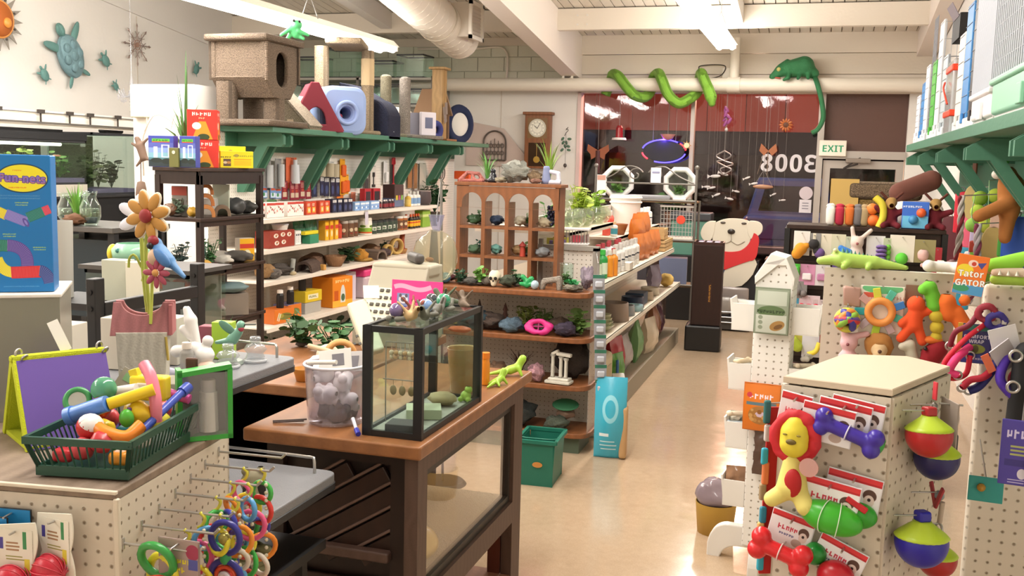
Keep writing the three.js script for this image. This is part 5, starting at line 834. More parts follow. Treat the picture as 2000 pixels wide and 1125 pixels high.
// ---------- things on the pegboard counter ----------
{
const CY=1.151,at=(u,v,y=CY)=>{const[x,z]=lcp(u,v);return[x,y,z];};
// clear acrylic box and the blue printed box on it
const ab=thing('acrylic_box','cloudy clear acrylic box under the blue printed box','box',[-2.09,CY,-2.0],.62);part(ab,'panel',bb(-.24,.24,0,.325,.02,.026),mat(0xb9b8a6,.3,{transmission:.6,thickness:0}));part(ab,'panel',bb(.234,.24,0,.325,-.26,.02),mat(0xb9b8a6,.3,{transmission:.6,thickness:0}));part(ab,'lid',rb(.49,.01,.29,.003,0,.33,-.117),mat(0xe6e2d8,.35));part(ab,'contents',[blob(.1,.3,3,3,1.5,.8,.8,3,-.05,.07,-.12)],mat(0xa89f8a,.9));part(ab,'back_panel',bb(-.24,.24,0,.325,-.26,-.255),mat(0xbdb7a8,.5));
const fb=thing('play_tunnel_box','tall blue box printed with bent coloured tubes and yellow oval','box',[-1.972,1.487,-2.1],.6);part(fb,'carton',rb(.14,.355,.1,.003,0,.1775,-.05),mat(0x1273b8,.4));part(fb,'front_print',bx(.138,.353,.001,0,.1775,.0006),pm(P.funnets,.35));part(fb,'top_print',bx(.13,.001,.09,0,.3555,-.05),mat(0x2a86c8,.4));
solo('purple_ball','shiny lilac ball behind the blue printed box','ball',sp(.09,1,1,1,0,.09,0),mat(0x8f8ad6,.25),[-2.37,1.76,-2.3]);solo('ball_box','plain pale carton holding up the lilac ball','carton',rb(.2,.27,.16,.004,0,.135,0),mat(0xcbbfa8,.6),[-2.4,1.489,-2.28]);
// felt tent
const tt=thing('felt_tent','purple and lime felt pet tent with metal clips','pet tent',[-1.79,CY,-1.99],1.0);tt.scale.setScalar(.9);const LIME=mat(0xc3cd2c,1,{bumpMap:tCarpet,bumpScale:.004,metric:9}),PUR=mat(0x6c55a4,.9);
part(tt,'purple_flap',[bx(.235,.006,.25,.015,.113,.075,1.12),bx(.235,.006,.25,.015,.113,-.055,-1.12)],PUR);
part(tt,'lime_lining',[bx(.225,.012,.235,.01,.106,.064,1.12),bx(.225,.012,.235,.01,.106,-.044,-1.12),bx(.23,.012,.24,.01,.006,.01)],LIME);
part(tt,'ridge',[rb(.25,.02,.03,.008,.012,.226,.01)],LIME);part(tt,'side_edge',[bx(.008,.02,.25,-.105,.11,.07,1.12),bx(.008,.02,.25,-.105,.11,-.05,-1.12)],LIME);
for(const x of[-.09,.12])part(tt,'clip',[to(.012,.003,x,.24,.01,0,.6),to(.01,.003,x + .012,.228,.02,.6,.6)],STEEL);
part(tt,'care_tag',[bx(.03,.09,.002,.02,.275,-.01,-.2,0,.35)],mat(0xebe9e4,.5));
const pc2=thing('product_card','grey translucent product card leaning in front of the purple tent','card',[-1.655,1.155,-2.1],.35);part(pc2,'card',rb(.115,.13,.003,.001,0,.075,0,-.35,0,-.5),mat(0x9a9686,.35));part(pc2,'picture',bx(.04,.035,.001,.028,.03,.02,-.35,0,-.5),mat(0x5f4f95,.5));part(pc2,'price_sticker',bx(.018,.02,.001,.02,.085,.0,-.35,0,-.5),mat(0xf2f0ea,.5));part(pc2,'green_spot',bx(.03,.02,.001,-.005,.125,-.016,-.35,0,-.5),mat(0x7fb07a,.5));
// green basket with toys
const bk=thing('toy_basket','dark green plastic basket full of small plastic pet toys','basket',[-1.53,CY + .001,-1.93],.2);const DG=mat(0x1f4a3a,.4);
const W=.1,D=.2,hh=.085,tw=.118,td=.222;
part(bk,'base',rb(2*W,.008,2*D,.003,0,.004,0),DG);
const rim=(w,d,y,h2,th)=>[bx(2*w + th,h2,th,0,y,d),bx(2*w + th,h2,th,0,y,-d),bx(th,h2,2*d,w,y,0),bx(th,h2,2*d,-w,y,0)];
part(bk,'rim',rim(tw,td,hh,.016,.009),DG);part(bk,'lower_band',rim(W + .002,D + .003,.014,.022,.006),DG);
const slatG=[];
for(const s of[-1,1]){for(let i=0;i<=12;i++){const f=i / 12*2 - 1;slatG.push(rd(f*W,.02,s*D,f*tw,hh,s*td,i % 12?.0022:.006,5));}for(let i=0;i<=24;i++){const f=i / 24*2 - 1;slatG.push(rd(s*W,.02,f*D,s*tw,hh,f*td,i % 24?.0022:.006,5));}}
const sl=part(bk,'side_lattice',slatG,DG);sl.userData.kind='stuff';
const toy=(name,label,g,m,x,y,z,group)=>{const c=cos(.2),s=sin(.2);return solo(name,label,'pet toy',g,m,[-1.53 + x*c + z*s,CY + y,-1.93 - x*s + z*c],.2,group);};
const PL=(c)=>mat(c,.32);
toy('toy_hammer','blue toy hammer with a yellow handle lying across the basket',[rd(-.09,0,.0,-.01,.03,.0,.019,12),rd(-.09,.0,.0,-.105,-.006,0,.022,12)],PL(0x4a7cc8),.01,.11,.09);
toy('stick_toy','thick yellow toy stick through the middle of the basket',rd(-.03,0,0,.06,.03,-.04,.014,12),PL(0xe3c62a),.03,.137,.085);
toy('pink_tunnel','long pink curved toy sausage standing out of the basket',tb([[.02,-.05,.02],[.02,.0,.02],[.0,.05,.0],[-.025,.075,-.02]],.014,24,10),PL(0xe07f94),.07,.14,.02);
const tg=(name,label,x,y,z)=>{const o=toy('x',label,bx(.01,.01,.01),BLACK,x,y,z);scene.remove(o);const t=thing(name,label,'pet toy',o.position.toArray(),.2);return t;};
{const h=tg('toy_house','yellow toy house with white windows at the back of the basket',.03,.145,-.06);part(h,'house',[rb(.09,.06,.04,.008),bx(.02,.07,.02,-.03,.01,.0,0,0,.3)],PL(0xe8cf30));part(h,'window',rb(.03,.022,.045,.004,-.01,.004,0),PL(0xece5da));}
{const h=tg('toy_duck','yellow duck toy with purple eye in the basket',.05,.11,.05);part(h,'body',blob(.03,.15,2,5,1.1,1,.9,3),PL(0xe3c024));part(h,'eye',ball(.006,-.005,.015,.027,8),PL(0x5a2f78));}
toy('orange_arch','orange and yellow arched toy at the basket front',tb([[-.05,.01,0],[-.02,.0,.015],[.03,-.01,.01],[.05,.01,-.02]],.015,20,10),PL(0xee8a2c),.04,.09,.13);
{const h=tg('lattice_ball','red ball with white lattice top in the basket',-.02,.095,.13);part(h,'ball',sp(.03),PL(0xc62f32));part(h,'cap',put(new THREE.SphereGeometry(.0305,14,8,0,7,0,1.2),0,0,0,.3,0,-.5),PL(0xe6e4e2));}
toy('green_ball','clear green bell ball at the back corner of the basket',sp(.03),mat(0x6fc49a,.15,{transmission:.5,thickness:0}),-.055,.15,.0);toy('red_ball','clear red bell ball under the green bell ball',sp(.026),mat(0xd0402c,.15,{transmission:.3,thickness:0}),-.05,.112,.03);
{const h=tg('mirror_toy','round green-rimmed mirror toy at the basket corner',-.11,.125,.02);h.rotation.set(-.5,.5,0);part(h,'rim',to(.026,.007),PL(0x3f8f52));part(h,'mirror',cy(.024,.024,.004,18,0,0,0,PI / 2),mat(0xc9cfc9,.08,{metalness:.7}));}
toy('white_rattle','white toy rattle between the mirror and the blue hammer',rd(-.03,-.01,0,.04,.02,0,.012,10),PL(0xdedbd6),-.07,.112,.05);toy('white_rattle','short white toy rattle beside the yellow house',rd(-.02,0,0,.03,.01,0,.013,10),PL(0xe4e1dc),-.015,.14,-.02);
toy('blue_stick','blue toy stick leaning on the right rim of the basket',[rd(-.01,-.02,.06,.02,.04,-.1,.01,10),rd(.018,.036,-.09,.024,.045,-.115,.014,10)],PL(0x3a4fae),.09,.1,.03);toy('magenta_stick','magenta toy stick at the far end of the basket',rd(-.04,.01,0,.04,-.01,0,.012,10),PL(0xc84f9c),.07,.12,-.1);
toy('green_bean','green bean-shaped toy under the pink sausage',sp(.014,1.2,1.5,1),PL(0x4fae3a),.045,.108,.09);
const cols=[0xc42f38,0xd04a50,0xb9333c,0xe0912a,0x3a4fae,0xe3c42a,0x3f9a4a,0xd8d5d0,0xc73f46,0x2f8f9a,0xe07a2a,0xd7d04a,0xa83a8a,0x4a7cc8,0xcf3038,0xded9d2],cn=['cherry red','rose red','deep red','amber','royal blue','lemon yellow','leaf green','bone white','berry red','teal','tangerine','lime yellow','plum','sky blue','scarlet','ivory'];
for(let i=0;i<16;i++)toy('small_toy',cn[i]+ ' plastic toy lump seen through the basket side',i % 3?blob(rr(.022,.028),.25,2,i*7,1,1,1,2):rb(.045,.03,.035,.01),PL(cols[i]),-.065 +(i % 4)*.043,.038 +(i % 3)*.016,.16 - floor(i / 4)*.1);
// green framed pack behind the basket
const gp=thing('green_pack','bright green framed pack with a clear window behind the basket','pack',[-1.435,CY,-2.1],.75);const GP=mat(0x37a53c,.35);part(gp,'frame',[bx(.012,.18,.04,-.06,.09,0),bx(.012,.18,.04,.06,.09,0),bx(.13,.012,.04,0,.175,0,0,0,.12),bx(.13,.012,.04,0,.006,0)],GP);part(gp,'backing',bx(.11,.16,.004,0,.09,-.018),mat(0x3a3f3c,.5));part(gp,'inner_bottle',[cy(.022,.024,.1,12,.01,.07,0),cy(.018,.018,.03,12,.01,.135,0)],mat(0xb9b9b4,.3));part(gp,'film',bx(.11,.16,.001,0,.09,.019),CLEAR);
solo('fork_handle','dark brown wooden comb handle sticking out by the green pack','comb',[rb(.03,.05,.012,.004,0,.17,0),rb(.02,.16,.012,.004,0,.08,0)],mat(0x54382c,.5),[-1.49,CY,-2.13],.2);
// hooks and goods on the pegboard sides
const hook=(t,x,y,z,L)=>part(t,'hook',[rd(x,y,z,x,y + .004,z + L,.003,6),rd(x,y + .004,z + L,x,y + .014,z + L + .006,.003,6)],STEEL);
// front: blue headed cards and the two ball cards
for(let i=0;i<3;i++){const[x,z]=lcp(-.31 + i*.038,.06 - i*.024);hangcard(['black card with blue header on the end hook of the counter front','black card with blue header in the middle of the hook','black card with blue header next to the pegboard'][i],.09,.16,0x17181c,P.bluecard,[rb(.04,.08,.02,.006,0,-.1,.012),mat(0x111214,.3)],[x,1.1 -(2 - i)*.012,z],LC,undefined,{name:'carded_item',cat:'carded item',reach:-.05});}
for(let i=0;i<2;i++){const[x,z]=lcp(-.2 + i*.075,.05 - i*.025);const t=thing('ball_card',i?'foot-shaped white card with red ribbed ball against the pegboard':'foot-shaped white card with red ribbed ball on the hook end','pet toy',[x,1.075 + i*.02,z],LC - i*.25);part(t,'card',ex([[-.05,0],[.045,.012],[.056,-.03,.04,-.07],[.06,-.12,.045,-.15],[-.05,-.15],[-.062,-.12,-.04,-.08],[-.055,-.03]],.003,.0005),mat(0xe9e6d8,.5));part(t,'card_print',bx(.078,.1,.0008,.0,-.055,.0024),pm(P.foot));part(t,'ball',sp(.038,1,1,.8,-.002,-.115,.02),mat(0xc0263a,.35));part(t,'ball_rib',Array.from({length:7},(_,k)=>put(new THREE.TorusGeometry(.0385,.0016,4,20,PI),-.002,-.115,.02,0,0,0).scale(1,1,.8).rotateZ(0)).map((g,k)=>{g.translate(.002,.115,-.016);g.rotateX(PI / 2);g.rotateY(0);g.rotateX(-PI*(k + .5)/ 7 + PI / 2 - PI / 2);return g.translate(-.002,-.115,.016);}),mat(0xd24a5a,.35));part(t,'hook',rd(0,-.01,.02,0,-.01,-.045,.0025,6),STEEL);}
// side: long double hooks with bead toys (local frame of the counter)
const side=(v,y)=>{const[x,z]=lcp(0,v);return[x,y,z];};
const ring=(c,r,th,...p)=>[put(new THREE.TorusGeometry(r,th,8,22),...p),c];
const BEAD=[0xe2d63a,0x3fae4a,0xd23c34,0x3a3fa8,0xe58a2c,0xd9d2c4,0x5aa0d8,0xe05a8a];
for(let k=0;k<7;k++){
const v=-.02 - k*.075,y=1.03 + k*.012,p=side(v,y),t=thing('peg_hook',['steel double hook next to the counter corner','steel hook with the harness card','steel hook with the blue ring toy','steel hook with thin yellow rings','steel hook with lime hooks of beads','steel hook above the grey tray','steel hook at the far end of the counter side'][k],'hook',p,LC + PI / 2);
part(t,'hook_arm',[rd(0,0,0,0,-.004,.17,.0032,6),rd(0,-.004,.17,0,.008,.182,.0032,6),rd(0,.012,.0,0,-.012,.0,.004,6)],STEEL);
if(k===0||k===6)continue;
const n=k===1?1:2;
for(let j=0;j<n;j++){
const dz=.1 + j*.045,dir=LC + PI / 2,q=[p[0]+ sin(dir)*dz,y - .006,p[2]+ cos(dir)*dz],lab=['','','ringed','hanging','lime-hooked','pastel'][k];
const b=thing('bead_toy',`${lab} string of coloured plastic bird toys, ${j ? 'outer' : 'inner'} one on its hook`,'bird toy',q,LC + rr(-.3,.3)),c=(i)=>mat(BEAD[(k*3 + j*2 + i)% 8],.3);
part(b,'top_hook',tb([[0,.006,0],[.012,-.005,0],[.006,-.022,0],[-.006,-.03,0]],.004,12,6),mat(0xd6cf4a,.35));
for(let i=0;i<5;i++)part(b,'ring',put(new THREE.TorusGeometry(.026 +(i % 2)*.008,.0065,7,18),rr(-.012,.012),-.055 - i*.045,rr(-.012,.012),rr(-.3,.3),rr(-.9,.9),0),c(i));
part(b,'bead_chain',Array.from({length:12},(_,i)=>ball(.005,.018,-.03 - i*.02,.012,6)),mat(0xcfc8ae,.3));part(b,'pendant',[blob(.022,.2,2,k + j,1,1.4,.7,2,0,-.29,0)],c(6));
}
}
{const p=side(-.06,1.02),t=hangcard('clear harness card with yellow lettering on the counter side',.1,.14,0x94827c,P.ferretcard,[tb([[0,-.09,.01],[.012,-.12,.012],[.01,-.18,.01]],.007,12,6),mat(0x3a3430,.7)],[p[0]+ .13,1.05,p[2]+ .02],LC - .12,undefined,{name:'harness_card',cat:'carded item'});}
{const p=side(-.2,1.0),t=thing('ring_toy','figure-eight blue ring toy with mirror bead in the middle of the hooks','bird toy',[p[0]+ .17,1.035,p[2]+ .02],LC - .1);const BL=mat(0x2f2f86,.3);part(t,'upper_ring',put(new THREE.TorusGeometry(.036,.0075,8,26),0,-.03,0),BL);part(t,'lower_ring',put(new THREE.TorusGeometry(.038,.0075,8,26),0,-.122,0),BL);part(t,'waist_bead',sp(.013,1,1.2,1,0,-.077,0),mat(0x2f9a5a,.3));part(t,'inner_ring',put(new THREE.TorusGeometry(.024,.005,8,20),0,-.122,0),mat(0xd9502c,.35));part(t,'mirror_bead',sp(.017,1,1,.5,0,-.122,.006),mat(0xd5d2de,.1,{metalness:.5}));part(t,'bell',sp(.014,1,1,1,0,-.03,.004),mat(0x9a8f4a,.25,{metalness:.5}));}
{const p=side(-.06,.85),t=thing('green_toy','tangle of green and yellow plastic loops low on the counter side','bird toy',[p[0]+ .07,1.02,p[2]+ .03],LC);for(let i=0;i<6;i++)part(t,'loop',put(new THREE.TorusGeometry(.04,.009,7,20),rr(-.03,.03),-.02 - i*.035,rr(-.03,.03),rr(-.5,.5),rr(-1,1),0),mat([0x3a9a48,0xe2d63a,0xe0452f,0xe0528c,0x5c78c8,0xe9c93a][i],.3));}
{const p=side(-.4,.86),t=thing('animal_hand_puppet','grey striped plush badger head hung over the lower tray','plush toy',[-1.44,.965,-2.33],.6);part(t,'head',figure([B(0,0,0,.035,0,-.03,.03,.02),B(-.02,.035,0,.012),B(.02,.035,0,.012)],26),mat(0x7d7660,.95));part(t,'dark_stripe',sp(.012,1,2,.7,.02,-.01,.033),mat(0x2a2624,.9));part(t,'dark_stripe',sp(.012,1,2,.7,-.018,-.01,.033),mat(0x2a2624,.9));}
{const t=thing('rubber_snake','coiled olive rubber snake at the bottom of the counter side','toy snake',[-1.44,.72,-2.3]);const pts=[];for(let i=0;i<60;i++){const a=i*.42,r=.05 - i*.0003;pts.push([cos(a)*r,i*.0012,sin(a)*r]);}part(t,'body',tb(pts,.012,140,8),mat(0x6b6a48,.5));part(t,'head',sp(.016,1.5,.8,1,.05,.075,0),mat(0x6b6a48,.5));}
const ls=thing('low_tray_shelf','dark low shelf under the coiled rubber snake','shelf');part(ls,'shelf_board',bb(-1.75,-1.36,.69,.718,-2.6,-2.24),BLACK);for(const x of[-1.74,-1.38])part(ls,'leg',bb(x - .012,x + .012,0,.69,-2.5,-2.47),BLACK);
}
// ---------- on the upper tray ----------
{
const ty=1.152;
const bh=thing('birdhouse_planter','white wooden birdhouse planter with a pink scooped roof','birdhouse',[-1.93,ty,-2.52],.5);const WW=mat(0xf2ecdb,.75,{map:tWood,metric:4,bumpMap:tPlaster,bumpScale:.003}),PK=mat(0xdb9092,.7,{map:tWood,metric:4});
part(bh,'base',rb(.19,.02,.13,.003,.01,.01,0),mat(0x9c9684,.8));part(bh,'body',ex([[-.063,.02],[.063,.02],[.07,.17],[-.07,.17]],.09,.003),WW);
const sc=[[-.088,.165],[.082,.165],[.088,.262],[.062,.262],[.05,.225,.0,.222],[-.05,.225,-.06,.262],[-.078,.262]];
part(bh,'roof_front',ex(sc,.012,.002,[],0,0,.055,-.12),PK);part(bh,'roof_back',ex(sc,.012,.002,[],0,0,-.05,.12),PK);part(bh,'roof_side',[bx(.01,.09,.09,.083,.21,0)],mat(0xb06a6c,.7));part(bh,'perch_string',rd(.07,.16,.05,.076,.09,.055,.004,6),mat(0xb09a4a,.8));
const fl=thing('wooden_flower','tall painted wooden flower with ochre petals in the birdhouse','flower',[-1.905,1.39,-2.52]);const ST2=mat(0xaab24a,.6);
part(fl,'stem',tb([[0,-.04,0],[-.012,.1,0],[-.01,.2,.0],[.005,.275,0]],.006,16,8),ST2);for(let i=0;i<8;i++)part(fl,'petal',put(new THREE.SphereGeometry(.03,12,8).scale(.55,1,.18),0,.046,0).rotateZ(i*PI / 4 + .25).translate(.01,.282,.02),mat(0xb98438,.6));for(let i=0;i<8;i++)part(fl,'petal_edge',put(new THREE.SphereGeometry(.032,12,8).scale(.62,1.04,.12),0,.046,0).rotateZ(i*PI / 4 + .25).translate(.012,.283,.016),mat(0xe9dfc8,.6));part(fl,'centre',sp(.021,1,1,.5,.01,.282,.028),mat(0x8c2320,.6));
const f2=thing('wooden_flower','white painted wooden flower behind the ochre one','flower',[-1.955,1.39,-2.55]);part(f2,'stem',tb([[.02,-.04,0],[.005,.1,0],[0,.25,0]],.006,14,8),ST2);for(let i=0;i<6;i++)part(f2,'petal',put(new THREE.SphereGeometry(.03,10,8).scale(.6,1,.2),0,.04,0).rotateZ(i*PI / 3).rotateY(.5).translate(0,.275,0),mat(0xe6e4ea,.5));part(f2,'leaf_curl',[tb([[0,.12,0],[-.02,.16,.01],[-.035,.15,.01],[-.04,.12,.01]],.004,12,6),tb([[.0,.08,0],[.03,.13,.01],[.05,.1,.01],[.04,.08,.01]],.004,12,6)],ST2);
const f3=thing('wooden_flower','dusky pink wooden flower below the painted bluebird','flower',[-1.86,1.39,-2.5]);part(f3,'stem',tb([[-.03,-.04,0],[-.02,.1,0],[-.008,.2,0]],.005,14,8),mat(0xc4cf5a,.6));for(let i=0;i<8;i++)part(f3,'petal',put(new THREE.SphereGeometry(.019,10,7).scale(.5,1,.25),0,.028,0).rotateZ(i*PI / 4).translate(.012,.118,.025),mat(0xa8485a,.6));part(f3,'centre',sp(.011,1,1,.6,.012,.118,.03),mat(0xc98f4a,.6));
const bd=thing('wooden_bird','painted bluebird with tan breast perched on the flower stems','bird figure',[-1.85,1.565,-2.5],-.15);const BL=mat(0x4f7fb0,.5);part(bd,'body',figure([B(-.005,0,0,.026,.03,-.022,0,.02),B(-.02,.024,0,.021),B(.035,-.025,0,.014,.09,-.065,0,.006)],34),BL);part(bd,'breast',sp(.023,.95,1.25,.9,-.008,-.014,.014),mat(0xcba98a,.6));part(bd,'wing',sp(.03,1.3,.6,.3,.028,-.012,.024,0,0,-.62),mat(0x3f6fa4,.5));part(bd,'beak',put(new THREE.ConeGeometry(.006,.02,8),-.045,.022,0,0,0,PI / 2),mat(0x6d5a3a,.5));part(bd,'eye',ball(.0035,-.028,.03,.018,6),BLACK);
const lb=thing('wooden_ladybird','dark red wooden ladybird beside the bluebird head','figure',[-1.868,1.6,-2.49]);part(lb,'shell',sp(.018,1,.9,.7),mat(0x8c2028,.5));part(lb,'head',ball(.011,-.004,-.014,.008,10),BLACK);
// dove, hummingbird, bottles, crystal
const dv=thing('dove_figure','white ceramic dove with raised wings on the grey tray','bird figure',[-1.895,ty,-2.74],.2);const CW=mat(0xdedcd8,.3);part(dv,'body',figure([B(.02,.07,0,.028,-.01,.085,0,.02),B(.035,.108,0,.018),B(-.01,.08,0,.014,-.07,.07,0,.02),B(.03,.06,.01,.03,.03,.04,.01,.022),B(0,.02,0,.03)],36),CW);part(dv,'wing',figure([B(-.005,.1,-.01,.012,-.03,.17,-.02,.02),B(-.03,.17,-.02,.02,-.045,.205,-.025,.012),B(-.01,.1,-.01,.01,-.055,.14,-.02,.014)],30),CW);part(dv,'perch',blob(.03,.3,3,4,1.2,.6,1,2,.01,.012,0),mat(0xcdbfae,.6));
const hb=thing('hummingbird_figure','green glass hummingbird figure with a long beak on a stand','bird figure',[-1.88,ty,-2.92],.1);const HG=mat(0x6fa08c,.3);part(hb,'body',figure([B(.02,.11,0,.016,0,.085,0,.02),B(.03,.135,0,.015),B(-.005,.08,0,.014,-.06,.07,0,.006)],32),HG);part(hb,'beak',rd(.042,.137,0,.085,.14,0,.003,6),mat(0x5a5f58,.4));part(hb,'throat',sp(.009,1.2,1,1,.033,.122,.005),mat(0x9c3040,.4));part(hb,'wing',[sp(.03,1.2,.5,.15,-.015,.125,.01,0,0,-.6)],mat(0x57816f,.35));part(hb,'stand_rod',rd(0,.08,0,0,.01,0,.003,6),STEEL);part(hb,'stand_base',cy(.04,.045,.012,20,-.01,.006,0),mat(0x8f9a90,.3));
for(const[x,z,h,l]of[[-1.86,-2.86,.08,'cut crystal bell holder next to the tray edge'],[-1.83,-2.98,.088,'cut crystal bell holder by the wire rail']]){const t=thing('crystal_holder',l,'glassware',[x,ty,z]);part(t,'holder',la([[.001,0],[.034,0],[.036,.012],[.028,h*.35],[.04,h*.5],[.03,h*.68],[.014,h*.75],[.02,h*.85],[.018,h],[.001,h]],10),mat(0xe8eaec,.04,{transmission:.8,thickness:0,ior:1.55}));part(t,'foot_ring',to(.036,.005,0,.006,0,PI / 2),mat(0xe8eaec,.04,{transmission:.6,thickness:0,ior:1.55}));}
for(const[x,z,c,l]of[[-1.93,-2.68,0xb9b6b0,'clear bottle with pale cap before the dove']])bottle(l,.022,.11,c,0xd9cfc4,null,[x + .03,ty,z - .01],undefined,{bm:mat(0xd2d0cc,.1,{transmission:.7,thickness:0}),neck:.6});
solo('shell_figure','small pink shell figure in front of the dove','figurine',blob(.028,.35,3,6,1.2,.8,1,3,0,.018,0),mat(0xd2b7a6,.5),[-1.85,ty,-2.72]);carton('lime_carton','lime green carton behind the hummingbird',.07,.13,.05,0xa0c23a,null,[-1.96,ty,-2.99],.2);carton('stripe_carton','red, white and blue carton beside the lime carton',.05,.11,.05,0x8a4a58,null,[-2.03,ty,-3.0],.2);
plant('plastic_plant','green reedy toy plant behind the dove','grass',16,.16,.06,0x3fa05a,[-2.0,ty,-3.06],{w:.012});solo('fan_shell','white and blue striped shell fan on the tray','shell',[sp(.04,1,.5,.3,0,.02,0)],mat(0xc9c9e2,.4),[-1.93,ty,-2.62],.5);
solo('wire_easel','thin steel wire easel standing on the tray edge','wire stand',[rd(0,0,0,0,.06,0,.0025,6),rd(0,.06,0,-.12,.075,0,.0025,6)],STEEL,[-1.8,ty,-2.4]);
for(const[x,z,c,h]of[[-2.17,-2.72,0xc9c2b4,.17],[-2.2,-2.5,0xcbc4b6,.18],[-2.08,-2.85,0xbfb9ac,.16]])carton('plain_carton',['','cream carton behind the birdhouse beside the black post','cream carton standing by the near black post','cream carton behind the white dove'][x===-2.17?1:x===-2.2?2:3],.1,h,.08,c,null,[x,ty,z],.1);
}
// ---------- on the pale counter ----------
{
const cy0=.972;
const bu=thing('toy_bucket','clear plastic bucket full of black and white plush toys','bucket',[-1.525,cy0,-2.985]);part(bu,'bucket_wall',la([[.001,0],[.088,0],[.095,.02],[.104,.19],[.108,.2],[.1,.195],[.09,.02],[.001,.006]],28),mat(0xe9e6ec,.1,{transmission:.88,thickness:0}));part(bu,'rim',to(.106,.005,0,.198,0,PI / 2),mat(0xd9d5de,.2));
const pl=[0xf2f0ec,0xe8e5e1,0xf4f2ee,0x3a3640,0xeeebe6,0x2c2a33,0xdedbd8,0x37323c,0xf2efea,0x332f38],nm=['white','off-white','snow white','black','chalk white','inky black','pale grey','charcoal','milk white','dark grey'];
for(let i=0;i<10;i++){const a=i*2.4,r=i<6?.045:.03,y=i % 2?.05:.1,k=.03 +(i>6?.05:0);const dark=i===3||i===5||i===7||i===9;solo('plush_toy',nm[i]+ ' plush animal ' +(dark?'at the bottom of':'packed in')+ ' the clear bucket','plush toy',figure([B(0,0,0,.03,.02,.015,.01,.022),B(-.025,.02,.01,.016),B(.03,-.015,0,.014),B(-.01,.03,-.01,.012)],22),mat(pl[i],.95),[-1.525 + cos(a)*r,cy0 +(dark?.035:.07 +(i % 5)*.022),-2.985 + sin(a)*r],i);}
for(const[x,y,z,r,c,l]of[[-1.53,.21,-2.99,.25,0xdcdad4,'tilted white price card stuck in the clear bucket'],[-1.49,.2,-3.03,-.2,0xb9b4b2,'grey picture card stuck in the clear bucket']]){const t=thing('bucket_card',l,'card',[x,cy0 + y,z],r);part(t,'card',rb(.11,.07,.003,.001,0,0,0,-.4,0,.15),mat(c,.5));part(t,'picture',bx(.04,.04,.001,.01,.001,.002,-.4,0,.15),mat(0x77747a,.5));}
solo('bone_stick','white plastic bone stick lying across the bucket top','toy',rd(-.06,0,0,.05,.012,.01,.008,8),mat(0xded9ce,.5),[-1.54,cy0 + .205,-2.93]);
solo('wire_prongs','pair of thin dark wire prongs lying on the counter corner','wire',[rd(-.05,.004,.03,.05,.008,-.02,.003,6),rd(-.04,.004,.045,.05,.008,.0,.003,6)],mat(0x4a3a34,.5),[-1.66,cy0,-2.92]);
{const t=thing('marker_pen','white marker pen with blue cap lying by the showcase','pen',[-1.4,cy0 + .01,-2.875],.7);part(t,'barrel',rd(0,.03,-.03,.0,.0,.03,.006,8),mat(0xcfd2de,.35));part(t,'cap',rd(0,.006,.02,0,-.003,.045,.009,8),mat(0x2f36b4,.35));}
// on the showcase
const G1=mat(0x6d6c62,.7),gy=1.332;
const orb=(l,c,x,z,r)=>{const t=thing('dragon_orb',l,'figurine',[x,gy,z],rr(0,3));part(t,'orb',sp(r,1,1,1,0,r + .012,0),mat(c,.08,{clearcoat:1}));part(t,'creature',figure([B(.02,.012,0,.012,.04,.02,.01,.01),B(.04,.02,.01,.008,.055,.035,.01,.008),B(-.01,.01,.02,.01,.03,.01,.025,.007),B(-.03,.012,0,.01)],22),G1);};
orb('purple and silver glass orb on a grey dragon base',0x6b5a86,-1.3,-2.97,.024);orb('pale blue glass orb on a grey dragon base',0x7d9fd0,-1.25,-3.1,.025);orb('emerald glass orb on a grey dragon base',0x2f8f6c,-1.24,-3.24,.026);orb('black and white glass orb on a grey dragon base',0x3a3f4a,-1.3,-3.28,.022);
for(const[x,z,c,l]of[[-1.26,-2.98,0xb99a6c,'tan skull-and-horn figurine on the showcase'],[-1.22,-3.02,0x5d5f52,'mossy grey dragon figurine on the showcase'],[-1.3,-3.1,0x8a4a3c,'red-brown dragon figurine on the showcase'],[-1.21,-3.36,0x6d5c4c,'brown owl figurine at the far end of the showcase'],[-1.29,-3.4,0x55604a,'green-grey dragon figurine at the far end of the showcase'],[-1.23,-3.16,0x6f6e68,'coiled grey wyvern figurine on the showcase']])solo('dragon_figurine',l,'figurine',figure([B(0,.015,0,.018,.03,.02,0,.012),B(.03,.02,0,.01,.05,.045,0,.01),B(-.02,.014,0,.012,-.055,.01,.015,.005),B(0,.03,.01,.006,-.02,.06,.03,.004),B(0,.03,-.01,.006,-.02,.06,-.03,.004)],26),mat(c,.7),[x,gy,z],rr(0,6));
// inside the showcase
const hr=thing('jewellery_rail','white wire rail of beaded pendants inside the showcase','rail',[-1.27,.99,-2.98]);part(hr,'rail_bar',[rd(-.07,.27,0,.06,.27,0,.002,6),rd(-.07,.15,.02,.06,.15,.02,.002,6)],WIRE);part(hr,'stand_wire',[rd(-.07,.0,0,-.07,.27,0,.002,6)],WIRE);for(let i=0;i<7;i++){part(hr,'pendant',[ball(.009,-.05 + i*.016,.235,0,8),ball(.007,-.05 + i*.016,.22,0,8),rd(-.05 + i*.016,.27,0,-.05 + i*.016,.235,0,.001,4)],mat(i % 2?0xb98a58:0xc9b79a,.3));if(i % 2)part(hr,'pendant',[sp(.012,1,1.4,.6,-.05 + i*.016,.115,.02),rd(-.05 + i*.016,.15,.02,-.05 + i*.016,.125,.02,.001,4)],mat(0x8a7350,.3));}
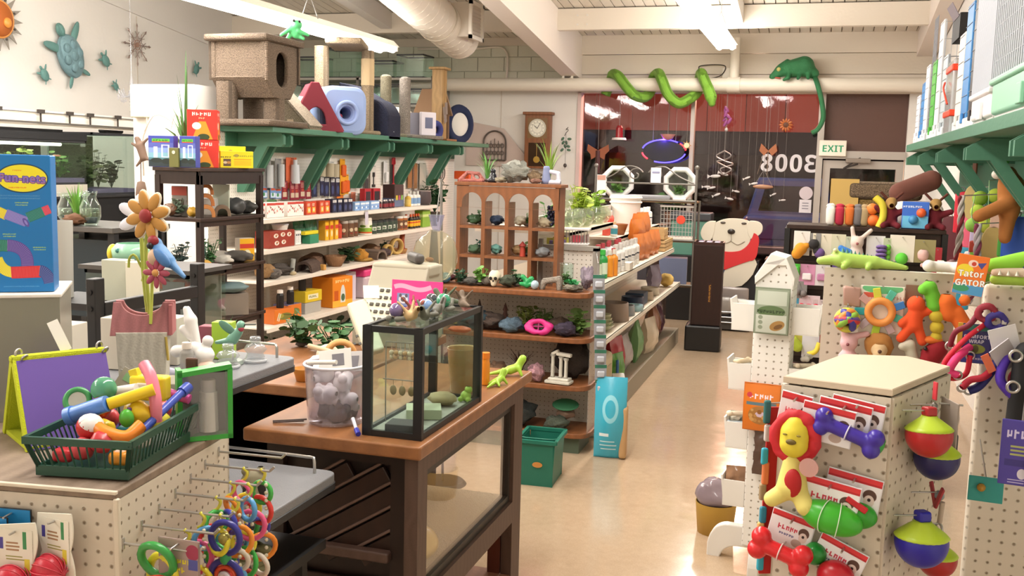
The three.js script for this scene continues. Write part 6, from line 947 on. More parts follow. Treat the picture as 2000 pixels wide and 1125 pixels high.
carton('ring_box','black velvet ring box at the front of the showcase',.1,.03,.08,0x2a2829,null,[-1.25,.982,-2.92],.1);carton('gift_box','pale green gift box inside the showcase',.12,.035,.1,0xb9bfa4,null,[-1.26,.982,-3.12],.4);solo('turtle_carving','tan carved turtle at the back of the showcase','figurine',blob(.04,.25,2,6,1.3,.6,1,3,0,.02,0),mat(0xa8976f,.6),[-1.26,.982,-3.3]);solo('frog_carving','lime green frog carving inside the showcase','figurine',figure([B(0,.02,0,.02),B(.01,.045,0,.014),B(-.015,.01,.015,.01),B(.015,.01,.015,.01)],22),mat(0x9fc04a,.4),[-1.2,.982,-3.38]);solo('orange_fish_card','orange fish ornament hung in the showcase back','ornament',blob(.03,.2,2,6,1.4,.4,.8,3,0,0,0),mat(0xc9643a,.5),[-1.22,1.24,-3.36]);
// beyond the showcase
solo('amber_cup','tall translucent amber cup behind the showcase','cup',la([[.001,0],[.045,0],[.06,.17],[.062,.175],[.055,.17],[.04,.006],[.001,.006]],24),mat(0xd9b77c,.2,{transmission:.55,thickness:0}),[-1.28,cy0,-3.56]);
bottle('orange squeeze bottle between amber cup and green lizards',.018,.13,0xe08a24,0xd97a1e,null,[-1.24,cy0,-3.72],undefined,{neck:.9});
const lz=(l,x,z,r,s=1)=>{const t=thing('lizard_toy',l,'toy lizard',[x,cy0,z],r);part(t,'body',figure([B(0,.02,0,.016,.03,.03,0,.014),B(.03,.035,0,.013,.045,.06,0,.014),B(-.01,.02,.012,.008,-.02,.006,.03,.005),B(.03,.03,.012,.008,.04,.006,.025,.005),B(-.01,.02,-.012,.008,-.02,.006,-.03,.005),B(.03,.03,-.012,.008,.04,.006,-.025,.005),B(-.02,.016,0,.01,-.08,.006,.01,.004)],30,.2,s),mat(0x9cc63e,.4));};
lz('lime green rubber lizard sitting up on the counter end',-1.2,-3.92,.4,1.2);lz('lime green rubber lizard beside the orange squeeze bottle',-1.19,-3.72,1.2,.9);
// gourd in the side case
solo('tortoise_shell','glossy pale yellow gourd shell on the sand in the side case','shell',sp(.085,1,.75,1.1,0,.062,0),mat(0xc7a95c,.3),[-1.3,.446,-3.15]);solo('ornament_rock','small grey rock beside the gourd in the side case','rock',blob(.05,.3,2,3,1,.8,1,3,0,.03,0),mat(0x857a66,.9),[-1.32,.446,-3.02]);solo('bark_piece','curved tan bark piece in the side case','bark',blob(.07,.4,2,13,1.3,.5,1,3,0,.03,0),mat(0x9c7848,.9),[-1.42,.446,-3.3]);
// return counter
const rg=thing('cash_register','beige cash register with slanted keyboard on the return counter','cash register',[-1.95,cy0,-4.48]);const BG=mat(0xa39d8a,.5);part(rg,'drawer',rb(.32,.1,.38,.01,0,.05,0),BG);part(rg,'body',ex([[-.2,.1],[.16,.1],[.05,.24],[-.02,.36],[-.2,.36]],.3,.008,[],0,0,0,0,-PI / 2),BG);const kb=part(rg,'keyboard',[bx(.27,.012,.2,0,.185,.115,.9)],mat(0xd6d2bc,.5));part(kb,'key',Array.from({length:40},(_,i)=>bx(.018,.01,.014,-.12 +(i % 8)*.032,.192 + .0157*(2 - floor(i / 8))*2,.115 - .0125*(2 - floor(i / 8))*2 + .006,.9)),mat(0x4a463c,.5)).userData.kind='stuff';part(rg,'display_hood',rb(.31,.07,.16,.02,0,.345,-.09),BG);
const cs=thing('credit_terminal','white paper-fed card terminal leaning on the register','card terminal',[-1.9,cy0,-4.0],.5);part(cs,'body',rb(.09,.26,.05,.012,0,.14,0,-.6,0,.3),mat(0xd2cfb8,.5));part(cs,'paper_slip',rb(.07,.08,.003,.001,.03,.29,-.08,-.9),mat(0xe8e4cf,.6));part(cs,'key',Array.from({length:12},(_,i)=>bx(.012,.01,.006,-.03 +(i % 3)*.024 - .02 + floor(i / 3)*.012,.08 + floor(i / 3)*.03,.062 - floor(i / 3)*.021,-.6,0,.3)),mat(0x3f3c34,.5)).userData.kind='stuff';
{const o=thing('pink_notice','hot pink notice with cat picture and white swirl','sign',[-1.74,1.165,-4.2]);o.rotation.x=-.08;part(o,'board',bx(.25,.145,.003,0,.0725,0),mat(0xe83c8c,.5));part(o,'print',bx(.248,.143,.001,0,.0725,.0022),pm(P.pink));}
solo('notice_stand','clear stand holding up the hot pink notice','stand',[bx(.2,.2,.004,0,.1,-.01),bx(.2,.004,.08,0,.002,0)],CLEAR,[-1.74,cy0,-4.21]);
solo('black_handset','grey handset lying on top of the cash register','handset',rb(.05,.05,.16,.02,0,.025,0,0,.7),mat(0x4d4945,.5),[-1.9,1.353,-4.57]);
const bg=thing('fish_bag','clear water bag with small fish hanging beside the register','fish bag',[-2.0,1.34,-5.1]);part(bg,'bag',blob(.13,.12,2,4,.95,1.1,.7,3),mat(0xe8e6d4,.06,{transmission:.9,thickness:0,ior:1.2}));part(bg,'knot',[cy(.045,.02,.09,12,0,.18,0)],mat(0xd2d4e6,.12,{transmission:.8,thickness:0}));part(bg,'fish',sp(.016,1.6,.8,.5,-.03,-.02,.02),mat(0x8a5f3c,.5));part(bg,'hanger',rd(0,.21,0,0,.4,-.05,.003,5),WIRE);
const bs=thing('fish_bag_stand','thin grey stand holding the clear water bag','stand');part(bs,'pole',rd(-2.0,0,-5.26,-2.0,1.76,-5.16,.008,8),WIRE);part(bs,'base',cy(.12,.14,.02,20,-2.0,.01,-5.26),BLACK);
{const t=thing('stone_bowl','small orange bowl with grey pestle by the bucket','bowl',[-1.93,cy0,-3.5]);part(t,'bowl_body',la([[.001,0],[.03,0],[.045,.05],[.04,.05],[.025,.008],[.001,.008]],16),mat(0xc98a3a,.5));part(t,'pestle',rd(0,.02,0,.06,.085,-.02,.012,8),mat(0x55514e,.6));}
for(const[x,z,r,c,l]of[[-1.88,-3.72,.055,0xc49255,'tan wooden ring leaning on the register side'],[-1.97,-3.78,.035,0xd8c7aa,'small cream ring by the register']])solo('wooden_ring',l,'ring',put(new THREE.TorusGeometry(r,.014,8,20).scale(1,1,1.8),0,r + .014,0),mat(c,.6),[x,cy0,z],.5);
solo('paper_stack','tilted stack of white leaflets behind the bucket','leaflets',[rb(.14,.09,.1,.004,0,.05,0,0,.3,.2)],mat(0xd9d8d6,.6),[-1.86,cy0,-3.58]);solo('chew_stick','long tan chew stick laid over the leaflets','chew',rd(-.1,.13,.04,.12,.11,.1,.01,8),mat(0xc9b08c,.7),[-1.84,cy0,-3.6]);
for(const[x,z,c,l]of[[-2.1,-4.1,0x3f6a3c,'bushy green plant at the back of the return counter'],[-2.3,-4.15,0x35592f,'dark bushy plant at the end of the return counter']])plant('plastic_plant',l,'bush',16,.15,.11,c,[x,cy0,z],{leaf:.035});
}
// ---------- endcap ornaments ----------
{
const RK=(c)=>mat(c,.85,{bumpMap:tPlaster,bumpScale:.02,metric:8});
const lump=(label,r,c,x,y,z,sx=1,sy=.7,amp=.4)=>solo('tank_ornament',label,'ornament',blob(r,amp,2.6,rnd()*99,sx,sy,1,3,0,r*sy*.8,0),RK(c),[x,y,z],rr(0,6));
const bush=(label,n,h,s,c,x,y,z,leaf=.026)=>plant('plastic_plant',label,'bush',n,h,s,c,[x,y,z],{leaf});
const A=1.062,zf=-6.12;
lump('dark grey rock at the open end of the top oak shelf',.07,0x4f4d48,-2.42,A,zf,1.3);solo('glass_ball','blue-green veined glass ball on the top oak shelf','glass ball',sp(.036,1,1,1,0,.036,0),mat(0x2f6f8c,.06,{clearcoat:1}),[-2.33,A,zf]);lump('dark red shaggy ornament behind the blue-green ball',.05,0x5a2528,-2.36,A,-6.2,1.4,.5);
bush('grey-green low plant on the top oak shelf',12,.1,.05,0x4c6e55,-2.22,A,zf);lump('flat dark stone under the grey-green plant',.05,0x55524c,-2.16,A,zf,1.5,.45);bush('fresh green plant in the middle of the top oak shelf',14,.12,.06,0x6fa04a,-2.09,A,zf);lump('grey-brown pebble rock beside the skull',.045,0x6d655a,-2.03,A,zf,1.2,.6);lump('little white cube rock behind the fresh green plant',.03,0xc9c2b4,-2.12,A,-6.2,1,1,.1);
{const t=thing('skull_ornament','small ivory skull ornament on the top oak shelf','skull',[-1.985,A,-6.1],.1);const IV=mat(0xd6cdb4,.6);part(t,'cranium',figure([B(0,.068,-.01,.04,0,.062,.01,.036),B(0,.03,.02,.022,0,.02,.022,.018)],28,.15),IV);for(const s of[-1,1])part(t,'eye_socket',sp(.011,1,1,.6,s*.016,.057,.045),mat(0x1c1a18,.9));part(t,'nose_hole',sp(.006,.8,1.2,.6,0,.04,.041),mat(0x1c1a18,.9));}
lump('dark mossy rock to the aisle side of the skull',.05,0x4b5240,-1.9,A,zf,1.3);bush('deep green sprig behind the mossy rock',10,.11,.04,0x3f6a44,-1.86,A,-6.18);
solo('glass_leaf','emerald green glass lily leaf on the top oak shelf','glass ornament',figure([B(0,.03,0,.02,.03,.06,.01,.018),B(0,.04,0,.016,-.03,.07,0,.016),B(0,.02,0,.02,.045,.03,.02,.014),B(0,.02,0,.02,-.04,.025,.01,.012)],26),mat(0x2f9a5a,.15),[-1.77,A,zf]);solo('glass_ball','pale blue glass ball beside the emerald leaf','glass ball',sp(.027,1,1.1,1,0,.028,0),mat(0xa5bcc9,.08,{clearcoat:1}),[-1.71,A,zf + .03]);
{const t=thing('stone_arch','pale grey stone arch ornament on the top oak shelf','ornament',[-1.61,A,zf]);part(t,'arch',figure([B(-.06,.01,0,.02,-.045,.05,0,.02),B(-.045,.05,0,.02,.05,.07,0,.02),B(.05,.07,0,.02,.055,.01,0,.02)],26,.15),RK(0x9c9286));}
{const t=thing('plant_jar','tall glass jar holding a dark green plant on the top oak shelf','jar',[-1.53,A,-6.2]);part(t,'glass',la([[.001,0],[.045,0],[.045,.16],[.05,.165],[.042,.16],[.041,.006],[.001,.006]],20),GLASSG);part(t,'foliage',bushy(14,.12,.03,.02),LEAF(0x4a6a2f));}
lump('flat rock topped with green on the rounded shelf corner',.06,0x8a8272,-1.46,A,-6.1,1.2,.35);bush('vivid green sprig on the flat corner rock',12,.05,.04,0x2f8f4f,-1.46,A + .025,-6.1,.02);lump('lilac crystal cluster at the shelf corner',.05,0xa394a2,-1.4,A,-6.22,.8,1.3,.6);
// second shelf
const b=.772;
lump('purple-grey cave ornament on the second oak shelf',.08,0x4a4252,-2.25,b,-6.15,1.2,.9,.5);lump('blue-green dark coral on the second oak shelf',.07,0x3f5560,-2.12,b,-6.12,1.2,.8,.6);lump('brown ridge rock on the second oak shelf',.075,0x55463e,-2.02,b,-6.16,1.3,.7,.5);lump('slate blue lace rock on the second oak shelf',.062,0x5f7586,-1.86,b,-6.1,1.2,.7,.6);
for(let i=0;i<4;i++)solo('pagoda_spire',['thin dark wooden spire at the open end of the second oak shelf','stout dark spire beside the purple cave','short dark spire behind the coral','dark red-brown spire in the middle of the second oak shelf'][i],'ornament',la([[.02,0],[.018,.05],[.024,.06],[.012,.11],[.018,.12],[.004,.19 - i*.01],[.001,.2 - i*.01]],8),mat(i===3?0x5a3a30:0x4a3a33,.8),[[-2.4,-2.24,-2.13,-1.95][i],b,-6.24]);
bush('yellow-green bush on the second oak shelf',18,.16,.08,0x6f7a35,-1.78,b,-6.2);bush('olive bush behind the pink ring',16,.15,.07,0x556b33,-1.68,b,-6.24);bush('large-leaved plant at the rounded corner of the second oak shelf',12,.16,.07,0x5d7a3a,-1.44,b,-6.16,.045);
{const t=thing('pink_cave','hot pink ring-shaped cave ornament on the second oak shelf','ornament',[-1.675,b,-6.08]);part(t,'ring',put(rough(new THREE.TorusGeometry(.06,.026,10,24).scale(1.1,.62,.9),.012,30),0,.05,0,-.35),mat(0xe0368c,.5));part(t,'inner_grille',[rd(-.05,.05,0,.05,.055,0,.006,6),rd(0,.02,.01,0,.085,-.01,.006,6)],mat(0x9c3068,.6));}
lump('dark violet rough rock at the rounded corner of the second oak shelf',.06,0x4d4256,-1.5,b,-6.1,1.3,.7,.5);lump('brown hollow rock behind the dark violet one',.055,0x5c4a3c,-1.57,b,-6.2,1.2,.8,.5);
// third shelf
const c3=.462;
plant('plastic_plant','dark maroon spiky plant on the third oak shelf','grass',26,.22,.16,0x4a2c28,[-1.83,c3,-6.22],{w:.012});{const t=lump('pink geode rock on the third oak shelf',.055,0xb98a92,-1.69,c3,-6.1,1,1,.5);}
{const t=thing('ruin_ornament','white ruined temple columns ornament on the third oak shelf','ornament',[-1.535,c3,-6.1],-.1);const MB=mat(0xd9d4c6,.7,{bumpMap:tPlaster,bumpScale:.01,metric:12});part(t,'steps',[rb(.17,.02,.09,.006,0,.012,0),rb(.14,.018,.075,.006,.005,.03,0)],MB);for(const[x,h]of[[-.045,.15],[.01,.14],[.045,.13]])part(t,'column',la([[.001,0],[.016,0],[.012,.01],[.011,h - .02],[.017,h - .01],[.017,h],[.001,h]],10,x,.038,0),MB);part(t,'lintel',[rb(.1,.022,.035,.005,.03,.19,0,0,0,-.08),rb(.05,.02,.03,.005,-.03,.2,0,0,0,.5)],MB);}
lump('dark brown cave rock behind the temple columns',.1,0x3c322c,-1.5,c3,-6.27,1.2,1.2,.4);lump('terracotta pot shard at the back of the third oak shelf',.06,0x8f7058,-1.98,c3,-6.2);lump('grey-brown stump at the open end of the third oak shelf',.09,0x5d5148,-2.25,c3,-6.18,1.3,.8);
// lowest shelf
const d4=.142;lump('black layered rock on the lowest oak shelf',.085,0x353a38,-1.82,d4,-6.16,1.4,.9,.5);lump('orange-brown rock on the lowest oak shelf',.06,0x9a6a40,-1.98,d4,-6.22,1.2,1.2);lump('grey-green lava rock at the rounded corner of the lowest oak shelf',.07,0x4f5648,-1.55,d4,-6.14,1.3,.6,.5);{const t=thing('lily_dish','green oval lily dish on a pink-brown rock','dish',[-1.52,d4 + .09,-6.24]);part(t,'dish',put(new THREE.SphereGeometry(.075,20,8).scale(1.2,.18,.8),0,.06,0,.5),mat(0x3a7f58,.6));part(t,'rock',blob(.05,.3,2,5,1.2,.8,1,3,0,.0,-.02),mat(0x8a6f5c,.85));}lump('dark rock at the open end of the lowest oak shelf',.08,0x44423c,-2.2,d4,-6.18,1.4,.8);
// hutch: twelve pigeonholes and the top
const cell=[['dark green leafy clump',0x3d5c3e],['glossy navy rock',0x26364e],['pale tan resin stone',0xa8a08c],['cream driftwood piece',0xb5a88c],['moss green rock',0x4f6a50],['teal bubbled glass lump',0x5f8f86],['brown pebble heap',0x8f7350],['grey lace rock',0x85888a],['violet shell rock',0x6d5a6a],['white stone slab',0xc4bdb0],['orange starfish rock',0xb9783a],['grey-blue boulder',0x6f7d86]];
const cw=.1625;let i=0;
for(const y of[1.442,1.247])for(let k=0;k<4;k++,i++){const x=-2.285 + .08 + k*cw;solo('tank_ornament',cell[i][0]+ ' in a pigeonhole of the arched hutch','ornament',blob(.042,.45,2.6,i*13,1.15,.75,.9,3,0,.024,0),mat(cell[i][1],i % 3?.8:.3),[x + rr(-.02,.02),y,-6.33],i);if(i % 2===0)bush(['tall sprig','feathery sprig','curly sprig','short sprig'][i / 2]+ ' beside the ' + cell[i][0],9,.1,.035,[0x4a7a48,0x5f8a4a,0x3c6a5a,0x6c8f52][i / 2],x + .035,y,-6.36,.02);}
{const t=thing('tower_ornament','small red pagoda tower in the third pigeonhole column','ornament',[-1.86,1.247,-6.3]);part(t,'tower',cy(.016,.02,.07,8,0,.035,0),mat(0xb0402e,.6));part(t,'roof',cy(.002,.028,.03,8,0,.085,0),mat(0x8f2f26,.6));}
solo('grape_cluster','bunch of dark blue beads hanging in the hutch end cell','ornament',Array.from({length:26},(_,j)=>ball(.012,cos(j*2.4)*.018,.14 - j*.005,sin(j*2.4)*.018,6)),mat(0x23263f,.3),[-1.68,1.445,-6.33]);
const T=1.727,tz=-6.34;
{const t=thing('coral_arch','red and white coral arch on top of the hutch','ornament',[-2.24,T,tz]);part(t,'arch',figure([B(-.08,.01,0,.016,-.03,.06,0,.012),B(-.03,.06,0,.012,.05,.055,.01,.012),B(.05,.055,0,.012,.08,.01,0,.016),B(-.08,.008,0,.01,.08,.008,.02,.012),B(0,.06,0,.01,.03,.01,.02,.01)],30,.12),RK(0xb9736a));}
{const t=thing('buddha_figure','small black buddha figure on top of the hutch','figurine',[-2.08,T,tz + .03]);part(t,'body',figure([B(0,.02,0,.03,0,.045,0,.022),B(0,.075,0,.018),B(-.02,.012,.015,.014,.02,.012,.015,.014)],26),mat(0x23242a,.2));}
lump('large pale grey coral rock on top of the hutch',.075,0x9a9a90,-1.93,T,tz,1.2,.9,.6);lump('small pale shell rock beside the grey coral',.035,0xb5aa92,-2.02,T,tz + .03,1.4,.5);lump('red-brown speckled rock on top of the hutch',.045,0x8c7458,-1.8,T,tz,1,.9,.5);lump('low pink rock in front of the red-brown one',.03,0xa87a68,-1.78,T,tz + .05,1.3,.5);
{const t=thing('knight_castle','blue and white castle ruin ornament at the hutch end','ornament',[-1.69,T,tz + .01]);part(t,'tower',figure([B(-.03,.02,0,.03,-.03,.1,0,.02),B(-.03,.1,0,.022)],22,.1),mat(0x7d86a8,.6));part(t,'arch',figure([B(.0,.08,0,.014,.05,.07,0,.014),B(.05,.07,0,.014,.055,.01,0,.016),B(-.05,.012,0,.016,.06,.012,.01,.014)],26,.12),mat(0xc9c9d6,.6));}
plant('grass_ornament','tall bright grass tuft behind the castle on the hutch','grass',26,.34,.13,0x86a93e,[-1.72,T,tz - .06],{w:.012,droop:.4});plant('grass_ornament','thin green grass tuft behind the buddha on the hutch','grass',22,.26,.14,0x5f9a48,[-2.15,T,tz - .06],{w:.01,droop:.7});
// strip of blister cards at the corner
for(let k=0;k<9;k++){const f=k / 8;const t=hangcard(['topmost','second','third','fourth','fifth','sixth','seventh','eighth','lowest'][k]+ ' grey blister card on the clip strip at the endcap corner',.075,.1,0x9a9aa0,null,[rb(.05,.04,.02,.01,0,-.06,.012),mat(0xb9bcc4,.2)],[-1.31 + f*.05,1.17 - k*.095,-6.16 + f*.03],.35,undefined,{peg:false,name:'blister_card',cat:'carded item'});part(t,'green_header',bx(.075,.022,.005,0,-.012,0),mat(0x2f6f58,.5));}
const cs=thing('clip_strip','clear plastic clip strip hanging from the endcap corner','clip strip');part(cs,'strip',rod(V(-1.325,1.24,-6.185),V(-1.26,.34,-6.15),.006,6),CLEAR);part(cs,'hook',rd(-1.325,1.24,-6.185,-1.4,1.29,-6.46,.003,6),STEEL);
// on the floor
const bag=pouch('tall turquoise cat litter bag standing beside the gondola',.2,.52,.17,0x3fa9c4,P.hygiene,[-1.2,.002,-6.15],.15,undefined,{cat:'litter bag',name:'litter_bag'});part(bag,'clear_side',put(rough(rb(.05,.34,.11,.02),.006,20),.085,.17,.0),mat(0xc09a6c,.4));
const fb=thing('shopping_basket','teal green hand basket on the floor below the oak shelves','basket',[-1.49,0,-5.55],.05);const TG=mat(0x1f6f5c,.45);const wl2=(y0,y1,a,c2)=>[bx(.2,y1 - y0,.006,0,(y0 + y1)/ 2,.14,.05),bx(.2,y1 - y0,.006,0,(y0 + y1)/ 2,-.14,-.05),bx(.006,y1 - y0,.28,.1,(y0 + y1)/ 2,0,0,0,-.05),bx(.006,y1 - y0,.28,-.1,(y0 + y1)/ 2,0,0,0,.05)];part(fb,'base',bx(.19,.01,.27,0,.005,0),TG);part(fb,'wall',wl2(0,.26),TG);part(fb,'rim',[bx(.24,.02,.02,0,.265,.15),bx(.24,.02,.02,0,.265,-.15),bx(.02,.02,.3,.115,.265,0),bx(.02,.02,.3,-.115,.265,0)],TG);part(fb,'emblem',ex(circ(.03,0,0,.016),.004,0,[],.01,.13,.148,.05),mat(0xc98a45,.5));part(fb,'handle',tb([[-.11,.27,0],[-.1,.275,.1],[0,.28,.13],[.1,.275,.1],[.11,.27,0]],.005,20,6),TG);
}
// ---------- goods on the aisle gondola ----------
{
const rowz=(t0,zs,x,y,jit=.02)=>zs.forEach((z,i)=>i&&dup(t0,[x + rr(-jit,jit),y,z],t0.rotation.y + rr(-.2,.2)));
// glass bowls on the upper board
{const y=1.402,t=thing('glass_bowl','clear round fish bowl on the upper gondola board','fish bowl',[-1.7,y,-6.7],0,'clear fish bowls');part(t,'glass',la([[.001,.002],[.05,.002],[.085,.05],[.08,.1],[.06,.125],[.068,.135],[.06,.132],[.053,.122],[.073,.098],[.079,.05],[.046,.01],[.001,.01]],20),mat(0xf0f3ea,.04,{transmission:.95,thickness:0,ior:1.5}));rowz(t,[-6.7,-6.9,-7.1,-7.3,-7.5,-7.7,-7.9],-1.7,y,.03);const u=dup(t,[-1.78,1.54,-7.0],0,'clear round fish bowl stacked on top of the others',null);u.userData.group=undefined;delete u.userData.group;}
plant('fern_plant','tall yellow-green feathery plant among the fish bowls','bush',26,.3,.09,0xa9bf45,[-1.75,1.402,-7.42],{leaf:.04});plant('fern_plant','lime feathery plant beside the tall yellow-green one','bush',24,.26,.09,0x93b83f,[-1.73,1.402,-7.82],{leaf:.04});plant('fern_plant','short bright green sprig at the near end of the bowls','bush',14,.2,.06,0x5fa84a,[-1.76,1.402,-6.62],{leaf:.03});
// white tubs and bottles on the next board
const yb=1.272;
{const t=thing('white_bucket','white plastic bucket with ribbed rim among the white bottles','bucket',[-1.7,yb,-9.05]);part(t,'bucket_wall',cy(.14,.12,.3,24,0,.15,0),mat(0xe9e6e0,.4));part(t,'rim',[to(.14,.012,0,.3,0,PI / 2),to(.14,.01,0,.26,0,PI / 2)],mat(0xe9e6e0,.4));part(t,'lid',cy(.145,.145,.02,24,0,.31,0),mat(0xe4e0da,.4));}
rowz(bottle('white bottle with dark label print on the raised gondola board',.04,.19,0xeceae6,0xe6e4e0,P.whitelab,[-1.64,yb,-9.0],'white labelled bottles'),[-9.0,-9.12,-9.24,-9.36,-9.48,-9.6,-9.72,-9.84,-9.96],-1.64,yb,.015);rowz(bottle('tall white pump bottle behind the white labelled bottles',.04,.25,0xeeece8,0xd9d7d4,P.whitelab,[-1.75,yb,-9.3],'white pump bottles'),[-9.3,-9.45,-9.6,-9.75,-9.9],-1.75,yb);
rowz(bottle('salmon red bottle on the raised gondola board',.03,.2,0xe0584a,0xf0e6dc,null,[-1.72,yb,-8.3],'salmon red bottles'),[-8.28,-8.38,-8.48,-8.58],-1.72,yb);bottle('small teal labelled bottle by the tan bowl',.03,.12,0xe6e2da,0xd9b48a,0x3f8fa0,[-1.64,yb,-8.25]);solo('tan_bowl','tan ceramic bowl on the raised gondola board','bowl',la([[.001,0],[.06,0],[.09,.09],[.08,.09],[.05,.01],[.001,.01]],20),mat(0xa5683c,.5),[-1.66,yb,-8.5]);
// main shelf
const ya=1.067;
const gb=bottle('bright green bottle with a green trigger cap on the middle gondola shelf',.038,.2,0x2f9a4a,0x45b84f,0xd9e8d2,[-1.46,ya,-6.68],'bright green bottles',{neck:.5});rowz(gb,[-6.68,-6.79,-6.9],-1.46,ya);
rowz(bottle('orange squeeze bottle beside the green bottles',.03,.19,0xe9942c,0xe7e2d8,null,[-1.42,ya,-7.02],'orange squeeze bottles'),[-7.02,-7.1],-1.42,ya);bottle('white bottle with a red cap on the middle gondola shelf',.032,.19,0xe6e0dc,0xc23a3e,null,[-1.43,ya,-7.2]);
rowz(bottle('white shampoo bottle in the front rank of the middle gondola shelf',.036,.21,0xe8e6e2,0xdedad6,P.whitelab,[-1.43,ya,-7.3],'front shampoo bottles'),[-7.32,-7.42,-7.53,-7.64,-7.75,-7.86,-7.97,-8.08],-1.43,ya,.012);rowz(bottle('pale grey shampoo bottle in the rear rank of the middle gondola shelf',.036,.2,0xd6d4d8,0xb8434c,P.whitelab,[-1.57,ya,-7.3],'rear shampoo bottles'),[-7.2,-7.35,-7.5,-7.65,-7.8,-7.95,-8.1],-1.57,ya);
carton('price_bin','small open white bin at the edge of the middle gondola shelf',.14,.06,.09,0xe2dcd0,null,[-1.4,ya,-7.55],PI / 2);
const ob=pouch('orange-brown film bag of pet food on the middle gondola shelf',.2,.22,.1,0xc9702c,null,[-1.46,ya,-8.4],PI / 2 - .3,'orange-brown food bags');rowz(ob,[-8.38,-8.56,-8.74,-8.92,-9.1],-1.46,ya);rowz(dup(ob,[-1.5,ya + .12,-8.55],1.2,'orange-brown food bag lying on top of the others','topmost food bags'),[-8.5,-8.75,-9.0],-1.52,ya + .16);
{const t=thing('wooden_crate','small pale wooden crate on the far end of the gondola shelf','crate',[-1.46,ya,-9.5],0,'pale wooden crates');for(const[y,k]of[[.02,1],[.055,1],[.09,1]])for(const s of[-1,1]){part(t,'slat',bx(.012,.028,.24,s*.08,y,0),mat(0xc9a774,.7));part(t,'slat',bx(.17,.028,.012,0,y,s*.12),mat(0xc9a774,.7));}part(t,'base',bx(.17,.008,.24,0,.004,0),mat(0xb9945f,.7));dup(t,[-1.47,ya + .11,-9.5]);dup(t,[-1.46,ya,-9.77]);}
// bits on the end frame: cage and pink cards
{const t=thing('small_cage','small white wire carrier cage on the gondola end','cage',[-1.56,1.322,-6.55],.1);for(let i=0;i<9;i++)part(t,'wire',rd(-.08 + i*.02,0,.04,-.08 + i*.02,.1,.04,.0025,5),WIRE);part(t,'roof',rb(.19,.015,.1,.004,0,.105,0),mat(0xdcd8d6,.4));part(t,'base',rb(.18,.012,.09,.004,0,.006,0),mat(0xdcd8d6,.4));part(t,'inner_toy',rb(.06,.05,.03,.008,.0,.04,0),mat(0xc84a58,.5));}
rowz(hangcard('pink and white toothbrush card on the gondola spine',.1,.16,0xd9a0ac,null,[rb(.03,.12,.015,.005,0,-.09,.008),mat(0xeee8ea,.4)],[-1.8,1.36,-7.1],PI / 2,'pink toothbrush cards',{name:'carded_item',cat:'carded item'}),[-7.1,-7.25,-7.4,-7.55,-7.7,-7.85,-8.0],-1.8,1.38);rowz(hangcard('violet and yellow card on the gondola spine',.11,.1,0xb9b04a,null,[rb(.07,.05,.015,.006,0,-.04,.008),mat(0x7a6aa0,.4)],[-1.66,1.37,-6.53],0,'violet cards',{name:'carded_item',cat:'carded item'}),[-6.53,-6.56],-1.7,1.36);
// lower shelf: dishes
const yl=.677;
{const t=thing('glass_dish','stack of scalloped clear glass dishes on the lower gondola shelf','dish',[-1.46,yl,-6.98]);for(let i=0;i<4;i++)part(t,'dish',la([[.03,0],[.07,.015],[.1 - i*.008,.045],[.094 - i*.008,.045],[.065,.02],[.03,.006]],16,0,i*.026,0),mat(0xe6ead2,.06,{transmission:.6,thickness:0}));}
const bowl=(label,r,h,c,z,x=-1.47)=>solo('pet_bowl',label,'bowl',la([[.001,0],[r,0],[r*.92,h],[r*.84,h],[r*.72,.03],[.001,.025]],24),mat(c,.4),[x,yl,z]);
bowl('large taupe pet bowl with straight sides',.12,.14,0x9a8a80,-7.5);bowl('grey pet bowl nested above the taupe one',.11,.08,0x8c959c,-7.82);bowl('black pet bowl in the shadow of the upper shelf',.12,.09,0x26282c,-7.2,-1.62);bowl('navy square-sided pet bowl',.1,.09,0x2b3a56,-8.3);bowl('pale aqua shallow pet bowl',.08,.05,0x9fc4cf,-8.1,-1.42);bowl('dark rubber pet bowl behind the taupe one',.13,.1,0x1f2022,-7.7,-1.64);bowl('tan speckled pet bowl',.1,.08,0xa89a86,-8.8);bowl('cream pet bowl toward the far end',.09,.07,0xcfc6b6,-9.2);
carton('blue_carton','blue boxed fountain on the lower gondola shelf',.22,.1,.16,0x2f4560,null,[-1.48,yl,-8.55],PI / 2);carton('red_case','brick red case at the near end of the lower gondola shelf',.14,.06,.1,0x8c4a3c,null,[-1.56,yl,-6.75],PI / 2);carton('white_carton','flat white carton on the near corner of the lower gondola shelf',.12,.05,.1,0xd8d6d4,null,[-1.42,yl,-6.66],PI / 2);pouch('blue and white wipes pack on the near corner of the lower gondola shelf',.1,.14,.05,0x9fb4d0,null,[-1.44,yl,-6.82],PI / 2);
solo('loofah','yellow loofah sponge at the far end of the lower gondola shelf','sponge',blob(.07,.3,3,7,1,.9,1.2,3,0,.05,0),mat(0xcfae62,.9),[-1.42,yl,-9.9]);pouch('purple and clear bag slumped at the far end of the gondola shelf',.2,.24,.12,0x7d7490,null,[-1.5,yl,-9.6],1.3,undefined,{mat:mat(0x8a8098,.15)});
// base deck
const y0=.162;{const t=thing('litter_box','beige hooded litter box on the gondola base','litter box',[-1.56,y0,-6.95]);part(t,'hood',rb(.32,.34,.5,.04,0,.17,0),mat(0xd9cdae,.5));part(t,'door_frame',[rb(.02,.24,.2,.01,.155,.14,-.08)],mat(0xb9aa8a,.5));}
{const t=thing('litter_scoop','white and blue litter scoop leaning on the hooded box','scoop',[-1.37,y0,-7.3],.5);part(t,'blade',rb(.1,.03,.14,.01,0,.08,0,.9),mat(0xe4e0da,.4));part(t,'handle',rd(0,.12,-.05,.02,.22,-.12,.012,8),mat(0x3f6fb0,.4));}
